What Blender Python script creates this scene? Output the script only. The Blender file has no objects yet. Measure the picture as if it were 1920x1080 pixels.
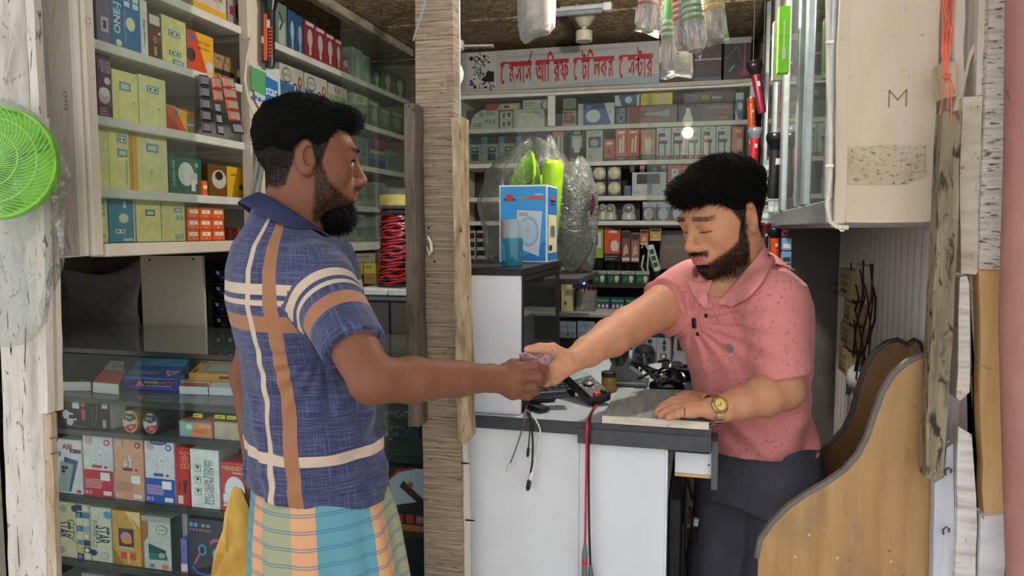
import bpy, bmesh, math, random
import numpy as np
from mathutils import Vector, Matrix
random.seed(7); RNG = np.random.default_rng(7)
SC = bpy.context.scene; COL = SC.collection
# ---------------------------------------------------------------- camera
FPX, YAW, PITCH = 1380.0, math.radians(14.6), math.radians(-4.5)
CAM = np.array([0.0, 0.0, 1.45])
RT = np.array([math.cos(YAW), math.sin(YAW), 0.0])
HF = np.array([-math.sin(YAW), math.cos(YAW), 0.0])
UZ = np.array([0.0, 0.0, 1.0])
FW = math.cos(PITCH)*HF + math.sin(PITCH)*UZ
UP = -math.sin(PITCH)*HF + math.cos(PITCH)*UZ
cd = bpy.data.cameras.new('camera'); co = bpy.data.objects.new('camera', cd); COL.objects.link(co)
cd.sensor_width = 36.0; cd.lens = FPX/1920*36.0; cd.clip_start = .02
co.matrix_world = Matrix(((RT[0], UP[0], -FW[0], CAM[0]), (RT[1], UP[1], -FW[1], CAM[1]), (RT[2], UP[2], -FW[2], CAM[2]), (0, 0, 0, 1)))
SC.camera = co
# ---------------------------------------------------------------- world, exposure
wd = bpy.data.worlds.new('world'); SC.world = wd; wd.use_nodes = True
bg = wd.node_tree.nodes['Background']; bg.inputs[0].default_value = (.93, .965, 1.0, 1); bg.inputs[1].default_value = 1.0
# sun from behind the row of stalls: the roof shades the shop front, the street beyond it is sunlit and throws light back
sd = bpy.data.lights.new('sun', 'SUN'); sd.energy = 4.5; sd.angle = math.radians(2); sd.color = (1, .96, .9); so_ = bpy.data.objects.new('sun', sd); COL.objects.link(so_); so_.rotation_euler = (math.radians(-36), math.radians(8), 0)
SC.view_settings.view_transform = 'Standard'; SC.view_settings.look = 'None'
SC.view_settings.gamma = 1.0; SC.view_settings.use_curve_mapping = False
SC.view_settings.exposure = 0.58
SC.cycles.max_bounces = 10; SC.cycles.transparent_max_bounces = 24; SC.cycles.sample_clamp_indirect = 4.0
# ---------------------------------------------------------------- rays: a picture point on a plane of the shop
def ray(x, y): return FW + RT*(x-960)/FPX + UP*(540-y)/FPX
def atY(x, y, Y): d = ray(x, y); return CAM + d*(Y/d[1])
def atX(x, y, X): d = ray(x, y); return CAM + d*(X/d[0])
def atZ(x, y, Z): d = ray(x, y); return CAM + d*((Z-CAM[2])/d[2])
def atD(x, y, D): return CAM + ray(x, y)*D
# ---------------------------------------------------------------- colours and materials
def lin(h):
    if not isinstance(h, str): return tuple(h)
    h = h.lstrip('#'); c = [int(h[i:i+2], 16)/255 for i in (0, 2, 4)]
    return tuple(((x+.055)/1.055)**2.4 if x > .04045 else x/12.92 for x in c)
MATS = {}
def nodes_of(m):
    m.use_nodes = True; nt = m.node_tree; return nt, nt.nodes, nt.links, nt.nodes['Principled BSDF']
def C(h, rough=.55, metal=0.0, var=.12, alpha=None, emit=0, spec=.4, trans=0):
    """plain coloured surface with a little procedural mottling"""
    k = (h, rough, metal, var, emit, spec, trans)
    if k in MATS: return MATS[k]
    m = bpy.data.materials.new('surface_%s' % h); nt, N, L, b = nodes_of(m); c = lin(h)
    b.inputs['Roughness'].default_value = rough; b.inputs['Metallic'].default_value = metal
    b.inputs['Specular IOR Level'].default_value = spec; b.inputs['Transmission Weight'].default_value = trans
    b.inputs['Base Color'].default_value = (*c, 1)
    if emit:
        b.inputs['Emission Color'].default_value = (*c, 1); b.inputs['Emission Strength'].default_value = emit
    elif var:
        n = N.new('ShaderNodeTexNoise'); n.inputs['Scale'].default_value = 38; n.inputs['Detail'].default_value = 4
        r = N.new('ShaderNodeValToRGB'); r.color_ramp.elements[0].position = .3; r.color_ramp.elements[1].position = .7
        r.color_ramp.elements[0].color = (*[x*(1-var) for x in c], 1); r.color_ramp.elements[1].color = (*[min(1, x*(1+var)) for x in c], 1)
        t = N.new('ShaderNodeTexCoord'); L.new(t.outputs['Object'], n.inputs['Vector']); L.new(n.outputs[0], r.inputs[0]); L.new(r.outputs[0], b.inputs['Base Color'])
    MATS[k] = m; return m
def wear(name, stops, scale=(8, 8, 8), detail=6, rough=.8, bump=.3, dist=.003, speck=None, speck2=None, lac=2.0):
    """weathered surface: stretched noise through a ramp, up to two layers of specks / stains, and fine relief"""
    if name in MATS: return MATS[name]
    m = bpy.data.materials.new(name); nt, N, L, b = nodes_of(m); b.inputs['Roughness'].default_value = rough
    b.inputs['Specular IOR Level'].default_value = .25
    t = N.new('ShaderNodeTexCoord')
    def noise(sc, det, dd=0):
        mp = N.new('ShaderNodeMapping'); mp.inputs['Scale'].default_value = sc; L.new(t.outputs['Object'], mp.inputs[0])
        n = N.new('ShaderNodeTexNoise'); n.inputs['Scale'].default_value = 1; n.inputs['Detail'].default_value = det; n.inputs['Roughness'].default_value = .6
        n.inputs['Distortion'].default_value = dd; n.inputs['Lacunarity'].default_value = lac
        L.new(mp.outputs[0], n.inputs['Vector']); return n
    n = noise(scale, detail)
    r = N.new('ShaderNodeValToRGB'); e = r.color_ramp.elements
    while len(e) < len(stops): e.new(.5)
    for i, (p, c) in enumerate(stops): e[i].position = p; e[i].color = (*lin(c), 1)
    L.new(n.outputs[0], r.inputs[0]); out = r.outputs[0]; hgt = n.outputs[0]
    for s in (speck, speck2):
        if s:
            sc, lo, hi, c = s[:4]; n2 = noise(sc, 5, s[4] if len(s) > 4 else .4)
            r2 = N.new('ShaderNodeValToRGB'); r2.color_ramp.elements[0].position = lo; r2.color_ramp.elements[1].position = hi
            L.new(n2.outputs[0], r2.inputs[0]); mx = N.new('ShaderNodeMix'); mx.data_type = 'RGBA'
            L.new(r2.outputs[0], mx.inputs[0]); L.new(out, mx.inputs[6]); mx.inputs[7].default_value = (*lin(c), 1); out = mx.outputs[2]
    L.new(out, b.inputs['Base Color'])
    if bump:
        bp = N.new('ShaderNodeBump'); bp.inputs['Strength'].default_value = bump; bp.inputs['Distance'].default_value = dist
        L.new(hgt, bp.inputs['Height']); L.new(bp.outputs[0], b.inputs['Normal'])
    MATS[name] = m; return m
def glass(name, tint='e8f4ee', refl=1.0, opac=.04, rough=.02):
    """thin window pane: clear with a Fresnel gloss and a film of dust"""
    if name in MATS: return MATS[name]
    m = bpy.data.materials.new(name); m.use_nodes = True; nt = m.node_tree; N, L = nt.nodes, nt.links; N.clear()
    o = N.new('ShaderNodeOutputMaterial'); tr = N.new('ShaderNodeBsdfTransparent'); tr.inputs[0].default_value = (*lin(tint), 1)
    gl = N.new('ShaderNodeBsdfGlossy'); gl.inputs['Roughness'].default_value = rough; df = N.new('ShaderNodeBsdfDiffuse'); df.inputs[0].default_value = (*lin('c8d0cc'), 1)
    fr = N.new('ShaderNodeFresnel'); gm = N.new('ShaderNodeNewGeometry'); ir = N.new('ShaderNodeMapRange'); ir.inputs[3].default_value = 1.45; ir.inputs[4].default_value = 1/1.45; L.new(gm.outputs['Backfacing'], ir.inputs[0]); L.new(ir.outputs[0], fr.inputs[0]); mu = N.new('ShaderNodeMath'); mu.operation = 'MULTIPLY'; mu.inputs[1].default_value = refl
    L.new(fr.outputs[0], mu.inputs[0]); a = N.new('ShaderNodeMixShader'); L.new(mu.outputs[0], a.inputs[0]); L.new(tr.outputs[0], a.inputs[1]); L.new(gl.outputs[0], a.inputs[2])
    b = N.new('ShaderNodeMixShader'); b.inputs[0].default_value = opac; L.new(a.outputs[0], b.inputs[1]); L.new(df.outputs[0], b.inputs[2]); L.new(b.outputs[0], o.inputs[0])
    MATS[name] = m; return m
def film(name, tint='f4f8f8', opac=.12, refl=1.6, rough=.12):
    """crinkled clear plastic film"""
    if name in MATS: return MATS[name]
    m = glass(name, tint, refl, opac, rough); nt = m.node_tree; N, L = nt.nodes, nt.links
    n = N.new('ShaderNodeTexNoise'); n.inputs['Scale'].default_value = 45; n.inputs['Detail'].default_value = 5; n.inputs['Distortion'].default_value = 1.5
    t = N.new('ShaderNodeTexCoord'); L.new(t.outputs['Object'], n.inputs['Vector'])
    bp = N.new('ShaderNodeBump'); bp.inputs['Strength'].default_value = .9; bp.inputs['Distance'].default_value = .012; L.new(n.outputs[0], bp.inputs['Height'])
    for x in list(N):
        if x.type in ('BSDF_GLOSSY', 'BSDF_DIFFUSE'): L.new(bp.outputs[0], x.inputs['Normal'])
        if x.type == 'FRESNEL': L.new(bp.outputs[0], x.inputs['Normal'])
    return m
# ---------------------------------------------------------------- meshes
WL = {}
class MB:
    def __init__(s): s.v = []; s.f = []; s.m = []; s.n = 0
    def add(s, vs, fs, mi=0):
        k = s.n; s.v += [tuple(map(float, p)) for p in vs]; s.n += len(vs); s.f += [tuple(i+k for i in f) for f in fs]; s.m += [mi]*len(fs); return s
    def box(s, lo, hi, mi=0, c=0):
        lo = np.minimum(lo, hi) if False else np.array(lo, float); hi = np.array(hi, float); a = np.minimum(lo, hi); b = np.maximum(lo, hi)
        return s.obox((a+b)/2, np.diag((b-a)/2), mi, c)
    def obox(s, cen, ax, mi=0, c=0):
        """box from centre and three half-axis vectors, optional chamfer c"""
        cen = np.array(cen, float); ax = np.array(ax, float)
        if not c:
            vs = [cen+ax[0]*i+ax[1]*j+ax[2]*k for i in (-1, 1) for j in (-1, 1) for k in (-1, 1)]
            fl = [(0, 1, 3, 2), (4, 6, 7, 5), (0, 4, 5, 1), (2, 3, 7, 6), (0, 2, 6, 4), (1, 5, 7, 3)]
            if np.linalg.det(ax) < 0: fl = [f[::-1] for f in fl]
            return s.add(vs, fl, mi)
        ln = np.linalg.norm(ax, axis=1); c = min(c, ln.min()*.9); u = ax/ln[:, None]; vs = []; idx = {}
        for i in (-1, 1):
            for j in (-1, 1):
                for k in (-1, 1):
                    for d in range(3):
                        q = [ln[0]-c, ln[1]-c, ln[2]-c]; q[d] = ln[d]
                        idx[(i, j, k, d)] = len(vs); vs.append(cen+u[0]*i*q[0]+u[1]*j*q[1]+u[2]*k*q[2])
        fs = []
        for d in range(3):
            a, b = (d+1) % 3, (d+2) % 3
            for sg in (-1, 1):
                q = []
                for (p, r) in ((-1, -1), (1, -1), (1, 1), (-1, 1)):
                    key = [0, 0, 0]; key[d] = sg; key[a] = p; key[b] = r; q.append(idx[(*key, d)])
                fs.append(tuple(q if sg > 0 else q[::-1]))
            for p in (-1, 1):
                for r in (-1, 1):
                    k0 = [0, 0, 0]; k0[a] = p; k0[b] = r; k0[d] = -1; k1 = list(k0); k1[d] = 1
                    q = [idx[(*k0, a)], idx[(*k1, a)], idx[(*k1, b)], idx[(*k0, b)]]
                    fs.append(tuple(q if p*r < 0 else q[::-1]))
        for i in (-1, 1):
            for j in (-1, 1):
                for k in (-1, 1):
                    q = [idx[(i, j, k, d)] for d in range(3)]; fs.append(tuple(q if i*j*k > 0 else q[::-1]))
        if np.linalg.det(ax) < 0: fs = [f[::-1] for f in fs]
        return s.add(vs, fs, mi)
    def prism(s, pts, off, mi=0):
        """flat outline (3-D points) pushed along off"""
        pts = [np.array(p, float) for p in pts]; off = np.array(off, float); n = len(pts)
        nr = sum((np.cross(pts[i], pts[(i+1) % n]) for i in range(n)), np.zeros(3))
        if nr @ off > 0: pts = pts[::-1]
        return s.add(pts+[p+off for p in pts], [tuple(range(n)), tuple(range(2*n-1, n-1, -1))]+[(i, i+n, (i+1) % n+n, (i+1) % n) for i in range(n)], mi)
    def tube(s, pts, r, n=8, mi=0, cap=True, ell=None):
        pts = [np.array(p, float) for p in pts]; m = len(pts); rs = r if hasattr(r, '__len__') else [r]*m; k = None; vs = []
        for i in range(m):
            t = pts[min(i+1, m-1)]-pts[max(i-1, 0)]; t = t/(np.linalg.norm(t)+1e-12)
            if k is None:
                k = np.cross(t, (0, 0, 1.)); k = np.array((1., 0, 0)) if np.linalg.norm(k) < 1e-3 else k
            k = k-t*(k@t); k /= np.linalg.norm(k)+1e-12; q = np.cross(t, k); e = ell or (1, 1)
            vs += [pts[i]+rs[i]*(k*e[0]*math.cos(2*math.pi*j/n)+q*e[1]*math.sin(2*math.pi*j/n)) for j in range(n)]
        fs = [(i*n+j, i*n+(j+1) % n, (i+1)*n+(j+1) % n, (i+1)*n+j) for i in range(m-1) for j in range(n)]
        if cap: fs += [tuple(range(n-1, -1, -1)), tuple(range((m-1)*n, m*n))]
        return s.add(vs, fs, mi)
    def lathe(s, prof, cen, ax=(0, 0, 1), n=20, mi=0, e=(1, 1)):
        """profile [(radius, height)] turned about an axis"""
        ax = np.array(ax, float); ax /= np.linalg.norm(ax); k = np.cross(ax, (0, 0, 1.))
        if np.linalg.norm(k) < 1e-3: k = np.array((1., 0, 0))
        k /= np.linalg.norm(k); q = np.cross(ax, k); cen = np.array(cen, float)
        vs = [cen+ax*h+max(r, 1e-5)*(k*e[0]*math.cos(2*math.pi*j/n)+q*e[1]*math.sin(2*math.pi*j/n)) for r, h in prof for j in range(n)]; m = len(prof)
        fs = [(i*n+j, i*n+(j+1) % n, (i+1)*n+(j+1) % n, (i+1)*n+j) for i in range(m-1) for j in range(n)]
        fs += [tuple(range(n-1, -1, -1)), tuple(range((m-1)*n, m*n))]
        return s.add(vs, fs, mi)
    def bld(s, name, mats, parent=None, smooth=False, origin=None, kind=None):
        v = np.array(s.v)
        o = np.array(origin, float) if origin is not None else np.array([(v[:, 0].min()+v[:, 0].max())/2, (v[:, 1].min()+v[:, 1].max())/2, v[:, 2].min()])
        me = bpy.data.meshes.new(name); me.from_pydata([tuple(p) for p in v-o], [], s.f)
        for m in (mats if isinstance(mats, (list, tuple)) else [mats]): me.materials.append(m)
        me.polygons.foreach_set('material_index', s.m)
        if smooth:
            me.polygons.foreach_set('use_smooth', [True]*len(s.f))
            if smooth != 'all': me.set_sharp_from_angle(angle=math.radians(40))
        me.update(); return link(name, me, o, parent, kind)
def link(name, me, o, parent=None, kind=None):
    ob = bpy.data.objects.new(name, me); COL.objects.link(ob); WL[ob.name] = np.array(o, float)
    if parent is not None: ob.parent = parent; ob.location = tuple(np.array(o)-WL[parent.name])
    else: ob.location = tuple(o)
    if kind: ob['kind'] = kind
    return ob
def tag(o, label, cat, group=None):
    o['label'] = label; o['category'] = cat
    if group: o['group'] = group
    return o
def empty(name, loc, label, cat, group=None):
    o = link(name, None, loc); o.empty_display_size = .05; return tag(o, label, cat, group)
def struct(o): o['kind'] = 'structure'; return o
# ---------------------------------------------------------------- lettering
TXT = {}
def textmesh(s, bold=0):
    if (s, bold) in TXT: return TXT[(s, bold)]
    cu = bpy.data.curves.new('lettering', 'FONT'); cu.body = s; cu.resolution_u = 2; cu.offset = bold; cu.fill_mode = 'FRONT'
    ob = bpy.data.objects.new('lettering', cu); COL.objects.link(ob); bpy.context.view_layer.update()
    me = bpy.data.meshes.new_from_object(ob.evaluated_get(bpy.context.evaluated_depsgraph_get()))
    v = np.array([p.co[:2] for p in me.vertices]) if len(me.vertices) else np.zeros((0, 2)); f = [tuple(p.vertices) for p in me.polygons]
    bpy.data.objects.remove(ob); bpy.data.curves.remove(cu); bpy.data.meshes.remove(me); TXT[(s, bold)] = (v, f); return v, f
class Face:
    """flat face: o lower-left corner, U and V full edge vectors, n outward"""
    def __init__(s, o, U, V): s.o = np.array(o, float); s.U = np.array(U, float); s.V = np.array(V, float); s.n = np.cross(s.U, s.V); s.n /= np.linalg.norm(s.n)
    def p(s, u, v, e): return s.o+s.U*u+s.V*v+s.n*e
def prints(mb, mats, face, items, base=.0004):
    """flat print: r rectangle, e ellipse, p polygon, t text, l line, x filler lines of unreadable small print"""
    asp = np.linalg.norm(face.U)/np.linalg.norm(face.V); e = base
    def mi(c):
        m = C(c, .5, 0, 0)
        if m not in mats: mats.append(m)
        return mats.index(m)
    for it in items:
        e += .00012; k = it[0]
        if k == 'r':
            _, a, b, c, d, h = it; mb.add([face.p(a, b, e), face.p(c, b, e), face.p(c, d, e), face.p(a, d, e)], [(0, 1, 2, 3)], mi(h))
        elif k == 'e':
            _, cu, cv, ru, rv, h = it; n = 16
            mb.add([face.p(cu+ru*math.cos(2*math.pi*i/n), cv+rv*math.sin(2*math.pi*i/n), e) for i in range(n)], [tuple(range(n))], mi(h))
        elif k == 'p':
            _, ps, h = it; ar = sum(ps[i][0]*ps[(i+1) % len(ps)][1]-ps[(i+1) % len(ps)][0]*ps[i][1] for i in range(len(ps)))
            q = ps if ar > 0 else ps[::-1]; mb.add([face.p(u, v, e) for u, v in q], [tuple(range(len(q)))], mi(h))
        elif k == 'l':
            _, ps, w, h = it
            for (a, b), (c, d) in zip(ps, ps[1:]):
                dx, dy = (c-a)*asp, d-b; ll = math.hypot(dx, dy)+1e-9; nx, ny = -dy/ll*w/2/asp, dx/ll*w/2
                mb.add([face.p(a-nx, b-ny, e), face.p(c-nx, d-ny, e), face.p(c+nx, d+ny, e), face.p(a+nx, b+ny, e)], [(0, 3, 2, 1)], mi(h))
        elif k == 't':                                     # text, centre u,v, height (share of V), colour, max width (share of U), quarter turns
            _, s_, cu, cv, hh, h = it[:6]; mw = it[6] if len(it) > 6 else 9; rot = it[7] if len(it) > 7 else 0; v, f = textmesh(s_, it[8] if len(it) > 8 else 0.0)
            if not len(v): continue
            lo, hi = v.min(0), v.max(0); w = v-(lo+hi)/2; sz = hi-lo
            if rot in (0, 2): sv = hh/max(sz[1], 1e-3); su = sv/asp; su = min(su, mw/max(sz[0], 1e-3))
            else: su = hh/asp/max(sz[1], 1e-3); sv = hh/max(sz[1], 1e-3); sv = min(sv, mw/max(sz[0], 1e-3))
            P_ = []
            for x, y in w:
                if rot == 0: u, vv = x*su, y*sv
                elif rot == 1: u, vv = -y*su, x*sv
                elif rot == 2: u, vv = -x*su, -y*sv
                else: u, vv = y*su, -x*sv
                P_.append(face.p(cu+u, cv+vv, e))
            mb.add(P_, f, mi(h))
        elif k == 'x':                                     # rows of fine print
            _, a, b, c, d, rows, h = it; st = (d-b)/rows; rr = random.Random(rows*7+int(a*99))
            for i in range(rows):
                v0 = b+i*st+st*.25; w = (c-a)*rr.uniform(.6, 1)
                mb.add([face.p(a, v0, e), face.p(a+w, v0, e), face.p(a+w, v0+st*.4, e), face.p(a, v0+st*.4, e)], [(0, 1, 2, 3)], mi(h))
def decorate(parent, face, items, name='print', base=.0004):
    mb = MB(); mats = []; prints(mb, mats, face, items, base)
    return mb.bld(name, mats, parent) if mb.v else None
def carton(name, label, cat, x0, y0, x1, y1, plane, val, depth, col, items=(), z=None, side=None, sitems=None, group=None, rough=.45, ch=.0012, ztop=None, yaw=0):
    """printed box whose front spans a picture rectangle on a plane of the shop: Y (faces the street), X (left wall, faces the shop), x (right wall)"""
    xm, ym = (x0+x1)/2, (y0+y1)/2; fn = atY if plane == 'Y' else atX
    a, b = fn(x0, ym, val), fn(x1, ym, val); zt = fn(xm, y0, val)[2] if ztop is None else ztop; zb = fn(xm, y1, val)[2] if z is None else z
    if plane == 'Y': o = np.array([a[0], val, zb]); U = np.array([b[0]-a[0], 0, 0]); back = np.array([0, depth, 0])
    elif plane == 'X': o = np.array([val, a[1], zb]); U = np.array([0, b[1]-a[1], 0]); back = np.array([-depth, 0, 0])
    else: o = np.array([val, a[1], zb]); U = np.array([0, b[1]-a[1], 0]); back = np.array([depth, 0, 0])
    Vv = np.array([0, 0, zt-zb])
    if yaw:
        cy, sy = math.cos(math.radians(yaw)), math.sin(math.radians(yaw)); R = np.array([[cy, -sy, 0], [sy, cy, 0], [0, 0, 1]]); m = o+U/2; U = R@U; back = R@back; o = m-U/2
    mb = MB(); mb.obox(o+U/2+Vv/2+back/2, [U/2, back/2, Vv/2], 0, ch); ob = mb.bld(name, C(col, rough)); tag(ob, label, cat, group)
    its = list(items)
    if its or side or sitems:
        pm = MB(); mats = []
        if its: prints(pm, mats, Face(o, U, Vv), its)
        if pm.v: pm.bld('print', mats, ob)
        if side or sitems: decorate(ob, Face(o+U, back, Vv), ([('r', .01, .01, .99, .99, side)] if side else [])+list(sitems or []), 'side_print')
    return ob
# the shop's own bulb, hung from the ceiling just above the picture
def led_bulb(loc, watts):
    o = empty('led_bulb', loc, 'glowing LED bulb hanging from the shop ceiling', 'bulb')
    mb = MB(); mb.lathe([(.012, .06), (.014, .03), (.03, .0), (.034, -.02), (.028, -.045), (.012, -.056), (0, -.058)], loc, (0, 0, 1), 20); mb.bld('globe', C('fff6e8', .4, 0, 0, None, 6.0), o, True)
    mb = MB(); mb.lathe([(.013, .06), (.016, .062), (.016, .1), (.02, .104), (.02, .13)], loc, (0, 0, 1), 16); mb.bld('holder', C('d8d4cc', .5), o, True)
    mb = MB(); mb.tube([np.array(loc)+[0, 0, .13], (loc[0], loc[1], 2.37)], .003, 6); mb.bld('cord', C('d8d4cc', .5), o)
    ld = bpy.data.lights.new('bulb_light', 'POINT'); ld.energy = watts; ld.color = (1, .95, .86); ld.shadow_soft_size = .035; lo = bpy.data.objects.new('bulb_light', ld); COL.objects.link(lo); lo.parent = o; lo.location = (0, 0, -.1)
led_bulb((-.12, 2.05, 2.2), 22.0)
# ================================================================ the setting
WHITEWASH = wear('whitewashed_wood', [(.25, 'a99c8e'), (.45, 'd3c8bb'), (.75, 'e6dfd6')], (14, 14, 3), 7, .85, .35, .004, ((60, 60, 14), .59, .67, '5d5248', 1.2), ((9, 9, 3), .6, .75, '9a8874'))
CREAM = wear('cream_painted_board', [(.3, 'cdbfae'), (.6, 'd9cdbd'), (.9, 'e2d8ca')], (5, 5, 2), 5, .7, .12, .002, ((38, 38, 20), .68, .74, '6a5c4c', .3), ((5, 5, 9), .68, .85, 'b19a7c'))
STAINED = wear('stained_cream_board', [(.3, 'cbb59c'), (.6, 'dac9b3'), (.9, 'e3d6c4')], (6, 6, 2), 5, .75, .15, .002, ((130, 130, 80), .66, .74, '5c4e38', .8), ((7, 7, 14), .62, .8, '9a845f', .6))
SAWN = wear('rough_sawn_timber', [(.2, '4d4135'), (.42, '93806a'), (.58, 'b9a388'), (.8, 'd6c2a6')], (7, 7, 280), 7, .9, 1.0, .006, ((30, 30, 330), .6, .68, '40362b', .2), ((14, 14, 5), .6, .78, '6d5b46', .6))
SAWNW = wear('peeling_sawn_plank', [(.25, '8d8174'), (.42, 'c6bbae'), (.7, 'e2dad0')], (7, 7, 130), 7, .9, .8, .005, ((50, 50, 200), .55, .64, '6a5d4f', .3), ((12, 12, 16), .64, .8, '8b7c68', 1))
CRACK = wear('cracked_white_plank', [(.3, 'a89c90'), (.5, 'cfc7bd'), (.8, 'e0dad2')], (18, 18, 4), 7, .85, .6, .005, ((55, 55, 5), .62, .66, '3b352f', 1.0), ((40, 40, 30), .60, .70, '7d7266', 1.2))
MOSSY = wear('mossy_brown_plank', [(.25, '4a4234'), (.45, '83755f'), (.65, '9c9078'), (.9, 'b7ab95')], (40, 40, 5), 8, .9, .9, .008, ((60, 60, 20), .53, .64, '3a3328', .8), ((16, 16, 6), .62, .8, '77784f', .5))
DARKWOOD = wear('grey_dark_plank', [(.3, '453c33'), (.55, '6e6254'), (.85, '8a7d6c')], (30, 30, 6), 7, .9, .8, .006, ((70, 70, 30), .62, .72, '2c2620', .5))
RAWTAN = wear('raw_tan_plank', [(.3, 'b98f5c'), (.5, 'c9a16c'), (.8, 'd8b684')], (22, 22, 3), 6, .75, .2, .002, ((30, 30, 60), .66, .76, '96703f', .2))
EDGEWOOD = wear('raw_edge_wood', [(.3, 'a08a70'), (.55, 'c3ae93'), (.85, 'd9c9b2')], (60, 60, 9), 7, .9, .6, .004, ((60, 60, 60), .66, .72, '6b563f', .5))
PINK = wear('pink_painted_post', [(.3, '96665c'), (.55, 'ab7a6e'), (.85, 'bd948a')], (9, 9, 4), 6, .8, .25, .004, ((30, 30, 20), .66, .72, '5b463c', 1), ((8, 8, 3), .66, .75, 'c9bdb6'))
SHELFW = wear('white_shelf_board', [(.3, 'c4c2ba'), (.6, 'd6d5ce'), (.9, 'e2e1dc')], (12, 12, 12), 4, .55, .05, .001, ((40, 40, 40), .7, .76, '77716a', .4))
BACKB = wear('grey_back_board', [(.3, '8f8a80'), (.6, 'a6a197'), (.9, 'b5b0a6')], (9, 9, 9), 4, .7, .1, .002, ((50, 50, 50), .68, .75, '5f584e'))
LAMIN = wear('white_laminate', [(.3, 'cfd0d2'), (.6, 'd9dadd'), (.9, 'e0e1e4')], (4, 4, 4), 4, .4, 0, .001, ((26, 26, 34), .69, .8, '8f8f90', 1.4))
DARKED = C('3a3a3e', .5, 0, .2)
BLACK = C('17171a', .5, 0, .2)
GLASS = glass('clear_pane')
GLASSG = glass('greenish_pane', 'f4f7f4', .6, .03)
def plank(name, label, pts, Y, thick, mat, cat='plank', parent=None, jit=.0016, kind=None, group=None):
    """timber whose face follows an outline on the plane Y, with a slightly ragged sawn edge"""
    P = [atY(x, y, Y) for x, y in pts]; q = []
    for (x, y), p in zip(pts, P):
        if y > 1085: p[2] = 0.0
        if y < -5: p[2] = 2.63
    for a, b in zip(P, P[1:]+P[:1]):
        n = max(1, int(np.linalg.norm(b-a)/.045))
        for i in range(n):
            t = i/n; p = a+(b-a)*t
            if i: p = p+np.array([random.uniform(-jit, jit), 0, random.uniform(-jit, jit)])
            q.append(p)
    mb = MB(); mb.prism(q, (0, thick, 0)); ob = mb.bld(name, mat, parent)
    if parent is None:
        if kind: ob['kind'] = kind
        ob['label'] = label; ob['category'] = cat
        if group: ob['group'] = group
    return ob
def slab(name, lo, hi, mat, parent=None, c=0): return MB().box(lo, hi, 0, c).bld(name, mat, parent)
# ground and floor
struct(slab('ground', (-9, -9, -.06), (9, 1.5, -.001), wear('street_ground', [(.3, '9d978d'), (.6, 'b3ada3'), (.9, 'c4beb5')], (3, 3, 3), 6, .95, .3, .01)))
FLOORM = wear('patterned_floor_vinyl', [(.36, '3d2a26'), (.45, '6b4b3c'), (.5, '557c7c'), (.56, '8ba5a0'), (.62, '58413a')], (11, 11, 11), 2, .5, 0, .001, ((30, 30, 30), .6, .64, '9f6a58', 1.5))
struct(slab('floor', (-2.4, 1.5, -.06), (.95, 4.0, 0), FLOORM))
WALLM = wear('dark_plank_wall', [(.3, '6b6257'), (.6, '877d70'), (.9, '9a9083')], (5, 5, 40), 5, .85, .3, .004)
struct(slab('wall_back', (-2.4, 3.9, 0), (.95, 3.96, 2.62), WALLM))
struct(slab('wall_left', (-2.36, 1.5, 0), (-2.3, 3.9, 2.62), WALLM))
# right wall: upright corrugations of a white painted sheet, each rib a piece
wr = struct(slab('wall_right', (.512, 1.52, 0), (.56, 3.9, 2.62), WALLM))
RIBM = wear('white_corrugated_sheet', [(.3, 'cfcac8'), (.6, 'e2dfdd'), (.9, 'ecebea')], (25, 25, 3), 6, .6, .2, .002, ((50, 50, 20), .68, .74, '4d423b', .6), ((18, 18, 2), .64, .78, 'a8977f'))
y = 1.56
while y < 2.98:
    w = random.uniform(.058, .07); g = .008; mb = MB(); n = 6
    prof = [(y+g/2+(w-g)*i/n, -.014*math.sin(math.pi*i/n)**.6) for i in range(n+1)]
    mb.prism([(.505+d, yy, .02) for yy, d in prof]+[(.512, y+w-g/2, .02), (.512, y+g/2, .02)], (0, 0, 1.47))
    mb.bld('corrugation', RIBM, wr, smooth=True); y += w
# ceiling: printed brown boards in strips with dark joints, and battens
CEILM = wear('brown_printed_ceiling_board', [(.3, '8a765c'), (.42, 'b9a380'), (.5, '94805f'), (.58, 'c0a986'), (.75, 'a8936f')], (6, 9, 6), 3, .7, .05, .001, ((16, 26, 16), .5, .53, '6e5d46', 3.0), ((14, 20, 14), .61, .63, '7a6850', 2.5), 2.6)
ce = struct(slab('ceiling', (-2.36, 1.5, 2.385), (.56, 3.96, 2.42), C('2a241e', .9)))
for i, (a, b) in enumerate([(1.52, 1.98), (1.99, 2.42), (2.43, 2.83), (2.84, 3.16), (3.17, 3.46), (3.47, 3.78), (3.79, 3.9)]):
    slab('board', (-1.80, a, 2.366+.004*(i % 2)), (.505, b, 2.386), CEILM, ce, .003)
for x in (-.60, .22): MB().box((x-.012, 2.5, 2.352), (x+.012, 3.85, 2.367), 0, .002).bld('batten', C('4f4536', .8), ce)
# roof sheet that runs out over the street as an awning
struct(slab('roof', (-3.2, .55, 2.64), (2.2, 4.05, 2.67), C('7d8186', .5, .6)))
struct(slab('trim_1', (-2.36, 1.5, 2.40), (.56, 1.53, 2.64), WALLM))
# neighbouring stalls close the row on both sides of the opening
struct(slab('wall_neighbour_left', (-3.2, 1.5, 0), (-1.86, 1.56, 2.64), WHITEWASH))
struct(slab('wall_neighbour_right', (.56, 1.5, 0), (2.2, 1.56, 2.64), C('3a342e', .9)))  # dark colour stands in for the shadow between the right posts
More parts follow.
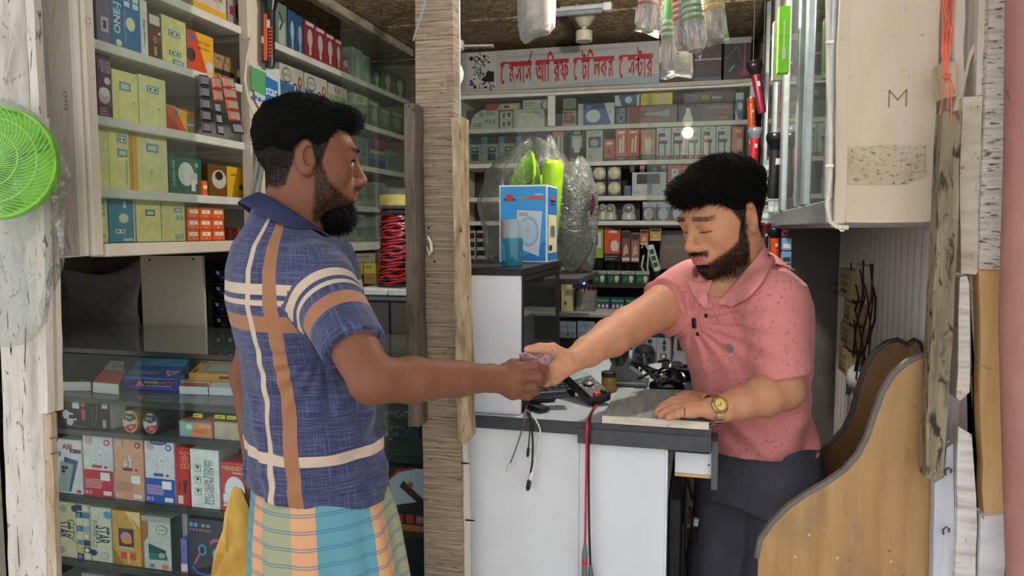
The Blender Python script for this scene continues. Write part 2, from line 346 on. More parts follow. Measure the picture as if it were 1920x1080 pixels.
# ---------------------------------------------------------------- timber at the shop's opening
plank('timber_post', 'broad whitewashed timber post with black cracks behind the green fan guard', [(-14, -12), (46, -12), (56, 200), (73, 470), (81, 700), (75, 1092), (10, 1092), (6, 800), (-2, 560), (-12, 300)], 1.402, .02, CRACK, 'post')
plank('batten', 'narrow cream batten nailed beside the cabinet with a bolt plate', [(47, -12), (60, -12), (74, 215), (84, 480), (89, 775), (72, 775), (67, 430), (57, 200)], 1.372, .02, WHITEWASH, 'batten')
plank('board_offcut', 'smooth cream offcut board standing under the cabinet corner', [(88, 340), (99, 340), (108, 640), (110, 770), (93, 772), (89, 560)], 1.405, .014, CREAM, 'board')
plank('sawn_plank', 'raw tan sawn plank with bent nails beside the glass showcase', [(80, 772), (96, 776), (98, 1092), (80, 1092)], 1.385, .015, EDGEWOOD, 'plank')
for i, (x, y, dx) in enumerate([(106, 822, 9), (107, 851, 12)]):
    a = atY(x-12, y, 1.386); b = atY(x+dx-6, y-3, 1.37); c = atY(x+dx-8, y+4, 1.36); mb = MB(); mb.tube([a, b, c], .0016, 6)
    tag(mb.bld('nail', C('5b4a3c', .6, .7)), ['upper bent rusty nail in the raw tan plank', 'lower bent rusty nail in the raw tan plank'][i], 'nail')
mp = plank('timber_post', 'rough sawn middle timber post standing between the two men', [(781, -12), (848, -12), (851, 330), (850, 560), (862, 800), (872, 1092), (806, 1092), (790, 700), (780, 400)], 1.42, .034, SAWN, 'post', jit=.001)
wd_ = MB(); wd_.tube([atY(798, 450, 1.416), atY(803, 445, 1.41), atY(808, 455, 1.409), atY(809, 470, 1.41), atY(805, 478, 1.414), atY(800, 462, 1.415)], [.001, .003, .003, .0035, .002, .001], 6); wd_.bld('splinter', C('e6dfd2', .8), mp, True)
for x, y in [(804, 427), (815, 490)]: wd_ = MB(); wd_.lathe([(.0024, 0), (.0024, .0015), (0, .002)], atY(x, y, 1.4205), (0, -1, 0), 8); wd_.bld('nail', C('1d1714', .8), mp)
plank('batten', 'dark grey weathered batten on the street side of the middle post', [(758, 195), (776, 193), (780, 420), (786, 800), (765, 800), (760, 500)], 1.368, .048, DARKWOOD, 'batten')
plank('batten', 'short brown splintered batten between the middle post and the white counter cabinet', [(846, 222), (866, 219), (868, 450), (874, 640), (880, 822), (870, 834), (858, 828), (852, 500)], 1.372, .045, wear('splintered_batten', [(.25, '5d4a33'), (.45, '9a8362'), (.7, 'c7b393')], (50, 50, 12), 8, .9, 1, .008, ((60, 60, 30), .6, .7, '47382a', .7)), 'batten')
plank('thin_strip', 'thin cream wood strip running down the edge of the white counter panel', [(862, 800), (868, 800), (872, 900), (882, 1092), (876, 1092), (866, 930)], 1.438, .03, CREAM, 'strip')
for i, (x, y) in enumerate([(866, 868), (876, 975)]):
    mb = MB(); mb.tube([atY(x-2, y, 1.44), atY(x+10, y+1, 1.40), atY(x+14, y+1, 1.395)], [.0024, .0016, .001], 6); tag(mb.bld('nail', C('2e2925', .6, .6)), ['upper nail sticking out by the white counter panel', 'lower nail sticking out by the white counter panel'][i], 'nail')
cp = MB(); cp.tube([atY(857, -12, 1.47)*[1, 1, 0]+[0, 0, 2.37], atY(857, -12, 1.47), atY(858, 120, 1.47), atY(859, 226, 1.47)], .0062, 10); tag(cp.bld('conduit_pipe', C('c3c6c8', .4), None, True), 'pale grey plastic conduit down the side of the middle post', 'pipe')
mb = MB(); mb.tube([atY(801, -10, 1.405), atY(793, 22, 1.40), atY(784, 48, 1.402), atY(775, 76, 1.41)], [.0035, .003, .003, .002], 6); tag(mb.bld('plastic_strip', film('grey_strip', 'aeb8bd', .5)), 'thin grey plastic strip tied to the top of the middle post', 'strip')
# right-hand timbers
plank('leaning_plank', 'long leaning brown plank with mossy grain beside the plywood chair', [(1768, 208), (1802, 210), (1797, 420), (1786, 640), (1770, 890), (1758, 903), (1735, 896), (1745, 650), (1757, 430), (1762, 300)], 1.40, .04, MOSSY, 'plank')
plank('wood_block', 'small pale wood block wedged beside the red threads', [(1764, 118), (1792, 115), (1797, 122), (1796, 180), (1768, 184)], 1.43, .05, EDGEWOOD, 'block')
plank('thin_lath', 'thin pale twisted lath behind the red threads', [(1792, -12), (1806, -12), (1806, 90), (1809, 150), (1802, 205), (1790, 208), (1797, 150), (1790, 110)], 1.445, .012, CREAM, 'lath')
plank('thin_lath', 'second pale lath splaying away towards the sawn plank', [(1826, 82), (1831, 82), (1818, 120), (1808, 170), (1803, 210), (1797, 210), (1806, 150), (1816, 100)], 1.452, .012, CREAM, 'lath')
plank('timber_post', 'smooth cream timber post in the upper corner beside the sawn plank', [(1829, -12), (1853, -12), (1847, 178), (1830, 180)], 1.435, .05, CREAM, 'post')
plank('sawn_plank', 'speckled cream plank with red paint stains under the cream timber', [(1806, 182), (1843, 180), (1838, 400), (1834, 508), (1830, 515), (1802, 512), (1800, 380)], 1.425, .05, wear('speckled_red_stain', [(.3, 'b9a991'), (.55, 'd3c6b2'), (.85, 'e0d6c6')], (14, 14, 40), 7, .9, .6, .005, ((70, 70, 50), .62, .7, '5e4c38', .8), ((22, 22, 16), .7, .74, 'b3332a', 1.0)), 'plank')
plank('sawn_plank', 'tall whitewashed sawn plank above the new tan board', [(1856, -12), (1903, -12), (1896, 300), (1891, 505), (1836, 505), (1842, 300), (1850, 120)], 1.415, .05, SAWNW, 'plank')
plank('sawn_plank', 'fresh tan board nailed beside the pink post', [(1836, 506), (1893, 504), (1890, 800), (1888, 966), (1846, 966), (1840, 820)], 1.42, .03, RAWTAN, 'plank')
plank('sawn_plank', 'narrow white sawn plank with red specks under the speckled plank', [(1800, 520), (1813, 518), (1817, 530), (1818, 735), (1800, 752), (1793, 745), (1797, 640)], 1.415, .04, wear('white_red_specks', [(.3, 'b9ab9a'), (.55, 'd9cfc3'), (.85, 'e8e2da')], (10, 10, 110), 7, .9, .7, .005, ((60, 60, 120), .62, .7, '7d6a58', .3), ((40, 40, 30), .72, .75, 'b8453a', .8)), 'plank')
plank('timber_post', 'white painted upright behind the fresh tan board', [(1818, 516), (1836, 516), (1842, 820), (1846, 966), (1830, 1092), (1846, 1092), (1846, 970)], 1.456, .03, CRACK, 'post')
plank('sawn_plank', 'white peeling plank with red paint scratches at the foot of the posts', [(1797, 800), (1822, 815), (1832, 990), (1836, 1092), (1799, 1092), (1795, 940)], 1.418, .03, wear('white_peeling_red', [(.3, 'b4aaa0'), (.55, 'dcd6d0'), (.85, 'ebe8e5')], (12, 12, 70), 7, .9, .7, .005, ((60, 60, 14), .63, .71, '5d5048', 1), ((26, 26, 40), .71, .745, 'c24a3b', 1)), 'plank')
plank('sawn_plank', 'bluish white split plank with two bent staples beside the chair', [(1753, 905), (1770, 895), (1775, 840), (1788, 832), (1790, 1000), (1792, 1092), (1758, 1092)], 1.432, .024, wear('bluish_white_plank', [(.3, 'a6a8ae'), (.55, 'c9cbd2'), (.85, 'dcdde3')], (30, 30, 3), 7, .8, .5, .004, ((60, 60, 8), .66, .72, '4a443e', 1)), 'plank')
plank('sawn_plank', 'white board with a red splash below the fresh tan board', [(1840, 968), (1890, 966), (1888, 1092), (1842, 1092)], 1.41, .04, wear('white_red_splash', [(.3, 'c3c0bd'), (.55, 'dcdbda'), (.85, 'e8e8e9')], (8, 8, 30), 6, .8, .3, .003, ((30, 30, 14), .66, .7, 'cf5f4c', 1), ((50, 50, 90), .68, .74, '9a8f86', .5)), 'plank')
for i, (x, y) in enumerate([(1776, 882), (1772, 993)]):
    mb = MB(); mb.tube([atY(x-3, y+9, 1.428), atY(x-4, y, 1.42), atY(x+2, y-5, 1.418), atY(x+8, y-1, 1.42), atY(x+7, y+4, 1.428)], .0016, 6); tag(mb.bld('staple', C('6a5f5c', .5, .7), None, True), ['upper bent wire staple in the bluish white plank', 'lower bent wire staple in the bluish white plank'][i], 'staple')
pp = MB(); pts_ = [atY(1927, -20, 1.36), atY(1924, 300, 1.36), atY(1917, 600, 1.36), atY(1920, 900, 1.36), atY(1925, 1100, 1.36)]; pp.tube([pts_[0]*[1, 1, 0]+[0, 0, 2.63]]+pts_+[pts_[-1]*[1, 1, 0]], [.03, .03, .031, .033, .03, .029, .03], 18); tag(pp.bld('round_post', PINK, None, 'all'), 'round pink painted post at the edge of the stall front', 'post')
# red twine hanging in the gap
tw = MB(); rr = random.Random(3)
for i in range(17):
    x0 = 1764+rr.uniform(0, 26); xm = 1776+rr.uniform(-8, 10); p = [atY(x0, -12, 1.40+rr.uniform(-.008, .008)), atY(xm, 60, 1.395+rr.uniform(-.008, .008)), atY(xm-3, 95, 1.395), atY(1773+rr.uniform(-3, 3), 140, 1.40)]
    tw.tube(p, .0013, 5)
for x0, x1, y1 in [(1772, 1762, 215), (1776, 1776, 205), (1778, 1790, 175), (1774, 1784, 235)]: tw.tube([atY(x0, 140, 1.40), atY((x0+x1)/2+4, 165, 1.395), atY(x1, y1, 1.4)], .0012, 5)
tw.tube([atY(1768, 142, 1.395), atY(1775, 147, 1.39), atY(1780, 140, 1.395)], .004, 6)
tag(tw.bld('twine_bundle', C('d66a56', .7), None, True), 'bundle of coral red twine hanging beside the stained cabinet end', 'twine')
# shadow in the gaps between the right posts is painted into wall_neighbour_right
# ================================================================ furniture
# ---- left wall cabinet
LX = -1.46; LZ = [1.417, 1.555, 1.735, 1.92, 2.105]
lc = empty('wall_cabinet', (-1.62, 2.5, 1.38), 'cream painted wall cabinet with sliding glass along the side of the shop', 'cabinet')
plank('front_board', '', [(62, -12), (160, -12), (163, 480), (112, 484), (102, 235)], 1.5, .02, CREAM, parent=lc)
fb = MB(); fb.box((-1.478, 1.486, 1.386), (-1.463, 1.52, 2.38), 0, .003); fb.bld('molding', CREAM, lc)
fb = MB(); fb.box((-1.462, 1.492, 1.386), (-1.449, 1.524, 2.38), 0, .003); fb.bld('molding', CREAM, lc)
fb = MB(); fb.box((-1.5, 1.526, 1.383), (-1.44, 2.14, 1.416), 0, .003); fb.bld('bottom_rail', CREAM, lc)
fb = MB(); fb.box((-1.5, 2.215, 1.36), (-1.445, 3.56, 1.395), 0, .003); fb.bld('bottom_rail', SHELFW, lc)
fb = MB(); fb.box((-1.475, 2.14, 1.36), (-1.436, 2.215, 2.38), 0, .004); fb.bld('upright', CREAM, lc)
slab('back_panel', (-1.797, 1.52, 1.38), (-1.785, 3.56, 2.38), BACKB, lc)
slab('bottom_board', (-1.785, 1.52, 1.385), (-1.5, 3.56, 1.40), SHELFW, lc)
slab('end_panel', (-1.785, 1.5, 1.386), (-1.5, 1.518, 2.38), BACKB, lc)
for z in LZ[1:]:
    for a, b in ((1.526, 2.138), (2.217, 3.55)): slab('shelf', (-1.785, a, z-.024), (LX, b, z), SHELFW, lc, .002)
fb = MB(); fb.box((-1.49, 2.217, 2.325), (-1.44, 3.56, 2.362), 0, .005); fb.bld('top_rail', wear('dusty_top_rail', [(.3, '6f6350'), (.5, '9d937f'), (.8, 'b9b2a2')], (30, 9, 30), 6, .9, .5, .004), lc)
fb = MB(); fb.box((-1.454, 1.53, 1.418), (-1.450, 1.885, 2.37)); fb.bld('glass_pane', GLASSG, lc)
fb = MB(); fb.box((-1.453, 2.80, 1.396), (-1.449, 3.54, 2.325)); fb.bld('glass_pane', GLASSG, lc)
rg = MB(); c0 = atY(167, 40, 1.484); rg.tube([c0+np.array([.008*math.cos(t), -.004, .008*math.sin(t)]) for t in np.linspace(.3, 5.9, 12)], .002, 6); rg.bld('latch_ring', C('b9b0a4', .4, .5), lc, True)
bt = MB(); c0 = atY(82, 240, 1.388); bt.obox(c0, [(.014, 0, 0), (0, .004, 0), (.002, 0, .022)], 0, .002); tag(bt.bld('hinge_plate', WHITEWASH), 'cream painted hinge plate with a bolt above the fan guard', 'hinge')
bt = MB(); bt.lathe([(.007, 0), (.007, .004), (.004, .006)], c0+np.array([.002, -.004, -.002]), (0, -1, 0), 12); bt.bld('bolt', C('c9c3bb', .5, .3), bpy.data.objects['hinge_plate'], True)
decorate(lc, Face(atY(112, 228, 1.4995), (.07, 0, 0), (0, 0, .1)), [('t', 'E66/63', .3, .5, .12, '5a5450', .9, 1)], 'pencil_writing')
# ---- back cabinet with open shelves, and what carries the signboard
BY = 3.6; BZ = [1.495, 1.615, 1.784, 1.958]
bc = empty('shelf_unit', (-.5, 3.72, 1.40), 'pale shelf unit along the back wall under the red lettered signboard', 'shelf')
for z in BZ: slab('shelf', (-1.22, BY, z-.022), (.19, 3.86, z), SHELFW, bc, .002)
slab('top_board', (-1.22, BY-.02, 2.105), (.23, 3.86, 2.138), SHELFW, bc, .002)
slab('back_panel', (-1.22, 3.86, .98), (.23, 3.875, 2.12), C('3b3a38', .8), bc)
slab('mullion', (-.755, BY-.012, BZ[3]), (-.718, BY+.012, 2.105), SHELFW, bc, .002)
slab('upright', (-1.24, BY, 1.40), (-1.215, 3.86, 2.12), SHELFW, bc, .002)
slab('upright', (.19, BY-.005, 1.40), (.215, 3.86, 2.12), SHELFW, bc, .002)
slab('hanging_rail', (-.6, 3.76, 1.463), (.19, 3.86, 1.475), SHELFW, bc)
for zz in (1.186, 1.047): slab('shelf', (-.66, 3.58, zz-.015), (.19, 3.86, zz), C('3a322d', .6), bc)
fb = MB(); fb.box((-1.21, BY-.006, BZ[2]), (-.25, BY-.002, 2.105)); fb.bld('glass_pane', GLASSG, bc)
fb = MB(); fb.box((-.27, BY-.013, BZ[0]), (.19, BY-.009, 2.105)); fb.bld('glass_pane', GLASSG, bc)
cb = MB(); cb.tube([atY(862, 176, 3.575), atY(950, 172, 3.574), atY(1030, 170, 3.575), atY(1140, 164, 3.574), atY(1260, 160, 3.574), atY(1360, 155, 3.575), atY(1408, 150, 3.575)], .0085, 8); tag(cb.bld('cable_trunking', C('b9b3a5', .6), None, True), 'dusty cream cable run along the rail under the signboard', 'cable')
# ---- right wall cabinet
RX = .235
rc = empty('wall_cabinet', (.34, 2.3, 1.45), 'glazed aluminium wall cabinet above the plywood chair with a stained board end', 'cabinet')
plank('end_board', '', [(1590, -12), (1757, -12), (1757, 150), (1754, 385), (1749, 408), (1742, 416), (1585, 417), (1586, 200)], 1.5, .02, STAINED, parent=rc)
plank('corner_batten', '', [(1566, -12), (1589, -12), (1584, 418), (1565, 420)], 1.499, .02, STAINED, parent=rc)
plank('stain_patch', '', [(1590, 274), (1735, 272), (1736, 330), (1700, 345), (1590, 346)], 1.4985, .0015, wear('dark_speckled_stain', [(.3, 'b39f82'), (.6, 'cdbda4'), (.9, 'd8cbb5')], (9, 9, 9), 5, .8, .15, .002, ((110, 110, 160), .54, .68, '6a5d48', .8), ((10, 10, 10), .55, .8, '8a7a5c', .6)), parent=rc)
slab('bottom_board', (.236, 1.53, 1.455), (.5, 3.2, 1.468), C('8d8a84', .7), rc)
slab('back_panel', (.49, 1.53, 1.46), (.503, 3.2, 2.37), C('9aa39a', .6), rc)
slab('end_panel', (.24, 1.521, 1.46), (.5, 1.529, 2.37), BACKB, rc)
slab('end_panel', (.24, 3.19, 1.46), (.5, 3.2, 2.37), BACKB, rc)
ALU = C('c3cacc', .28, .75)
slab('bottom_rail', (.226, 1.53, 1.462), (.245, 3.2, 1.508), ALU, rc, .003)
for y0, y1 in ((1.53, 1.556), (1.86, 1.90), (2.02, 2.05), (2.38, 2.45), (2.75, 2.79), (3.15, 3.19)): slab('stile', (.222, y0, 1.508), (.24, y1, 2.37), ALU, rc, .003)
for z in (1.70, 1.93, 2.15): slab('shelf', (.262, 1.56, z-.01), (.488, 3.18, z), C('b7c4bd', .5), rc)
for y0, y1 in ((1.556, 1.86), (2.05, 2.38), (2.45, 2.75), (2.79, 3.15)): MB().box((.231, y0, 1.508), (.234, y1, 2.37)).bld('glass_pane', glass('green_cabinet_pane', 'bcd6c4', 1.6, .06), rc)
decorate(rc, Face(atY(1662, 205, 1.4993), (.036, 0, 0), (0, 0, .036)), [('l', [(.1, .1), (.1, .95), (.5, .45), (.9, .95), (.9, .1)], .05, '6e675e')], 'scratched_letter')
cb = MB(); cb.tube([atY(1552, -12, 1.47), atY(1553, 150, 1.47), atY(1557, 250, 1.47), atY(1556, 330, 1.465), atY(1551, 385, 1.46), atY(1556, 415, 1.455), atY(1568, 425, 1.455), atY(1590, 427, 1.46)], .0042, 8); ccb = tag(cb.bld('cream_cable', C('d8cdb8', .5), None, True), 'cream electric cable clipped down the edge of the stained cabinet end', 'cable')
for x, y in ((1556, 79), (1555, 311)):
    mb = MB(); mb.obox(atY(x, y, 1.462), [(.007, 0, 0), (0, .005, 0), (0, 0, .003)], 0, .001); mb.bld('clip', C('e8e4dc', .4), ccb)
mb = MB(); mb.tube([atY(1573, 428, 1.458), atY(1577, 433, 1.455), atY(1583, 432, 1.455)], .0018, 6); mb.bld('tie', C('e8e4dc', .4), ccb)
# ---- dark partition board at the end of the right wall
struct(slab('wall_partition', (.15, 3.03, 0), (.5, 3.045, 1.452), wear('grey_partition_board', [(.3, '6d6864'), (.6, '7f7a76'), (.9, '8b8783')], (3, 3, 3), 4, .6, .05)))
# ---- glass showcase
GY = 1.65; GZ = [.51, .70, .893, .985, 1.125]
gs = empty('glass_showcase', (-1.2, 1.8, 0), 'glass showcase counter full of phone accessory boxes behind the man in the checked shirt', 'showcase')
slab('glass_top', (-2.2, GY-.005, GZ[4]-.008), (-.645, 2.12, GZ[4]), glass('showcase_top_glass', 'eef4f1', 1.6, .05), gs, .002)
EDGE = C('1e2423', .25, 0, .1)
slab('top_edge', (-2.2, GY-.010, GZ[4]-.012), (-.645, GY-.0055, GZ[4]+.001), EDGE, gs)
for z in GZ[:4]:
    slab('glass_shelf', (-2.2, GY+.006, z-.008), (-.645, 2.11, z), glass('shelf_glass', 'e4ece9', 1.0, .10), gs)
    slab('shelf_edge', (-2.2, GY-.003, z-.014), (-.645, GY+.0055, z+.001), C('39433f', .2, .1, .1), gs, .001)
slab('back_panel', (-2.2, 2.11, .03), (-.645, 2.125, GZ[4]-.01), C('2b2d2c', .6), gs)
slab('base', (-2.2, GY, 0), (-.645, 2.125, .06), C('3a3a3a', .7), gs)
slab('side_panel', (-2.21, GY, .06), (-2.2, 2.125, GZ[4]-.01), C('2f3130', .5), gs)
slab('side_panel', (-.645, GY, .06), (-.635, 2.125, GZ[4]), C('2f3130', .5), gs)
MB().box((-2.2, GY-.012, .06), (-.645, GY-.009, GZ[4]-.014)).bld('front_glass', glass('front_glass', 'f8fbfa', .4, .008), gs)
slab('lower_panel', (-.80, GY-.004, .06), (-.65, GY+.002, .69), C('20242a', .3), gs)
# things behind the showcase, under the cabinet
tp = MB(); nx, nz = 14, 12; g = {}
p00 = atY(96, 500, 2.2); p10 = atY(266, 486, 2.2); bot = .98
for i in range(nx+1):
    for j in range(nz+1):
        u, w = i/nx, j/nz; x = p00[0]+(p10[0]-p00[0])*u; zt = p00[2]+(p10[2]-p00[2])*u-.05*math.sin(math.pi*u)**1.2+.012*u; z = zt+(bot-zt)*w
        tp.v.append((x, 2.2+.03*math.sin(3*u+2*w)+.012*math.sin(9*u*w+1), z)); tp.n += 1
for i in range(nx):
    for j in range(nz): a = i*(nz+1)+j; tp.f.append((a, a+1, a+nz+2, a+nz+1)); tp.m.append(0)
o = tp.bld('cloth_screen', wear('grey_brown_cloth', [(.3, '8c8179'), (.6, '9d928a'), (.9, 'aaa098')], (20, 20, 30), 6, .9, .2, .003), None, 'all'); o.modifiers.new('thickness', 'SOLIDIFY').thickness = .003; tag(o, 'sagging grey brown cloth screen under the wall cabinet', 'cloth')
mb = MB(); mb.prism([atY(263, 480, 2.15), atY(379, 480, 2.15), atY(386, 640, 2.15)*[1, 1, 0]+[0, 0, .9], atY(270, 640, 2.15)*[1, 1, 0]+[0, 0, .9]], (0, .012, 0))
pb = tag(mb.bld('plywood_board', wear('cream_hardboard', [(.3, 'b5a78f'), (.6, 'c6bca9'), (.9, 'cfc8ba')], (3, 3, 3), 5, .7, .05)), 'plain cream hardboard panel behind the showcase beside the cloth screen', 'board')
for x, y in ((281, 487), (362, 486)): mb = MB(); mb.lathe([(.004, 0), (.004, .002), (0, .003)], atY(x, y, 2.15), (0, -1, 0), 8); mb.bld('screw', C('2b2520', .6), pb)
# dark rack of card packets
rk = empty('card_rack', (-1.15, 2.35, 0), 'dark rack of small card packets between the hardboard panel and the shopper', 'rack')
a = atY(387, 490, 2.2); b = atY(432, 640, 2.2)
slab('back_panel', (a[0], 2.33, .0), (b[0]+.1, 2.34, a[2]), BLACK, rk); slab('side_panel', (a[0]-.008, 2.2, .0), (a[0], 2.34, a[2]), BLACK, rk)
for i in range(6): z = .98+i*.056; slab('ledge', (a[0], 2.22, z), (b[0]+.1, 2.33, z+.004), C('26262a', .4), rk)
rr = random.Random(5)
for i in range(6):
    for j in range(2):
        c = np.array([a[0]+.022+j*.036+rr.uniform(-.004, .004), 2.25+.012*j, 1.01+i*.056]); mb = MB(); mb.obox(c, [(.016, .003, 0), (0, .002, .001), (-.002, -.006, .019)], 0, .001)
        o = tag(mb.bld('card_packet', C('23273f', .4)), 'dark blue card packet with a white corner in the black rack, %s row, %s packet' % (['lowest', 'second', 'third', 'fourth', 'fifth', 'top'][i], ['first', 'second'][j]), 'packet', 'card packets in the dark rack')
        decorate(o, Face(c+np.array([-.014, -.0085, -.012]), (.028, .005, 0), (-.003, -.009, .03)), [('r', .1, .55, .5, .95, 'b9bcc4'), ('r', .55, .1, .95, .3, '6a6f88')])
# floor cabinet that carries the wire spool
sp = empty('storage_box', (-.75, 2.3, 0), 'dark brown storage box with two doors and a white top under the wire spool', 'box')
a = atY(684, 552, 2.15); b = atY(800, 657, 2.15)
slab('body', (a[0], 2.155, 0), (b[0], 2.4, a[2]-.004), C('2a2524', .6), sp, .003)
xm = atY(732, 600, 2.15)[0]
for x0, x1 in ((a[0]+.006, xm-.002), (xm+.002, b[0]-.004)): slab('door', (x0, 2.145, b[2]+.01), (x1, 2.156, a[2]-.022), C('4a413e', .5), sp, .003)
for x0, x1 in ((a[0]-.03, xm-.001), (xm+.001, b[0])): slab('top_board', (x0, 2.13, a[2]), (x1, 2.4, a[2]+.02), C('cfd1d3', .4), sp, .003)
slab('edge_strip', (a[0]-.01, 2.14, a[2]-.018), (b[0], 2.15, a[2]-.003), C('4d5657', .3), sp, .002)
SPZ = a[2]+.02
# ---- counter
CZ = 1.05; CY = 1.50
ct = empty('counter_desk', (-.25, 1.8, 0), 'white laminate shop counter with a dark edged top between the two men', 'counter')
wt_ = MB(); wt_.prism([(x, y, CZ) for x, y in ((-.60, CY), (.022, CY), (.022, 1.57), (-.04, 1.63), (-.04, 2.62), (-.60, 2.62))], (0, 0, -.026)); wt_.bld('worktop', C('b9c1c6', .35, 0, .1), ct)
slab('edge_band', (-.60, CY-.004, CZ-.027), (.022, CY-.0002, CZ+.0005), DARKED, ct, .001)
slab('lower_edge_band', (-.2475, CY-.007, CZ-.044), (.0225, CY-.0045, CZ-.012), C('434449', .5, 0, .2), ct, .001)
slab('front_panel', (-.60, CY+.012, 0), (-.247, CY+.028, CZ-.027), LAMIN, ct, .001)
slab('front_panel', (-.2465, CY+.012, 0), (-.066, CY+.028, CZ-.044), LAMIN, ct, .001)
slab('side_panel', (-.082, CY+.03, 0), (-.066, 2.6, CZ-.05), LAMIN, ct, .001)
slab('edge_trim', (-.0665, CY+.010, 0), (-.0635, CY+.03, CZ-.05), C('e4e4e6', .4), ct)
slab('drawer_rail', (-.065, CY+.03, CZ-.058), (.02, 1.58, CZ-.045), BLACK, ct)
dr = MB(); a = atY(1266, 838, 1.54); b = atY(1337, 892, 1.54); dr.box((a[0], 1.54, b[2]), (b[0], 1.555, a[2]), 0, .001); dro = dr.bld('drawer', LAMIN, ct)
dr = MB(); dr.box((a[0], 1.538, b[2]-.006), (b[0], 1.59, b[2]), 0); dr.bld('drawer_bottom', RAWTAN, dro)
c = atY(1341, 828, 1.53); d = atY(1346, 920, 1.53); dr = MB(); dr.box((b[0]-.004, 1.53, d[2]), (b[0]+.009, 1.60, c[2]), 0, .001); dr.bld('drawer_front', C('55565a', .5), dro)
mb = MB(); mb.lathe([(.002, 0), (.002, .001), (0, .0015)], atY(1329, 872, 1.54), (0, -1, 0), 8); mb.bld('screw', BLACK, dro)
# worn board laid on the counter
a0, a1, a2, a3 = (atZ(x, y, CZ+.004) for x, y in ((1133, 783), (1329, 803), (1310, 742), (1160, 738)))
wb = MB(); zt = CZ+.016; q = [np.array([p[0], p[1], CZ+.001]) for p in (a0, a1, a2, a3)]; q[0][1] = q[1][1] = CY-.001; wb.prism(q, (0, 0, .0165))
wbo = tag(wb.bld('worn_board', [wear('worn_grey_board', [(.3, '7f837c'), (.5, '9ba19a'), (.8, 'b3b8b0')], (60, 9, 9), 7, .7, .2, .002, ((70, 14, 14), .62, .75, '5f665f', .5))]), 'worn grey board with pale edge lying on the counter under the watch hand', 'board')
mb = MB(); mb.box((q[0][0], CY-.003, CZ+.0015), (q[1][0], CY-.0012, CZ+.017)); mb.bld('edge_strip', wear('pale_edge', [(.3, 'b9ab93'), (.6, 'd6ccba'), (.9, 'e3dccd')], (20, 20, 60), 5, .8, .2, .002, ((60, 60, 60), .68, .74, '4d4438')), wbo)
# white cabinet standing on the counter with a dark glazed side
wc = empty('counter_cabinet', (-.46, 1.75, CZ), 'white cabinet with a black top and dark glass side standing on the counter', 'cabinet')
WZ = atY(930, 516, 1.52)[2]; WT = atY(930, 503, 1.52)[2]; wx = atY(975, 640, 1.52)[0]
slab('front_panel', (-.59, 1.52, CZ+.0008), (wx, 1.536, WZ), LAMIN, wc, .001)
slab('top_board', (-.59, 1.515, WZ), (wx+.004, 1.97, WT), BLACK, wc, .001)
slab('back_panel', (-.59, 1.95, CZ+.0008), (wx, 1.965, WZ), BLACK, wc)
slab('inner_shelf', (-.585, 1.537, 1.2), (wx-.012, 1.95, 1.21), C('2a2a30', .5), wc)
for p in (((wx-.01, 1.537, CZ+.001), (wx+.002, 1.55, WZ)), ((wx-.01, 1.938, CZ+.001), (wx+.002, 1.95, WZ)), ((wx-.01, 1.55, WZ-.014), (wx+.002, 1.938, WZ)), ((wx-.01, 1.55, CZ+.001), (wx+.002, 1.938, CZ+.02))): slab('door_frame', *p, BLACK, wc, .001)
MB().box((wx-.006, 1.55, CZ+.02), (wx-.002, 1.938, WZ-.014)).bld('glass_pane', glass('dark_blue_pane', '2c3350', 1.4, .03), wc)
decorate(wc, Face(atY(0, 0, 1.5196)*0+np.array([-.59, 1.5198, CZ]), (wx+.59, 0, 0), (0, 0, WZ-CZ)), [('e', .66, .31, .012, .008, '1c1c1e')], 'screw_hole')
# ---- plywood chair
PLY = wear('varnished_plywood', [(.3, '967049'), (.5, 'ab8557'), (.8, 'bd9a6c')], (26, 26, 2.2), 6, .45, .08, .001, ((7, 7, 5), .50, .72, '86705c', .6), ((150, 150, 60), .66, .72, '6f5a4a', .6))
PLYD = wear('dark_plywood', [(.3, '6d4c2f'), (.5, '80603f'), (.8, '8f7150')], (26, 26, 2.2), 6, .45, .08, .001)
ch = empty('plywood_chair', (.25, 1.62, 0), 'varnished plywood armchair with tall curved sides beside the shopkeeper', 'chair')
near = [(1753, 668), (1728, 671), (1703, 682), (1678, 704), (1658, 738), (1643, 780), (1630, 820), (1612, 855), (1585, 885), (1550, 909), (1515, 929), (1480, 953), (1450, 983), (1429, 1014), (1422, 1048), (1420, 1092), (1753, 1092)]
far = [(1728, 660), (1724, 645), (1716, 640), (1708, 646), (1702, 650), (1695, 646), (1684, 640), (1664, 645), (1642, 662), (1624, 692), (1612, 730), (1600, 775), (1585, 806), (1560, 832), (1525, 852), (1490, 880), (1460, 915), (1440, 960), (1438, 1092), (1728, 1092)]
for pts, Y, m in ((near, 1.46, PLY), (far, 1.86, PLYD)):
    P = [atY(x, y, Y) for x, y in pts]
    for (x, y), p in zip(pts, P):
        if y > 1085: p[2] = 0
    mb = MB(); mb.prism(P, (0, .016, 0)); o = mb.bld('side_panel', m, ch)
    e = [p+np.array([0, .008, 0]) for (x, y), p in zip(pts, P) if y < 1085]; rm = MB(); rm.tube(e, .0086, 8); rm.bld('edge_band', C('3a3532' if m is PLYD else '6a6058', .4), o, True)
slab('seat', (.27, 1.476, .43), (.42, 1.86, .45), PLYD, ch, .004)
slab('back_panel', (.395, 1.476, .45), (.41, 1.86, 1.05), PLYD, ch, .004)
for x, y in ((1491, 1044), (1570, 1046), (1671, 1053), (1517, 1003)): mb = MB(); mb.lathe([(.0028, 0), (.0028, .0008), (.001, .0012)], atY(x, y, 1.46), (0, -1, 0), 8); mb.bld('screw', C('d2b48c', .5), ch)
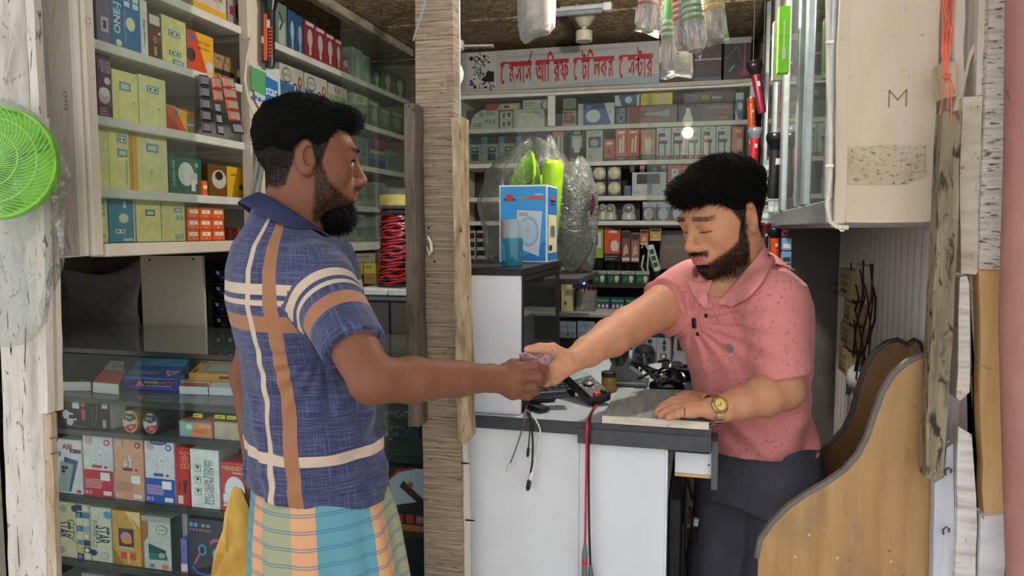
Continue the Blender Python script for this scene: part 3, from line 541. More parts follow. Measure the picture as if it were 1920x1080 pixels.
# ================================================================ goods in the left wall cabinet
SW = lambda cu, cv, w=.3, h=.12, c='5f8fa3': [('r', cu-w/2, cv-h/2, cu+w/2, cv+h/2, c), ('r', cu-w*.36, cv-h*.3, cu+w*.36, cv+h*.3, 'b9c9c4')]
SOCK = lambda cu, cv, w=.3, h=.12: [('r', cu-w/2, cv-h/2, cu+w/2, cv+h/2, '5f8fa3'), ('r', cu-w*.4, cv-h*.35, cu+w*.4, cv+h*.35, 'c6d2cd'), ('e', cu-w*.2, cv, w*.09, h*.2, '2c3c44'), ('e', cu+w*.2, cv, w*.09, h*.2, '2c3c44')]
def L(name, label, cat, x0, y0, x1, y1, row, d, col, items=(), **k): return carton(name, label, cat, x0, y0, x1, y1, 'X', k.pop('xx', -1.492), d, col, items, z=LZ[row]+.0006, **k)
YL = 'd9d592'
G1 = 'pale yellow switch cartons in the wall cabinet'
L('carton', 'purple grey socket carton at the cabinet edge on the upper shelf', 'carton', 181, -30, 208, 75, 3, .16, '6a6080', [('r', 0, .72, 1, 1, 'a9a3ad'), ('r', .25, .2, .75, .42, 'b8b2b4'), ('r', .38, .25, .62, .37, '3c3848'), ('t', 'ONE', .5, .88, .05, '4a4454', .5, 1)], ztop=2.09)
L('carton', 'blue ONE-J switch carton with pale icons on the upper shelf', 'carton', 209, -40, 263, 95, 3, .17, '2e6ea3', [('t', 'ONE-J', .2, .45, .16, 'dfe6e4', .62, 1, .01)]+[('r', .42+.3*(i % 2), .66+.1*(i//2), .62+.3*(i % 2), .74+.1*(i//2), 'cfdcdc') for i in range(6)]+[('e', .62, .42, .16, .1, 'dcd9b4'), ('e', .2, .1, .1, .05, 'dcd9b4'), ('l', [(.42, .12), (.42, .6)], .01, 'b9cfd4')], ztop=2.10)
L('carton', 'white county ONE carton spine beside the blue carton', 'carton', 264, 5, 277, 100, 3, .17, 'd6d8d8', [('t', 'county ONE', .5, .45, .5*.16, '22325a', .8, 1, .01)], ztop=2.075)
L('carton', 'brown carton with a white bulb cap picture on the upper shelf', 'carton', 278, 20, 302, 105, 3, .14, '5a3320', [('r', .1, .76, .9, .96, 'cfc9c0'), ('e', .5, .45, .2, .08, 'a45e3a'), ('r', .4, .12, .6, .3, 'b99a55'), ('e', .85, .6, .1, .03, 'd8d2c4')], ztop=2.05)
L('carton', 'pale yellow double socket carton beside the glass edge, upper shelf', 'carton', 304, 15, 349, 115, 3, .1, YL, SOCK(.5, .68, .5, .13)+SOCK(.5, .28, .5, .1)+SW(.62, .1, .45, .1), ztop=2.058, group=G1)
L('carton', 'red and yellow carton with a white plug picture', 'carton', 352, 65, 400, 138, 3, .03, 'c84a26', [('p', [(.3, 1), (1, 1), (1, 0), (.75, 0)], 'dfa62a'), ('e', .12, .42, .16, .16, '2a1a18'), ('e', .82, .25, .13, .14, 'c3bfd0'), ('e', .18, .85, .1, .07, '3f63a8'), ('t', 'Solta Super', .62, .78, .1, 'a33a1c', .62), ('t', 'MULTI PLUG', .62, .64, .05, '3a2010', .4)], ztop=2.045)
L('carton', 'tan carton with scattered black dashes behind the sachets', 'carton', 402, 90, 444, 150, 3, .06, '9a8256', [('l', [(.1, .85), (.25, .82)], .03, '26201a'), ('l', [(.5, .8), (.62, .7)], .03, '26201a'), ('l', [(.8, .86), (.85, .7)], .03, '26201a'), ('r', 0, .3, .85, .48, '2d2822'), ('l', [(.1, .25), (.2, .1)], .03, '26201a'), ('l', [(.45, .2), (.55, .05)], .03, '26201a'), ('l', [(.75, .22), (.7, .08)], .03, '26201a')], ztop=2.01, xx=-1.51)
L('carton', 'white and yellow telecom carton on the topmost shelf', 'carton', 362, -15, 424, 30, 4, .12, 'cdbfae', [('r', 0, 0, 1, .3, 'd9a72a'), ('r', 0, .8, .2, 1, 'd9a72a'), ('t', 'TELECOM', .6, .62, .16, '6b5a48', .55)], ztop=2.21)
L('carton', 'pale carton with a black dial beside the telecom carton', 'carton', 427, -10, 456, 45, 4, .12, '9d948c', [('e', .75, .5, .28, .3, '1d1b1c'), ('r', .12, .35, .35, .6, '8f2e2a'), ('t', 'OD', .5, .88, .1, '4a4440', .5)], ztop=2.215)
L('carton', 'maroon ceiling rose carton with white lettering', 'carton', 182, 90, 209, 215, 2, .14, '5d2b4b', [('t', 'DELUXE', .55, .89, .06, 'd6c3cf', .8), ('t', 'CEILING', .55, .82, .06, 'd6c3cf', .8), ('t', 'ROSE', .6, .75, .06, 'd6c3cf', .6), ('e', .68, .6, .22, .06, 'd3bfca'), ('e', .45, .36, .42, .13, 'b7aab4'), ('e', .45, .42, .36, .07, 'd9d2d6'), ('x', .1, .05, .8, .17, 3, 'b596a8')], ztop=1.895)
L('carton', 'pale yellow switch carton with one grey switch, beside the maroon carton', 'carton', 211, 118, 259, 228, 2, .12, YL, SW(.48, .7, .44, .17)+[('r', .2, 0, .42, .6, 'dcd78c'), ('e', .8, .4, .03, .02, '7a7440')], ztop=1.868, group=G1)
L('carton', 'pale yellow socket carton left of the dark gap, middle shelf', 'carton', 261, 128, 311, 235, 2, .12, 'd8d59a', SOCK(.5, .75, .44, .14)+[('e', .7, .38, .03, .02, '7a7440')], ztop=1.873, group=G1)
L('carton', 'low red and orange plug carton between the yellow cartons and sachets', 'carton', 314, 195, 364, 245, 2, .05, 'cf5a22', [('p', [(.25, 1), (1, .85), (1, 0), (.7, 0)], 'dda12a'), ('e', .85, .4, .13, .2, 'b9b6cc'), ('e', .3, .8, .08, .1, '3f63a8'), ('p', [(.0, 0), (.0, .7), (.55, 0)], 'b3321f')], ztop=1.805)
L('carton', 'white cap of a small jar behind the red plug carton', 'jar', 312, 190, 330, 205, 2, .03, 'c9c3b4', [('r', 0, 0, 1, .7, 'c97a2a')], ztop=1.822, xx=-1.55)
L('carton', 'pale yellow carton with socket and switch under the maroon carton', 'carton', 184, 235, 246, 342, 1, .13, YL, SOCK(.72, .82, .3, .12)+SW(.72, .6, .3, .12)+[('r', .3, 0, .55, .97, 'ded98c'), ('r', .93, 0, 1, 1, 'd98f2c'), ('l', [(.82, .1), (.84, .5)], .01, '7a7440')], ztop=1.718, group=G1)
L('carton', 'pale yellow carton with one grey switch beside the green bulb carton', 'carton', 249, 240, 314, 348, 1, .13, 'd3cf96', [('r', 0, 0, .12, 1, 'd9a233')]+SW(.55, .74, .34, .14)+[('l', [(.52, .35), (.5, .3)], .012, '3c3820')], ztop=1.72, group=G1)
L('carton', 'dark green superstar bulb carton with a white bulb', 'carton', 318, 292, 378, 355, 1, .1, '1f5c48', [('e', .5, .55, .25, .32, 'c9cfcf'), ('r', .62, .3, .85, .6, 'b8c0c0'), ('t', 'SUPERSTAR', .12, .55, .1, 'b9c9be', .7, 1), ('t', 'JB', .82, .8, .16, 'd8d8c0', .2), ('r', .65, .1, .78, .4, 'd9ddd6')], ztop=1.665)
L('carton', 'tiny orange box between the green and the camera cartons', 'box', 380, 333, 389, 357, 1, .03, 'e0672a', [('r', .1, .45, .9, .7, 'eadfd2')], ztop=1.60, xx=-1.478)
L('carton', 'brown and yellow carton with a white dome camera', 'carton', 391, 303, 457, 360, 1, .1, '6a4412', [('r', .5, 0, 1, 1, 'd3a41e'), ('e', .28, .55, .2, .3, 'bfb7aa'), ('e', .28, .66, .11, .14, '2b1f18'), ('e', .9, .35, .06, .1, '4a3a10'), ('x', .6, .7, .85, .8, 1, '6a5410')], ztop=1.655)
L('carton', 'narrow pale yellow carton at the cabinet edge, bottom shelf', 'carton', 186, 362, 202, 448, 0, .12, YL, SW(.4, .8, .5, .12)+SOCK(.4, .62, .5, .1)+SOCK(.4, .14, .5, .1), ztop=1.535, group=G1)
L('carton', 'teal blue socket carton between yellow cartons, bottom shelf', 'carton', 205, 362, 252, 450, 0, .12, '3f86a3', [('e', .55, .55, .2, .11, 'c9cdb6'), ('r', .55, .78, .66, .94, 'b9d0d3')]+SOCK(.4, .25, .45, .13)+SW(.7, .06, .5, .09)+[('r', .93, 0, 1, 1, 'b9c6c2')], ztop=1.533, group='teal cartons')
L('carton', 'pale yellow carton with a dark switch, bottom shelf', 'carton', 256, 370, 302, 450, 0, .12, YL, SW(.55, .7, .38, .15, '3f5a60'), ztop=1.532, group=G1)
L('carton', 'pale yellow carton with socket column beside the orange boxes', 'carton', 304, 372, 347, 450, 0, .12, 'd6d190', SW(.7, .8, .35, .12)+SOCK(.75, .6, .3, .11)+SOCK(.72, .12, .35, .12), ztop=1.531, group=G1)
for r in range(3):
    for c in range(3):
        x0 = 352+c*(23 if r != 0 else 24)+(0 if r != 1 else 0); w = 22
        L('small_box', 'small orange box, %s row of the stack, %s from the yellow carton' % (['bottom', 'middle', 'top'][r], ['first', 'second', 'third'][c]), 'box', x0, 440-r*25, x0+w, 455-r*25, 0, .05, 'dd5f22', [('r', .15, .45, .85, .8, 'ebe2d6'), ('t', 'Jolie', .5, .62, .2, '5b3a20', .5), ('e', .5, .22, .06, .08, 'f0c8a0')]+([('r', 0, .1, .1, .9, 'd9903a')] if c == 0 else []), group='small orange boxes', ztop=LZ[0]+.0006+.033*(r+1)) if r == 0 else carton('small_box', 'small orange box, %s row of the stack, %s from the yellow carton' % (['bottom', 'middle', 'top'][r], ['first', 'second', 'third'][c]), 'box', x0, 440-r*25, x0+w, 455-r*25, 'X', -1.492, .05, 'dd5f22', [('r', .15, .45, .85, .8, 'ebe2d6'), ('t', 'Jolie', .5, .62, .2, '5b3a20', .5), ('e', .5, .22, .06, .08, 'f0c8a0')], z=LZ[0]+.0012+.0335*r, ztop=LZ[0]+.0006+.0335*(r+1), group='small orange boxes')
L('small_box', 'darker orange box set back beside the orange stack', 'box', 428, 420, 450, 446, 0, .05, 'b5492a', [('r', .05, .1, .3, .9, 'c9764a')], ztop=1.458, xx=-1.56)
# strips of sachets hung over a shelf edge
def sachets(label, cols, xx):
    root = None
    for n, (x0, x1, y0, y1, skew, rows, cc) in enumerate(cols):
        for r in range(rows):
            t0, t1 = r/rows, (r+1)/rows; ya, yb = y0+(y1-y0)*t0+1, y0+(y1-y0)*t1-1; sa, sb = skew*t0, skew*t1
            q = [atX(x0+sa, ya, xx), atX(x1+sa, ya+3, xx), atX(x1+sb, yb+3, xx), atX(x0+sb, yb, xx)]
            if root is None: root = empty('sachet_strip', atX((cols[0][0]+cols[-1][1])/2, cols[0][3], xx), label, 'sachets', 'sachet strips over the shelf edge')
            mb = MB(); c = sum(q)/4; k = (.0035, 0, 0)
            mb.add(q+[p+(c-p)*.3+np.array([.004, 0, 0]) for p in q], [(3, 2, 1, 0), (4, 5, 6, 7), (0, 1, 5, 4), (1, 2, 6, 5), (2, 3, 7, 6), (3, 0, 4, 7)])
            mb.m = [0, 1, 0, 0, 0, 0]; mb.bld('sachet', [C(cc[0], .3), C(cc[1], .25, .5)], root)
sachets('black strip of silver sachets hanging over the shelf edge', [(372, 391, 138, 248, 6, 5, ('1c1f33', '9a9aa0')), (398, 412, 190, 252, 8, 3, ('1c1f33', 'b9b9c0'))], -1.447)
sachets('red edged strip of sachets hanging beside the black strip', [(396, 414, 142, 189, 5, 2, ('c4472f', 'c9b3a6')), (415, 438, 143, 226, 14, 4, ('c4472f', 'cfbcae')), (430, 454, 228, 250, 4, 1, ('1c1f33', 'b4b4bb'))], -1.446)
# goods in the deeper part of the left cabinet
def L2(name, label, x0, x1, row, zt, col, items=(), d=.13, **k):
    ym = 60+row*0; return carton(name, label, k.pop('cat', 'carton'), x0, 430-(LZ[row]+zt)/2*0-200, x1, 300, 'X', k.pop('xx', -1.495), d, col, items, z=(LZ[row] if row else 1.4)+.0006, ztop=(LZ[row] if row else 1.4)+zt, **k)
BULB = lambda c='c9cdcb', cu=.5, cv=.5, s=1: [('e', cu, cv+.12*s, .26*s, .24*s, c), ('r', cu-.12*s, cv-.3*s, cu+.12*s, cv-.05*s, c)]
L2('carton', 'white and green bulb carton beside the hanging torch', 523, 543, 4, .16, '6f8576', [('r', .2, .1, .8, .6, 'a9b5ab'), ('l', [(.3, .8), (.6, .6), (.3, .4)], .05, '2d3a33')])
L2('carton', 'blue bulb carton beside the red ones on the top shelf', 546, 559, 4, .155, '2c527e', BULB('aab4ba', .5, .4), group='blue bulb cartons')
L2('carton', 'second blue bulb carton touching the red cartons', 560, 573, 4, .15, '2f5a86', BULB('aab4ba', .5, .4), group='blue bulb cartons')
for i, (a, b) in enumerate([(576, 594), (595, 613), (614, 630), (631, 644)]): L2('carton', 'red bulb carton with a pale bulb, %s from the blue cartons' % ['first', 'second', 'third', 'fourth'][i], a, b, 4, .15-.004*i, '8c2f38', BULB('b9b3ad', .5, .45)+[('r', .1, .88, .9, .97, 'c9c3bd')], group='red bulb cartons')
L2('carton', 'small red box with a white patch before the glass edge', 646, 655, 4, .075, '9c3040', [('r', .2, .5, .8, .9, 'b9b0a8')])
for i, (a, b, h, c) in enumerate([(664, 682, .14, '7f978a'), (683, 697, .13, '8aa091'), (700, 716, .10, '4c5a52'), (719, 738, .12, '5c6f5c'), (740, 762, .12, '5a6650')]): L2('carton', 'dim green carton behind the glass, top shelf, %s from the pane edge' % ['first', 'second', 'third', 'fourth', 'fifth'][i], a, b, 4, h, c, BULB('a9b9ad', .5, .42)+[('t', 'LED', .5, .1, .08, 'b9c6bc', .5)], group='dim green cartons behind glass')
for i, (a, b) in enumerate([(528, 571), (574, 615)]): L2('carton', 'white and blue super king carton, %s in its row' % ['first', 'second'][i], a, b, 3, .135, 'b9b7ac', [('p', [(0, 0), (1, 0), (1, .42), (.45, .5), (0, .55)], '3c6a94'), ('e', .28, .72, .2, .2, '2e3a3a'), ('e', .28, .72, .18, .17, 'b5b5a4'), ('t', 'SUPER KING', .28, .72, .07, '2e3a3a', .32), ('e', .62, .42, .1, .16, '25466e'), ('e', .62, .44, .06, .08, '9fb0bb'), ('e', .84, .62, .09, .17, 'a3513a'), ('e', .84, .64, .05, .08, 'c9a58c')], group='super king cartons')
for i, (a, b) in enumerate([(617, 652), (663, 690)]): L2('carton', ['pale green R.K carton beside the super king cartons', 'pale green R.K carton behind the sliding glass'][i], a, b, 3, .13, '8a9a80', [('r', 0, .68, 1, 1, 'b3b5a6'), ('t', 'R.K', .5, .84, .2, '8a3030' if i == 0 else '2a2f2a', .6, 0, .01), ('e', .25, .35, .14, .16, '6d6a5a'), ('e', .82, .3, .1, .14, '39463c'), ('r', .05, .1, .95, .5, '76906f')][:3]+[('e', .25, .35, .14, .16, '6d6a5a'), ('e', .82, .3, .1, .14, '39463c')], group='R.K cartons')
for i, (a, b, h, c) in enumerate([(693, 712, .13, '5b6b54'), (714, 733, .11, '6a7a66'), (735, 756, .12, '56664f')]): L2('carton', 'dull green carton on the second shelf behind glass, %s past the R.K cartons' % ['first', 'second', 'third'][i], a, b, 3, h, c, [('e', .5, .5, .3, .25, '8a9a86'), ('r', .1, .8, .9, .92, 'a5ae9d')], group='dull green cartons, second shelf')
for i, (a, b, h, c, it) in enumerate([(672, 690, .13, '6e7a74', [('t', '2', .5, .6, .4, '3a3040')]), (693, 722, .14, '3c4a7a', [('r', 0, .75, 1, 1, '8a3a4a'), ('r', 0, .5, 1, .62, 'b5a04a'), ('r', 0, .3, 1, .5, '3f7a9a')]), (725, 755, .1, '7f8d86', [('x', .1, .2, .9, .8, 4, '55625c')])]): L2('carton', ['grey green carton by the shopper\'s forehead', 'rainbow striped blue carton behind the shopper\'s face', 'pale carton of small print beside the middle post'][i], a, b, 2, h, c, it)
for row, zz, nm in ((1, .12, 'fourth'), (0, .12, 'lowest')):
    for i, (a, b) in enumerate([(664, 682), (684, 702), (704, 722), (724, 740), (742, 757)]):
        L2('carton', 'faded green white carton on the %s shelf behind glass, %s of five' % (nm, ['first', 'second', 'third', 'fourth', 'fifth'][i]), a, b, row, zz-.01*(i % 2), ['8b9a90', '7c8c80', '93a096', '809084', '77887a'][i], [('r', .15, .2+.05*i, .85, .5+.05*i, '67766c'), ('x', .1, .6, .9, .9, 3, '5d6b62')], group='faded cartons behind glass, %s shelf' % nm)
# torch, card and plastic hanging at the cabinet upright
def hang_torch(label, pts, body, headr, bodyr, strip=None, headc='1b1b1d', D=None):
    """torch hanging head up: centre line from picture points, head first"""
    p = [np.array(q) for q in pts]; ax = p[1]-p[0]; ln = np.linalg.norm(ax); ax /= ln
    root = empty('torch', p[1], label, 'torch')
    mb = MB(); mb.lathe([(headr*.9, 0), (headr, .004), (headr, ln*.10), (headr*.92, ln*.13), (bodyr*1.05, ln*.26)], p[0], ax, 18); mb.bld('head', C(headc, .25, .2), root, True)
    mb = MB(); mb.lathe([(headr*.82, -.001), (headr*.82, .003)], p[0], ax, 18); mb.bld('lens', C('b9c4c9', .1, .6), root)
    mb = MB(); mb.lathe([(bodyr*1.05, ln*.26), (bodyr, ln*.34), (bodyr*.92, ln*.6), (bodyr, ln*.92), (bodyr*.8, ln)], p[0], ax, 16); mb.bld('handle', C(body, .35), root, True)
    if strip:
        side = np.cross(ax, FW); side /= np.linalg.norm(side)
        mb = MB(); mb.obox(p[0]+ax*ln*.62-side*bodyr*.55-FW*bodyr*.7, [side*bodyr*.35, FW*bodyr*.3, ax*ln*.3], 0, .001); mb.bld('grip_strip', C(strip, .4), root)
        mb = MB()
        for i in range(9): mb.obox(p[0]+ax*ln*(.5+.045*i)+side*bodyr*.4-FW*bodyr*.86, [side*bodyr*.4, FW*bodyr*.12, ax*.0022], 0)
        mb.bld('rib', C(strip, .4), root)
    mb = MB(); mb.obox(p[0]+ax*ln*.45-FW*bodyr*.98, [np.cross(ax, FW)*bodyr*.3, FW*.002, ax*ln*.05], 0, .001); mb.bld('switch', C('c8c8cc', .3), root)
    return root
hang_torch('black torch with orange grip hanging on the cabinet upright', [atX(506, -18, -1.40), atX(506, 128, -1.40)], '201d1d', .028, .017, 'e0582a')
cdp = MB(); q = [atX(470, 122, -1.43), atX(522, 130, -1.43), atX(525, 190, -1.43), atX(497, 222, -1.43), atX(478, 190, -1.43)]; cdp.prism(q, (.004, 0, 0)); o = tag(cdp.bld('blister_card', C('c6cfc9', .4)), 'green and blue star card in clear wrap hanging above the shopper', 'card')
f = Face(atX(470, 222, -1.4258), (0, atX(525, 150, -1.4258)[1]-atX(470, 150, -1.4258)[1], 0), (0, 0, atX(497, 125, -1.4258)[2]-atX(497, 222, -1.4258)[2]))
decorate(o, f, [('p', [(.04, .55), (.05, .98), (.55, .95), (.5, .5)], '5aa06a'), ('p', [(.5, .3), (.52, .9), (.95, .85), (.95, .45), (.75, .22)], '2a6fb3'), ('t', 'star', .72, .62, .16, 'e3ecf0', .4, 0, .01), ('e', .16, .42, .06, .04, '3a6fb0'), ('e', .3, .4, .06, .04, '3a6fb0'), ('e', .44, .38, .06, .04, '3a6fb0'), ('r', .3, .12, .5, .26, '7a4a4a')])
cb = MB(); cb.tube([atX(470, 70, -1.43), atX(462, 110, -1.425), atX(459, 150, -1.42), atX(466, 190, -1.42), atX(480, 225, -1.42), atX(492, 260, -1.42)], .004, 8); tag(cb.bld('white_cable', C('cfc6b8', .5), None, True), 'pale cable looping beside the star card', 'cable')
def sheet(name, label, cat, fn, mat, nu, nv, parent=None, thick=.0006):
    mb = MB()
    for i in range(nu+1):
        for j in range(nv+1): mb.v.append(tuple(fn(i/nu, j/nv)))
    mb.n = len(mb.v)
    for i in range(nu):
        for j in range(nv): a = i*(nv+1)+j; mb.f.append((a, a+1, a+nv+2, a+nv+1)); mb.m.append(0)
    o = mb.bld(name, mat, parent, 'all'); o.modifiers.new('thickness', 'SOLIDIFY').thickness = thick
    if label: tag(o, label, cat)
    return o
sheet('plastic_wrap', 'crumpled brownish plastic wrap hanging down the cabinet upright behind the shopper', 'plastic', lambda u, w: atX(464+(1-w)*16+u*(14+12*w)+3*math.sin(8*w), 262+w*185, -1.425+.008*math.sin(9*u+5*w)), film('brown_wrap', 'b9b09c', .45), 8, 16)
# ================================================================ goods in the glass showcase
SY = GY+.012
def S(name, label, x0, y0, x1, y1, row, d, col, items=(), cat='box', **k): return carton(name, label, cat, x0, y0, x1, y1, 'Y', k.pop('yy', SY), d, col, items, z=GZ[row]+.0012, **k)
EARB = [('e', .55, .68, .05, .05, 'f4f5f7'), ('l', [(.56, .68), (.57, .5)], .022, 'e4e6ea'), ('e', .4, .6, .06, .045, 'eceef1'), ('l', [(.38, .6), (.34, .46)], .022, 'dfe2e6'), ('e', .56, .69, .015, .02, '40434a'), ('e', .41, .61, .018, .014, '40434a')]
S('phone_box', 'white A50 phone box with a blue phone picture', 109, 820, 154, 930, 1, .05, 'd5d8d8', [('t', 'A50', .42, .87, .1, 'b3242f', .75, 0, .03), ('r', .52, .76, .98, .83, '8f2a30'), ('r', .52, .76, .78, .83, '1f1f22'), ('t', '64', .64, .795, .045, 'e8e8e8', .2), ('p', [(.02, .05), (.3, .68), (.85, .62), (.5, .04)], '2f4a7a'), ('p', [(.0, .04), (.12, .6), (.66, .55), (.42, .03)], '8fa6a0'), ('e', .22, .48, .08, .03, '1c2224'), ('e', .36, .48, .08, .03, '1c2224'), ('e', .24, .41, .08, .03, '1c2224'), ('e', .84, .06, .1, .03, 'b3404a')], ztop=GZ[1]+.158)
def tws(label, x0, x1, top, low, badge, low_h=.44):
    S('earbud_box', label, x0, 818, x1, 940, 1, .05, top, [('r', 0, 0, 1, low_h, low)]+EARB+[('e', .82, .9, .1, .05, badge), ('e', .82, .9, .06, .03, top), ('r', .1, .86, .3, .97, 'c9b9a8'), ('r', .3, low_h+.04, .62, low_h+.085, badge), ('e', .76, low_h+.06, .05, .022, 'a44a7a'), ('r', .58, low_h-.16, .9, low_h-.03, 'eef0f2'), ('x', .06, .14, .8, .3, 6, 'f0d0d0' if low != top else 'c98f70'), ('r', .66, .04, .94, .11, 'e6e6e6'), ('t', 'B15', .17, .07, .06, 'f3f3f3', .25)], ztop=GZ[1]+.176, group='earbud boxes in the showcase')
tws('white and red earbud box beside the A50 phone box', 157, 212, 'd6dadd', 'c92f3b', 'c43a48')
tws('peach earbud box between the red and the blue one', 215, 269, 'd9a685', 'd9a685', '5d4038')
tws('white and blue earbud box with a blue oval mark', 272, 327, 'd8dde2', '2a5cb8', '3d63a8', .40)
decorate(bpy.data.objects['earbud_box.002'], Face(atY(275, 842, SY-.0011), (.055, 0, 0), (0, 0, .03)), [('e', .7, .75, .5, .28, '2a55a0'), ('t', 'SAMSUNG', .7, .75, .2, 'e8ecf2', .8)], 'logo_print')
S('shaver_box', 'narrow red shaver box beside the blue earbud box', 330, 831, 355, 944, 1, .05, 'c4272f', [('l', [(.62, .42), (.62, .22)], .05, '2b2326'), ('r', .5, .36, .82, .44, '2b2326'), ('r', .12, .04, .5, .18, 'd8d4d0'), ('t', 'SHAVER', .7, .78, .18, 'e6a06a', .3, 3), ('r', .2, .26, .3, .4, '7d151b')], ztop=GZ[1]+.165)
S('carton', 'white carton reading GLASS PRODUCTS HANDLE WITH CARE', 357, 835, 411, 948, 1, .09, 'dbe2e0', [('t', 'GLASS PRODUCTS', .72, .45, .09, '4a5252', .75, 3), ('t', 'HANDLE WITH CARE', .55, .45, .09, '4a5252', .75, 3)]+[('r', .15, .62-.2*i, .37, .74-.2*i, '8a9090') for i in range(3)]+[('r', .165, .63-.2*i, .355, .73-.2*i, 'd5dcda') for i in range(3)]+[('p', [(.2, .72-.2*i), (.33, .72-.2*i), (.265, .66-.2*i)], '2c3030') for i in range(3)], ztop=GZ[1]+.163, cat='carton')
S('bulb_box', 'red MENDED bulb box with a big white bulb, beside the yellow bag', 414, 856, 459, 950, 1, .08, 'c9434f', [('t', 'MENDED', .48, .88, .08, 'e9c34a', .8, 0, .02), ('x', .5, .76, .9, .82, 1, 'e8c0b8'), ('e', .58, .42, .42, .3, 'e6e8ea'), ('r', .1, .1, .5, .35, 'e6e8ea'), ('t', '18W', .16, .16, .07, '33272a', .25)], ztop=GZ[1]+.135, cat='box')
# shelf below
S('carton', 'cream STAR carton with blue dots at the end of the lower shelf', 109, 950, 143, 1058, 0, .06, 'cbc59c', [('t', 'STAR', .35, .5, .3, '2f3a52', .3, 3, .02), ('t', 'CITY', .75, .5, .14, '5a6050', .4, 3), ('e', .35, .88, .2, .07, 'a5a27e'), ('e', .1, .13, .25, .07, '7da0b0'), ('e', .98, .9, .18, .06, '22304e')], ztop=GZ[0]+.165, group='STAR cartons')
S('carton', 'patterned carton with navy and teal tiles between the STAR cartons', 144, 950, 170, 1060, 0, .06, 'd8d6bc', [('r', (i % 2)*.5+.02, j/8+.01, (i % 2)*.5+.48, j/8+.115, ['22345e', '3f7fa0', 'd9b25a', 'd8d6bc', '7fb0b8', '22345e', 'cfd0b4'][(i*3+j*2) % 7]) for i in range(2) for j in range(8)]+[('e', .25+.5*(j % 2), j/8+.06, .16, .04, ['4a8fae', 'e2e0c8'][j % 2]) for j in range(8)], ztop=GZ[0]+.163)
S('carton', 'cream STAR carton beside the gold phone box', 171, 953, 209, 1060, 0, .06, 'd3d6c2', [('t', 'STAR', .58, .5, .3, '2f3a52', .32, 3, .02), ('t', 'POWER LCD', .2, .5, .1, '6a7068', .5, 3), ('e', .85, .88, .2, .07, '4a9fc4'), ('e', .65, .12, .18, .07, '9aa08e'), ('e', .65, .12, .15, .058, 'd3d6c2'), ('e', .1, .16, .18, .06, '22304e')], ztop=GZ[0]+.16, group='STAR cartons')
S('phone_box', 'gold phone box with a pink orange screen', 212, 955, 264, 1068, 0, .06, 'd2a24a', [('p', [(.45, 1), (1, 1), (1, .72)], 'e6cf9a'), ('r', .22, .34, .75, .68, '3a2f30'), ('e', .48, .52, .2, .1, 'd88ca8'), ('e', .5, .46, .2, .06, 'e0953a'), ('r', .22, .3, .75, .35, 'c9b8a0'), ('r', .27, .12, .8, .24, 'cc4a2c'), ('r', .5, .05, .6, .24, 'e8c070'), ('p', [(0, .3), (.35, .02), (.0, .02)], 'a87a22')]+[('e', .6+.05*i, .92-.04*i, .03, .015, 'f4e6c0') for i in range(6)], ztop=GZ[0]+.158)
S('phone_box', 'white and brown box with two green phones', 267, 958, 320, 1074, 0, .11, 'c3c9c6', [('p', [(0, 0), (0, .93), (.22, .93), (.22, .62), (.06, .5), (.06, 0)], 'a5774a'), ('r', 0, .9, 1, 1, 'a9aca8'), ('p', [(.22, .48), (.82, .38), (.82, .26), (.22, .3)], '1f5a54'), ('p', [(.22, .32), (.84, .3), (.88, .2), (.24, .18)], '2a7a70'), ('e', .68, .28, .12, .05, 'b8a890'), ('e', .7, .76, .2, .09, '8a8f60'), ('e', .7, .76, .17, .075, 'c3c9c6'), ('l', [(.6, .76), (.8, .76)], .02, '8a8f60'), ('e', .78, .07, .12, .05, 'c98a5a'), ('r', .25, .04, .4, .1, '6a8a90')], ztop=GZ[0]+.152, side='5f625e', sitems=[('p', [(.2, .5), (.8, .62), (.85, .72), (.3, .62)], '3f4442')])
S('small_box', 'small violet and white box between the phone and headphone boxes', 339, 1005, 351, 1068, 0, .03, '6a6cc4', [('r', 0, 0, 1, .28, 'd8d3da'), ('r', 0, 0, 1, .06, 'b04a6a')], ztop=GZ[0]+.098)
S('carton', 'tall grey white box behind the small violet box', 341, 955, 351, 1000, 0, .03, 'b3b7b2', ztop=GZ[0]+.17, yy=SY+.045)
S('headphone_box', 'dark headphone box with pink and blue glowing headphones', 353, 956, 428, 1079, 0, .06, '3b4048', [('e', .35, .46, .1, .1, '3f9fd0'), ('e', .35, .46, .06, .07, '22262c'), ('e', .72, .42, .12, .1, '4a9fd8'), ('e', .72, .42, .07, .07, '22262c'), ('e', .75, .6, .2, .09, 'c95aa8'), ('e', .75, .57, .17, .06, '3b4048'), ('l', [(.28, .38), (.15, .2)], .03, 'd070a8'), ('l', [(.1, .16), (.2, .06), (.45, .02), (.7, .06)], .035, '3a6fc4'), ('p', [(.2, .12), (.75, .24), (.8, .08), (.3, .05)], '16181c'), ('r', .05, .86, .14, .93, '5fa0d0'), ('r', .17, .86, .26, .93, '5fa0d0'), ('r', .36, .87, .44, .92, '9aa6b0'), ('r', .48, .87, .56, .92, '9aa6b0')]+[('r', .06+.08*i, .79, .11+.08*i, .83, ['b06a90', '8a8fa0'][i % 2]) for i in range(7)], ztop=GZ[0]+.16)
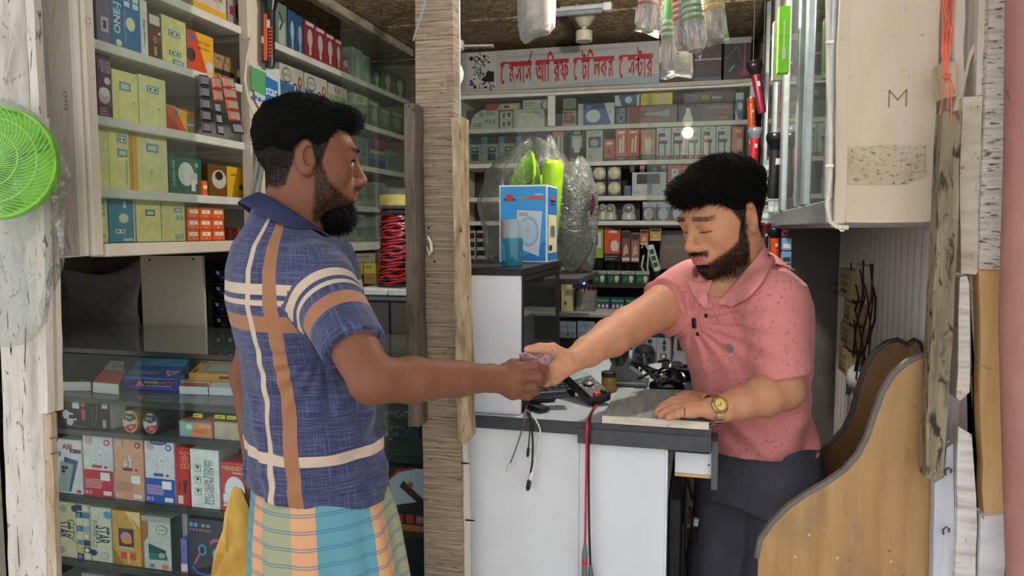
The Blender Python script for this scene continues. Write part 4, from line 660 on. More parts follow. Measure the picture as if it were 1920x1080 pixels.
# shelf B: earbuds box, reels, cream box
S('earbud_box', 'black earbud box with white earbuds and a pink case', 113, 752, 206, 810, 2, .06, '17181a', [('e', .12, .45, .07, .16, 'b9bcbf'), ('l', [(.14, .5), (.27, .48)], .06, 'c9cbce'), ('e', .2, .2, .07, .13, 'b9bcbf'), ('l', [(.22, .28), (.34, .3)], .06, 'c9cbce'), ('r', .26, .68, .4, .98, 'd0d3d5'), ('r', .44, .3, .52, .68, 'b94a58'), ('e', .48, .85, .05, .1, 'c0596a'), ('r', .85, .75, .97, 1, 'c4ccd2'), ('l', [(.72, .1), (.76, .9)], .02, '7d868c'), ('l', [(.66, .1), (.66, .8)], .015, '6a7378'), ('r', .86, .08, .93, .35, 'a0a8ad'), ('x', .28, .02, .6, .12, 1, '8a5a5a')], ztop=GZ[2]+.083, side='b9bab2')
for i, (x, r) in enumerate([(246, 16), (284, 16.5)]):
    c = atY(x, 792, SY-.002); rad = 17.5/1380*np.dot(c-CAM, FW)*1.0
    c[2] = GZ[2]+.002+rad*1.2; o = empty('tape_reel', c, ['orange rimmed roll of tape lying beside the black earbud box', 'black rimmed roll of tape lying beside the orange rimmed roll'][i], 'roll', 'tape rolls in the showcase')
    mb = MB(); mb.lathe([(rad*.97, 0), (rad, .004), (rad, .2), (rad*.9, .21)], c, (.05, 1, 0), 24, 0, (1, 1.2)); mb.bld('roll', C(['7a6238', '33353a'][i], .35), o, True)
    mb = MB(); mb.lathe([(rad*1.02, -.004), (rad*1.02, .003)], c, (.05, 1, 0), 24, 0, (1, 1.2)); mb.bld('rim', C(['c9903c', '4a4c50'][i], .4), o)
    decorate(o, Face(c+np.array([-rad*.95, -.0045, -rad*1.14]), (rad*1.9, 0, 0), (0, 0, rad*2.28)), [('e', .5, .5, .47, .47, 'b9bfba'), ('p', [(.05, .62), (.2, .9), (.8, .9), (.95, .65), (.5, .5)], '3a4440'), ('p', [(.12, .2), (.5, .02), (.9, .25), (.95, .45), (.3, .35)], 'b8353c'), ('t', 'PVC', .45, .7, .16, 'd8dcd8', .4), ('t', 'A+', .6, .26, .16, 'e8e0dc', .3)])
S('spray_box', 'blue edged box with a spray nozzle picture and orange print', 336, 786, 399, 816, 2, .06, 'e08a4a', [('r', 0, 0, 1, 1, '5a6ab8'), ('r', .03, .06, .97, .94, 'd98a55'), ('p', [(.03, .06), (.03, .94), (.5, .94), (.3, .06)], '7fae9a'), ('e', .3, .65, .1, .18, 'c9d4d8'), ('t', 'HOT SALE', .78, .75, .16, 'e8dcc8', .3), ('x', .45, .3, .9, .55, 3, 'c04a3a')], ztop=GZ[2]+.045)
S('tray_box', 'plain cream tray box holding small yellow labelled packs', 401, 778, 466, 820, 2, .09, 'b5ab90', [], ztop=GZ[2]+.048)
for i, (x, y) in enumerate([(362, 770), (402, 770), (405, 780), (425, 780), (447, 780)]):
    carton('small_pack', 'tiny yellow and black pack, %s in the row above the tray boxes' % ['first', 'second', 'third', 'fourth', 'fifth'][i], 'pack', x, y-3, x+18, y+6, 'Y', SY+(.02 if i < 2 else .015), .03, '22273a', [('r', .02, .25, .98, .95, 'd9cf3a'), ('x', .15, .45, .85, .75, 1, '6a6420')], z=GZ[2]+(.0465 if i == 0 else .0495), ztop=GZ[2]+(.0625 if i < 2 else .065), group='yellow packs in the tray')
# shelf A: flat boxes lying face up
def flat(name, label, c4, h, col, top=(), front=(), cat='box', z=GZ[3]+.0012):
    """box lying flat: four top corners in the picture, front-left, front-right, back-right, back-left"""
    P = [atZ(x, y, z+h) for x, y in c4]; mb = MB(); mb.prism(P, (0, 0, -h)); o = tag(mb.bld(name, C(col, .35)), label, cat)
    pm = MB(); ms = []
    if top: prints(pm, ms, Face(P[0], P[1]-P[0], P[3]-P[0]), top)
    if front: prints(pm, ms, Face(P[0]-np.array([0, 0, h]), P[1]-P[0], (0, 0, h)), front)
    if pm.v: pm.bld('print', ms, o)
    return o
flat('flat_box', 'black topped flat box with a white edge at the end of the showcase', [(116, 716), (170, 716), (194, 678), (112, 678)], .026, '1d201f', [('r', .6, .02, .85, .08, '8a8f8c'), ('p', [(.3, .5), (.7, .6), (.75, .72), (.4, .62)], '5d625e'), ('x', .35, .3, .7, .4, 1, '8a4a48')], [('r', 0, 0, 1, 1, 'c9c8c2')])
flat('flat_box', 'white flat box with a red band beside the blue inverter box', [(174, 717), (222, 721), (232, 678), (208, 676)], .029, 'c9cbc6', [('r', 0, .02, 1, .55, 'c9594f'), ('x', .2, .65, .8, .9, 3, '8d9490')], [('r', 0, 0, 1, 1, 'd3d2cc')])
flat('inverter_box', 'blue power inverter box with a red triangle', [(233, 705), (334, 709), (352, 673), (266, 671)], .04, '2f66b8', [('r', 0, .55, 1, 1, '3f9ad0'), ('p', [(.25, .6), (.62, .85), (.65, .95), (.3, .72)], 'a9b9b6'), ('p', [(.7, .32), (.98, .32), (.8, .04)], 'cfc8d0'), ('p', [(.75, .28), (.92, .28), (.81, .1)], 'd0584a'), ('x', .1, .12, .6, .28, 2, 'd8b04a')], [('r', 0, 0, 1, 1, '2b3f9e'), ('r', .1, .25, .92, .85, '1c2a5e'), ('r', .1, .85, .92, .9, '6a8fe0'), ('r', .1, .18, .92, .22, '8a6ae0'), ('p', [(.2, .3), (.38, .3), (.29, .78)], 'e07a6a'), ('t', 'POWER', .5, .6, .24, 'e0c84a', .25), ('t', 'INVERTER', .76, .6, .24, 'd86a5a', .3), ('x', .4, .3, .9, .42, 1, 'c9d0e8')])
flat('flat_box', 'white flat box under the yellow box, next to the inverter', [(336, 724), (390, 726), (396, 712), (340, 710)], .022, 'cdd6da', [('r', 0, 0, 1, .5, 'b4524a')], [('r', 0, 0, 1, 1, 'd6dee2')])
flat('flat_box', 'white flat box under the yellow box, beside the shopper', [(392, 726), (446, 728), (452, 714), (398, 712)], .022, 'cdd6da', [], [('r', 0, 0, 1, 1, 'd6dee2')])
flat('window_box', 'yellow flat box with a clear window beside the shopper', [(354, 700), (446, 702), (452, 678), (380, 676)], .022, 'd69a34', [('r', .25, .1, .95, .8, '7f8c86'), ('r', .3, .16, .9, .72, 'a8b4ae'), ('r', .05, .08, .12, .3, '5a4020'), ('e', .1, .85, .08, .1, '6a5030')], [('r', .62, .3, .86, .7, '3a2c1a')], z=GZ[3]+.0245)
# right end of the showcase, seen between the shopper and the middle post
S('disc_player_box', 'DVD player box with red media logos beside the middle post', 722, 850, 800, 968, 1, .08, '26262a', [('p', [(0, .35), (.0, .72), (.35, .93), (.7, .98), (1, .98), (1, .5)], 'c9d3dc'), ('p', [(.0, .7), (.3, .95), (.75, 1.0), (.72, .97), (.33, .9)], 'b23a3a'), ('p', [(.35, .68), (.85, .42), (.95, .5), (.45, .78)], '4a2428'), ('e', .62, .72, .06, .05, 'b06058'), ('r', 0, .0, 1, .1, 'c9763a')]+[('r', .02+.24*i, .12, .2+.24*i, .26, 'b8323a') for i in range(4)]+[('t', 'DVD', .84, .19, .08, 'e8d8d4', .16), ('t', 'MP3', .12, .4, .1, 'c05048', .2)], ztop=GZ[1]+.165)
gr = empty('spare_parts', atY(755, 826, SY), 'grey jumble of small coiled spare parts on the showcase shelf by the post', 'parts'); rr = random.Random(11); mb = MB()
for i in range(14):
    c = atY(726+rr.uniform(0, 56), 818-rr.uniform(0, 45), SY+.03+rr.uniform(-.01, .02)); c[2] = max(c[2], GZ[2]+.016); a = rr.uniform(0, 3); mb.tube([c+np.array([.014*math.cos(a+t), .008*math.sin(2*t), .012*math.sin(a+t)]) for t in np.linspace(0, 4.5, 8)], .003, 6)
mb.bld('wire_coil', C('8a9598', .4), gr, True, kind='stuff')
mb = MB(); mb.box(tuple(atY(724, 820, SY+.06)), tuple(atY(790, 775, SY+.075)), 0, .003); mb.bld('backing_card', C('3f4a52', .5), gr)
# items low on the bottom shelf
for i, (x0, x1, c) in enumerate([(112, 150, '8f9a9c'), (155, 200, 'a3a8a4'), (205, 260, '6a7074'), (265, 330, '565c60')]): carton('small_pack', 'pale pack barely seen on the bottom shelf, %s from the plank' % ['first', 'second', 'third', 'fourth'][i], 'pack', x0, 1070, x1, 1200, 'Y', SY+.02, .08, c, [('r', .2, .5, .8, .9, 'b9bfbd')], z=.061, ztop=.44+.02*(i % 2))
# ================================================================ signboard
x0 = -1.195; x1 = -.218; zb = 2.139; zt = 2.333
sg = MB(); sg.box((x0, 3.575, zb), (x1, 3.597, zt), 0, .002); sgo = tag(sg.bld('signboard', C('a7a5a4', .5, 0, .06)), 'long pale signboard with red Bengali lettering above the back shelves', 'sign')
sf = Face((x0, 3.575, zb), (x1-x0, 0, 0), (0, 0, zt-zb)); rr = random.Random(4)
ic = [('p', [(.2, .80), (.4, .86), (.75, .9), (.9, .88), (.6, .84), (.4, .80)], '8b989f'), ('p', [(.38, 0), (.6, .1), (1, .22), (1, 0)], '8b989f'), ('r', .005, .04, .025, .96, '8d979d'), ('r', .04, .1, .185, .97, 'b5b1b0')]
for i in range(46):
    u = .05+rr.random()*.125; v = .06+rr.random()*.84; k = rr.randrange(4); s = rr.uniform(.004, .011)
    if k == 0: ic.append(('e', u, v, s, s*4.2, '1d1c20'))
    elif k == 1: ic.append(('r', u-s*.8, v-s*2.5, u+s*.8, v+s*2.5, '1d1c20'))
    elif k == 2: ic.append(('l', [(u+.011*math.cos(t), v+.07*math.sin(t)) for t in np.linspace(0, 4.6, 8)], .014, '1d1c20'))
    else: ic.append(('l', [(u, v), (u+rr.uniform(-.014, .014), v+rr.uniform(.03, .1))], .018, '1d1c20'))
ic += [('e', .15, .38, .014, .13, '17171a'), ('e', .135, .3, .017, .08, '17171a'), ('r', .147, .22, .178, .48, '17171a'), ('e', .085, .82, .013, .07, '1d1c20'), ('e', .085, .82, .008, .045, 'b5b1b0'), ('p', [(.045, .15), (.075, .15), (.06, .28)], '3a4258')]
decorate(sgo, sf, ic, 'icon_print')
# Bengali words set glyph by glyph in the order they are seen: (text, advance after, dx, dy, sx, sy)
def bn_word(glyphs):
    x = 0; out = []
    for g in glyphs:
        if isinstance(g, tuple) and g[0] == 'reph': out.append(('reph', x)); continue
        s, adv = (g, None) if isinstance(g, str) else g[:2]
        v, f = textmesh(s, .02); dx, dy, sx, sy = (0, 0, 1, 1) if isinstance(g, str) or len(g) < 3 else g[2]
        lo = v[:, 0].min(); w = v[:, 0].max()-lo
        out.append(((v-[lo, 0])*[sx, sy]+[x+dx, dy], f)); x += (w*sx if adv is None else adv)-.012
    return out, x
WORDS = [(['ে', 'ম', 'স', 'া', 'স', ('reph',)], 392, 628), (['আ', 'ি', 'র', 'ফ'], 655, 905), (['ে', 'ট', 'ি', 'ল', 'ক', 'ম'], 940, 1245), (['ে', 'স', ('ন', .18, (0, .1, .62, .72)), 'ট', 'া', 'র'], 1280, 1535)]
wm = MB(); wmats = [C('a3202a', .5, 0, 0), C('d9b9b6', .5, 0, 0)]
vm, _ = textmesh('ম', .02); gh = vm[:, 1].max()                       # head line height of the script
for gl, pa, pb in WORDS:
    parts_, wtot = bn_word(gl); ua = (atY(840+pa/4, 130, 3.574)[0]-x0)/(x1-x0); ub = (atY(840+pb/4, 130, 3.574)[0]-x0)/(x1-x0); sx = (ub-ua)/wtot; sy = .50/gh
    for it in parts_:
        if isinstance(it[0], str):                                      # the slanting stroke over the last letter
            u = ua+it[1]*sx; q = [(u-.018, .66), (u-.012, .66), (u+.004, .92), (u-.004, .93)]; wm.add([sf.p(a, b, .0012) for a, b in q], [(0, 1, 2, 3)], 0)
        else: wm.add([sf.p(ua+p[0]*sx, .17+p[1]*sy, .0011) for p in it[0]], it[1], 0)
    q = [(ua+.004, .655), (ub, .655), (ub, .70), (ua+.004, .70)]; wm.add([sf.p(a, b, .0012) for a, b in q], [(0, 1, 2, 3)], 0)
wm.bld('lettering', wmats, sgo)
# ================================================================ goods on the back shelves
def B(name, label, x0, y0, x1, y1, row, col, items=(), d=.1, cat='carton', **k):
    z = BZ[row]+.0006 if row is not None else k.pop('z'); return carton(name, label, cat, x0, y0, x1, y1, 'Y', k.pop('yy', 3.615), d, col, items, z=z, **k)
BB = 'goods on the top back shelf'
B('carton', 'plain grey carton at the post end of the back shelf', 858, 209, 874, 245, 3, '8f958c')
B('carton', 'white M.S.K carton with a rounded dark corner', 877, 206, 934, 242, 3, 'b9bab2', [('p', [(0, 0), (0, 1), (.5, 1), (.25, .8), (.12, .5), (.06, .0)], '3b3f3c'), ('t', '500+', .78, .78, .18, '3d4440', .3), ('t', 'M.S.K', .75, .38, .2, '33393a', .36), ('x', .2, .12, .5, .35, 2, '5a605c'), ('e', .45, .74, .08, .13, '8a9a7a')])
B('small_box', 'small white box, lower of two stacked by the M.S.K carton', 937, 221, 961, 237, 3, 'b5b3a6', [('r', .25, .2, .4, .75, '3c3a36'), ('r', .6, .3, .85, .8, '4a4a44')], cat='box', ztop=BZ[3]+.043, d=.06)
B('small_box', 'small white box, upper of two stacked by the M.S.K carton', 937, 203, 961, 220, None, 'b5b3a6', [('r', .25, .2, .4, .75, '3c3a36'), ('r', .6, .3, .85, .8, '4a4a44')], cat='box', z=BZ[3]+.0436, ztop=BZ[3]+.086, d=.06)
B('carton', 'white power carton with a yellow spot and red white bar box beside it', 963, 202, 1021, 235, 3, 'bdbcae', [('t', 'Super', .25, .84, .13, '3b3f3c', .25), ('t', 'Power', .78, .84, .13, '3b3f3c', .25), ('e', .5, .84, .1, .1, 'c9b83a'), ('x', .12, .4, .88, .66, 3, '9aa098'), ('r', .4, .12, .55, .22, 'b9b04a')], ztop=BZ[3]+.09)
B('carton', 'yellow edged black box beside the shelf mullion', 1023, 203, 1034, 234, 3, '2a261e', [('r', 0, 0, .15, 1, 'b08a2c'), ('r', 0, .88, 1, 1, 'b08a2c')])
B('carton', 'red and white bar box tilted on top of the white cartons', 910, 189, 974, 203, None, 'b9a58e', [('p', [(0, 0), (0, 1), (.45, 1), (.3, 0)], 'a8342f'), ('r', .5, .2, .95, .8, 'c9b496'), ('r', .55, .3, .7, .7, '8a2a28')], z=BZ[3]+.0906, ztop=BZ[3]+.123, d=.08)
B('carton', 'pale carton with a blue arc on top of the white power carton', 980, 182, 1034, 200, None, 'b4bab4', [('e', .78, .4, .16, .5, '3f6a8a'), ('e', .8, .4, .12, .42, 'b4bab4'), ('x', .06, .3, .4, .8, 2, '6a7572')], z=BZ[3]+.0906, ztop=BZ[3]+.135, d=.08)
B('carton', 'yellow black and red bulb box right after the shelf mullion', 1054, 202, 1081, 230, 3, '2b2622', [('r', .06, .1, .94, .9, 'c09a34'), ('r', .12, .16, .88, .84, '332a24'), ('r', .25, .35, .6, .8, '9c4a36'), ('r', .7, .6, .88, .75, 'b08a3a'), ('r', 0, 0, 1, .1, 'a88a2c')], ztop=BZ[3]+.083)
B('carton', 'grey green carton on top of the yellow black bulb box', 1056, 184, 1080, 201, None, '7c8680', [('x', .2, .3, .8, .8, 2, '5c6660')], z=BZ[3]+.0836, ztop=BZ[3]+.135, d=.08)
B('carton', 'blue carton with a white bulb and white edge', 1084, 192, 1152, 230, 3, '26498a', [('p', [(.72, 1), (1, 1), (1, .0), (.92, 0)], 'b9c3c9'), ('r', 0, 0, .14, 1, 'a9b3bd'), ('e', .42, .42, .2, .3, 'c3c9cb'), ('r', .26, .2, .4, .45, 'c3c9cb'), ('t', 'LED', .88, .6, .12, '2a3a5a', .14, 1), ('t', '18 5', .3, .84, .1, 'c9d3da', .2)], ztop=BZ[3]+.105)
B('carton', 'blue and white bulb carton stacked under the signboard cable', 1153, 175, 1199, 195, None, '2e4d88', [('p', [(0, 0), (0, 1), (.14, 1), (.28, 0)], 'b9c3c9'), ('e', .56, .55, .15, .32, 'c3c9cb'), ('r', .9, 0, 1, 1, 'b9c3c9')], z=BZ[3]+.086, ztop=BZ[3]+.138, d=.09)
B('carton', 'yellow bulb carton stacked beside the blue and white one', 1201, 172, 1261, 194, None, 'c9b92e', [('e', .25, .5, .16, .35, 'b3b03a'), ('e', .68, .5, .2, .38, 'b9bd8a'), ('l', [(.47, 0), (.47, 1)], .02, '9a8f20')], z=BZ[3]+.086, ztop=BZ[3]+.14, d=.09)
B('carton', 'black carton with white ornament under the blue and white one', 1155, 198, 1174, 227, 3, '2b2625', [('e', .5, .35, .35, .28, '8a8580'), ('e', .5, .35, .24, .18, '2b2625'), ('t', 'B5', .6, .8, .2, 'a9a5a0', .4)], ztop=BZ[3]+.085)
B('carton', 'rust brown trimmer carton with a silver tool picture', 1176, 197, 1269, 226, 3, '7c3b26', [('r', .6, 0, 1, 1, '6a5a4e'), ('r', .25, .35, .4, .7, '2d2a28'), ('r', .36, .45, .62, .58, '9aa0a0'), ('p', [(.62, .42), (.85, .3), (.85, .72), (.62, .6)], '8a9494')], ztop=BZ[3]+.085)
B('carton', 'black and copper hair straightener carton', 1273, 194, 1374, 222, 3, '5a3322', [('p', [(0, 0), (0, 1), (.5, 1), (.4, 0)], '2d3a3a'), ('t', 'PROFESSIONAL', .75, .75, .14, 'a9917a', .42), ('l', [(.55, .4), (.95, .3)], .06, '241c1a'), ('x', .75, .1, .95, .25, 1, 'b98a5a')], ztop=BZ[3]+.085)
B('carton', 'dark navy carton with a gold patch on top of the copper one', 1282, 172, 1378, 192, None, '2c3450', [('r', .35, .25, .5, .7, '9a8340'), ('r', .55, .3, .75, .55, '8a93a3'), ('x', .05, .2, .3, .8, 3, '6a76a0')], z=BZ[3]+.086, ztop=BZ[3]+.138, d=.09)
B('carton', 'blue and white bulb box at the end of the top back shelf', 1379, 176, 1394, 216, 3, '3d5a8a', [('r', 0, .75, 1, 1, 'b9c3c9'), ('p', [(0, 0), (0, .4), (.5, 0)], 'b9c3c9'), ('e', .6, .5, .3, .14, 'c3cbd2')], ztop=BZ[3]+.125)
# second row
for i, (a, b) in enumerate([(872, 902), (903, 934), (935, 966), (967, 998)]): B('speaker_box', 'grey speaker box with a black loudspeaker, %s from the post' % ['first', 'second', 'third', 'fourth'][i], a, 256, b, 306, 2, '8e938f', [('r', 0, .72, .35, 1, '5a7a8a'), ('r', .35, .74, 1, 1, '22282a'), ('r', .38, .12, .85, .62, '1c1e1f'), ('r', .45, .5, .78, .58, '8e938f'), ('r', 0, .38, 1, .42, '6f7f86')], ztop=BZ[2]+.135, cat='box', group='grey speaker boxes')
B('speaker_box', 'black box top stacked on the grey speaker boxes', 1005, 243, 1033, 256, 2, '26292a', [], ztop=BZ[2]+.148, cat='box')
B('pen_pack', 'tall pack of green and white pens by the plastic wrapped fan', 1036, 236, 1056, 292, 2, 'b3a394', [('l', [(.3, .1), (.4, .9)], .05, '4a7a5a'), ('l', [(.55, .1), (.6, .9)], .05, 'c9cfc6'), ('l', [(.75, .1), (.75, .9)], .05, '5a8a6a'), ('r', 0, .85, 1, 1, 'c96a3a')], ztop=BZ[2]+.149, cat='pack', d=.03)
B('charger_box', 'black charger box with a white charger', 1068, 241, 1096, 295, 2, '1d1d1b', [('r', .15, .45, .85, .85, 'a5aaa6'), ('r', .3, .3, .7, .75, 'c3c8c4'), ('r', 0, 0, 1, .12, '9a8a3a'), ('r', .3, .9, .7, 1, 'a09040')], ztop=BZ[2]+.148, cat='box')
B('charger_box', 'white charger box with a dark picture', 1099, 238, 1130, 295, 2, 'a9b0aa', [('r', .15, .45, .9, .8, '2b3032'), ('e', .5, .6, .25, .12, '9aa29e'), ('t', 'S100', .5, .92, .07, '4a7a5a', .6), ('x', .15, .1, .5, .25, 2, '7a827c')], ztop=BZ[2]+.149, cat='box')
B('cable_box', 'short orange earphone box among the orange boxes', 1132, 255, 1152, 293, 2, 'b04a28', [('r', .2, .75, .8, .88, 'd8cfc4'), ('l', [(.35, .3), (.5, .55), (.65, .3)], .05, '3a1c14'), ('r', 0, 0, 1, .14, '2a1c16')], ztop=BZ[2]+.105, cat='box', d=.04)
for i, (a, b) in enumerate([(1154, 1175), (1176, 1199)]): B('cable_box', 'orange cable box with two white cables, %s of the pair' % ['first', 'second'][i], a, 240, b, 292, 2, 'c0512a', [('l', [(.4, .25), (.45, .7)], .06, 'd8d0c8'), ('l', [(.65, .25), (.7, .8)], .06, 'd8d0c8'), ('r', 0, 0, 1, .14, '241c18'), ('t', '10W', .5, .07, .08, 'c9b840', .6), ('r', .2, .86, .8, .94, 'd8cfc4')], ztop=BZ[2]+.15, cat='box', d=.04, group='orange cable boxes')
B('charger_box', 'light orange adapter box with a white plug', 1201, 241, 1229, 291, 2, 'b97248', [('e', .55, .55, .25, .2, 'c3c3bb'), ('r', .4, .2, .7, .5, 'c3c3bb'), ('r', 0, 0, 1, .18, '2c2618'), ('x', .1, .03, .9, .15, 2, '8a8a40')], ztop=BZ[2]+.145, cat='box', d=.05)
for i in range(5):
    a = 1231+i*28; B('earphone_box', 'white earphone box with black earphones, %s of the five' % ['first', 'second', 'third', 'fourth', 'fifth'][i], a, 236-i, a+27, 291-i, 2, 'a9b3ae', [('r', 0, 0, 1, .13, '6a2034'), ('r', .12, .72, .6, .84, '15181a'), ('r', .2, .5, .75, .6, '15181a'), ('l', [(.16, .75), (.16, .13)], .035, '15181a'), ('p', [(.45, .55), (.8, .6), (.6, .42)], '15181a'), ('l', [(.58, .5), (.6, .13)], .04, '15181a'), ('x', .3, .9, .7, .96, 1, '4a5552'), ('e', .3, .06, .05, .03, 'd8c0c6'), ('e', .7, .06, .05, .03, 'd8c0c6')], ztop=BZ[2]+.15, cat='box', d=.04, group='white earphone boxes')
B('charger_box', 'orange adapter box at the end of the earphone row', 1372, 234, 1394, 287, 2, 'b85a2e', [('e', .65, .45, .25, .2, 'b3b0a6'), ('r', 0, 0, 1, .2, '22201a'), ('e', .35, .1, .16, .08, 'c3c3bb'), ('r', .3, .8, .8, .9, 'd0b8a0')], ztop=BZ[2]+.145, cat='box', d=.05)
# third row: round lamps, window box
for i, (x, y) in enumerate([(1124, 320), (1152, 320), (1124, 350), (1152, 350)]):
    c = atY(x, y, 3.62); R = .031; o = empty('panel_lamp', c, 'round cream LED panel lamp, %s of four in the black stand' % ['upper first', 'upper second', 'lower first', 'lower second'][i], 'lamp', 'round panel lamps on the back shelf')
    mb = MB(); mb.box((c[0]-.036, 3.62, BZ[1]+.0006 if i > 1 else BZ[1]+.0775), (c[0]+.034, 3.68, BZ[1]+.0765 if i > 1 else BZ[1]+.144), 0, .002); mb.bld('tray', C('2a2c2a', .4), o)
    c[2] = BZ[1]+(.038 if i > 1 else .110); mb = MB(); mb.lathe([(R, 0), (R, .003), (R*.86, .006), (R*.8, .012), (R*.4, .017), (0, .018)], c, (0, -1, 0), 24); mb.bld('diffuser', C('c6c5a6', .3), o, True)
B('window_box', 'white box with a black rounded window', 1185, 323, 1249, 362, 1, 'a9acae', [('r', .14, .5, .82, .92, '17191b'), ('r', .45, .05, .6, .5, '5a7a9a'), ('x', .05, .1, .3, .2, 1, '7a8084')], cat='box', ztop=BZ[1]+.112)
for i, x in enumerate([1181, 1200, 1222, 1240]): B('small_bottle', 'black bottle with a pink cap above the window box, %s in the row' % ['first', 'second', 'third', 'fourth'][i], x, 305, x+9, 322, None, '2a2628', [('r', 0, .5, 1, 1, 'b06a68' if i in (1, 3) else '3a3436')], z=BZ[1]+.1126, ztop=BZ[1]+.144, cat='bottle', d=.02, group='small bottles on the window box')
B('charger_box', 'red charger box with a white adapter behind the shopkeeper', 1252, 308, 1278, 336, None, 'a83230', [('r', .28, .05, .75, .75, 'b9bdb6'), ('e', .5, .52, .1, .06, '2a2c2c')], z=BZ[1]+.073, ztop=BZ[1]+.143, cat='box')
B('charger_box', 'orange red adapter box touching the red charger box', 1279, 306, 1302, 336, None, 'b84428', [('r', .35, .1, .8, .6, 'b3b0a6')], z=BZ[1]+.073, ztop=BZ[1]+.142, cat='box')
B('charger_box', 'white box under the red charger boxes', 1252, 337, 1302, 362, 1, 'a9aca6', [('e', .45, .3, .05, .12, '3a3c3a')], ztop=BZ[1]+.072, cat='box')
B('carton', 'dark teal carton beside the window box', 1170, 345, 1183, 362, 1, '3f5a6e', [], ztop=BZ[1]+.05)
# fourth row
for i, (x, r) in enumerate([(1130, .02), (1145, .026), (1179, .03)]):
    c = atY(x, 391, 3.66); c[2] = BZ[0]+.055; o = empty('bulb', c, ['small round bulb in a dark tray on the low back shelf', 'second bulb with a clear base beside the small one', 'largest round bulb in the dark tray'][i], 'bulb', 'bulbs on the low back shelf')
    mb = MB(); mb.lathe([(r*.5, -.052), (r*1.2, -.05), (r*1.25, -.03), (r, -.018), (r*1.05, 0), (r*.9, .018), (r*.5, .028), (0, .031)], c, (0, 0, 1), 18); mb.bld('globe', C('b3b6ae', .25), o, True)
    mb = MB(); mb.lathe([(r*.6, 0), (r*.7, .004), (r*.35, .012)], c+np.array([0, -r*.95, .005]), (0, -1, 0), 16); mb.bld('reflector', C('8f948c', .3, .3), o, True)
B('carton', 'dark tray carton behind the bulbs', 1112, 372, 1200, 408, 0, '26292a', [], yy=3.72, ztop=BZ[0]+.09)
for i, x in enumerate([1205, 1232, 1259]): B('carton', 'purple and white lamp carton, %s of three by the shopkeeper\'s hair' % ['first', 'second', 'third'][i], x, 376, x+26, 409, 0, '5c4668', [('r', 0, .72, 1, 1, 'b3b0b4'), ('e', .45, .36, .34, .34, 'b9b6bf'), ('e', .1, .8, .08, .08, '8a7a92')], ztop=BZ[0]+.09, group='purple lamp cartons')
# hanging packs under the back shelves
def hang(name, label, x0, y0, x1, y1, Y, col, items, cat='pack', group=None, d=.012):
    a = atY(x0, (y0+y1)/2, Y); b = atY(x1, (y0+y1)/2, Y); zt = atY((x0+x1)/2, y0, Y)[2]; zb = atY((x0+x1)/2, y1, Y)[2]
    mb = MB(); mb.box((a[0], Y, zb), (b[0], Y+d, zt), 0, .002); o = tag(mb.bld(name, C(col, .35)), label, cat, group)
    decorate(o, Face((a[0], Y, zb), (b[0]-a[0], 0, 0), (0, 0, zt-zb)), items)
    mb = MB(); xm = (a[0]+b[0])/2; mb.tube([(xm, Y+.006, zt-.004), (xm, Y+.004, zt+.014), (xm, Y+.03, 1.468)], .0014, 5); mb.bld('hook', C('8a8d90', .3, .8), o); return o
hang('charger_pack', 'lime green charger pack hanging under the back shelf', 1098, 427, 1131, 484, 3.66, '8fae3c', [('r', .12, .35, .88, .85, 'c9d0c6'), ('r', .25, .42, .7, .75, '3a4240'), ('r', .35, .5, .6, .7, 'd3d6d0'), ('r', .1, .08, .6, .22, '5a7a20'), ('e', .5, .93, .14, .04, '1c1f18')])
hang('charger_pack', 'orange charger pack with a white plug hanging beside the lime one', 1133, 425, 1163, 490, 3.655, 'cf4e22', [('r', 0, 0, 1, 1, 'cf4e22'), ('r', 0, 0, 1, .22, '1c1815'), ('e', .65, .45, .25, .16, 'd3cfc8'), ('r', .45, .3, .85, .42, 'd3cfc8'), ('r', .3, .82, .8, .88, 'e0d3c8'), ('p', [(.2, 1), (1, 1), (.9, .86)], '231d1a'), ('x', .05, .04, .95, .18, 2, '8a8580')])
for i, (a, b, y0, y1, c) in enumerate([(1165, 1182, 432, 492, '6e4a3a'), (1183, 1199, 436, 492, '8a6a58'), (1200, 1216, 430, 460, 'b06a3a'), (1218, 1240, 428, 452, 'b9903a')]): hang('accessory_pack', ['brown glossy accessory pack beside the orange charger', 'coppery crinkled pack beside the brown one', 'small orange striped pack above the power strip', 'small yellow red pack above the power strip'][i], a, y0, b, y1, 3.66-.006*i, c, [('r', .1, .75, .9, .95, '2a1f1c'), ('p', [(.2, .2), (.8, .3), (.6, .6), (.3, .5)], 'c9a58c'), ('r', .1, .05, .9, .15, 'd8c8b8')])
for i, (a, b, y0, y1) in enumerate([(1100, 1130, 486, 503), (1136, 1168, 492, 506), (1172, 1200, 493, 507)]):
    a_ = atY(a, (y0+y1)/2, 3.68); mb = MB(); rr = random.Random(i)
    for k in range(5): x = a_[0]+.016*k; mb.tube([(x, 3.69, 1.46), (x+.004, 3.68, a_[2]+.03), (x+rr.uniform(-.006, .006), 3.675, a_[2]-.01), (x+.01, 3.68, a_[2]-.02), (x+.012, 3.685, a_[2]+.02)], .003, 6)
    tag(mb.bld('black_cable_hank', C('16171a', .4), None, True), 'hank of black cables under the hanging packs, %s of three' % ['first', 'second', 'third'][i], 'cables', 'black cable hanks on the back wall')
hang('cardboard_panel', 'grey brown cardboard panel with pencil marks behind the shopkeeper', 1237, 432, 1300, 505, 3.72, '75685f', [('l', [(.1, .55), (.4, .6), (.7, .55)], .02, '9a8a70'), ('l', [(.1, .62), (.3, .58)], .02, '9a8a70')], 'panel')
ps = empty('power_strip', atY(1222, 527, 3.6), 'white power strip with green sockets and a coiled cord hanging on the back wall', 'power strip')
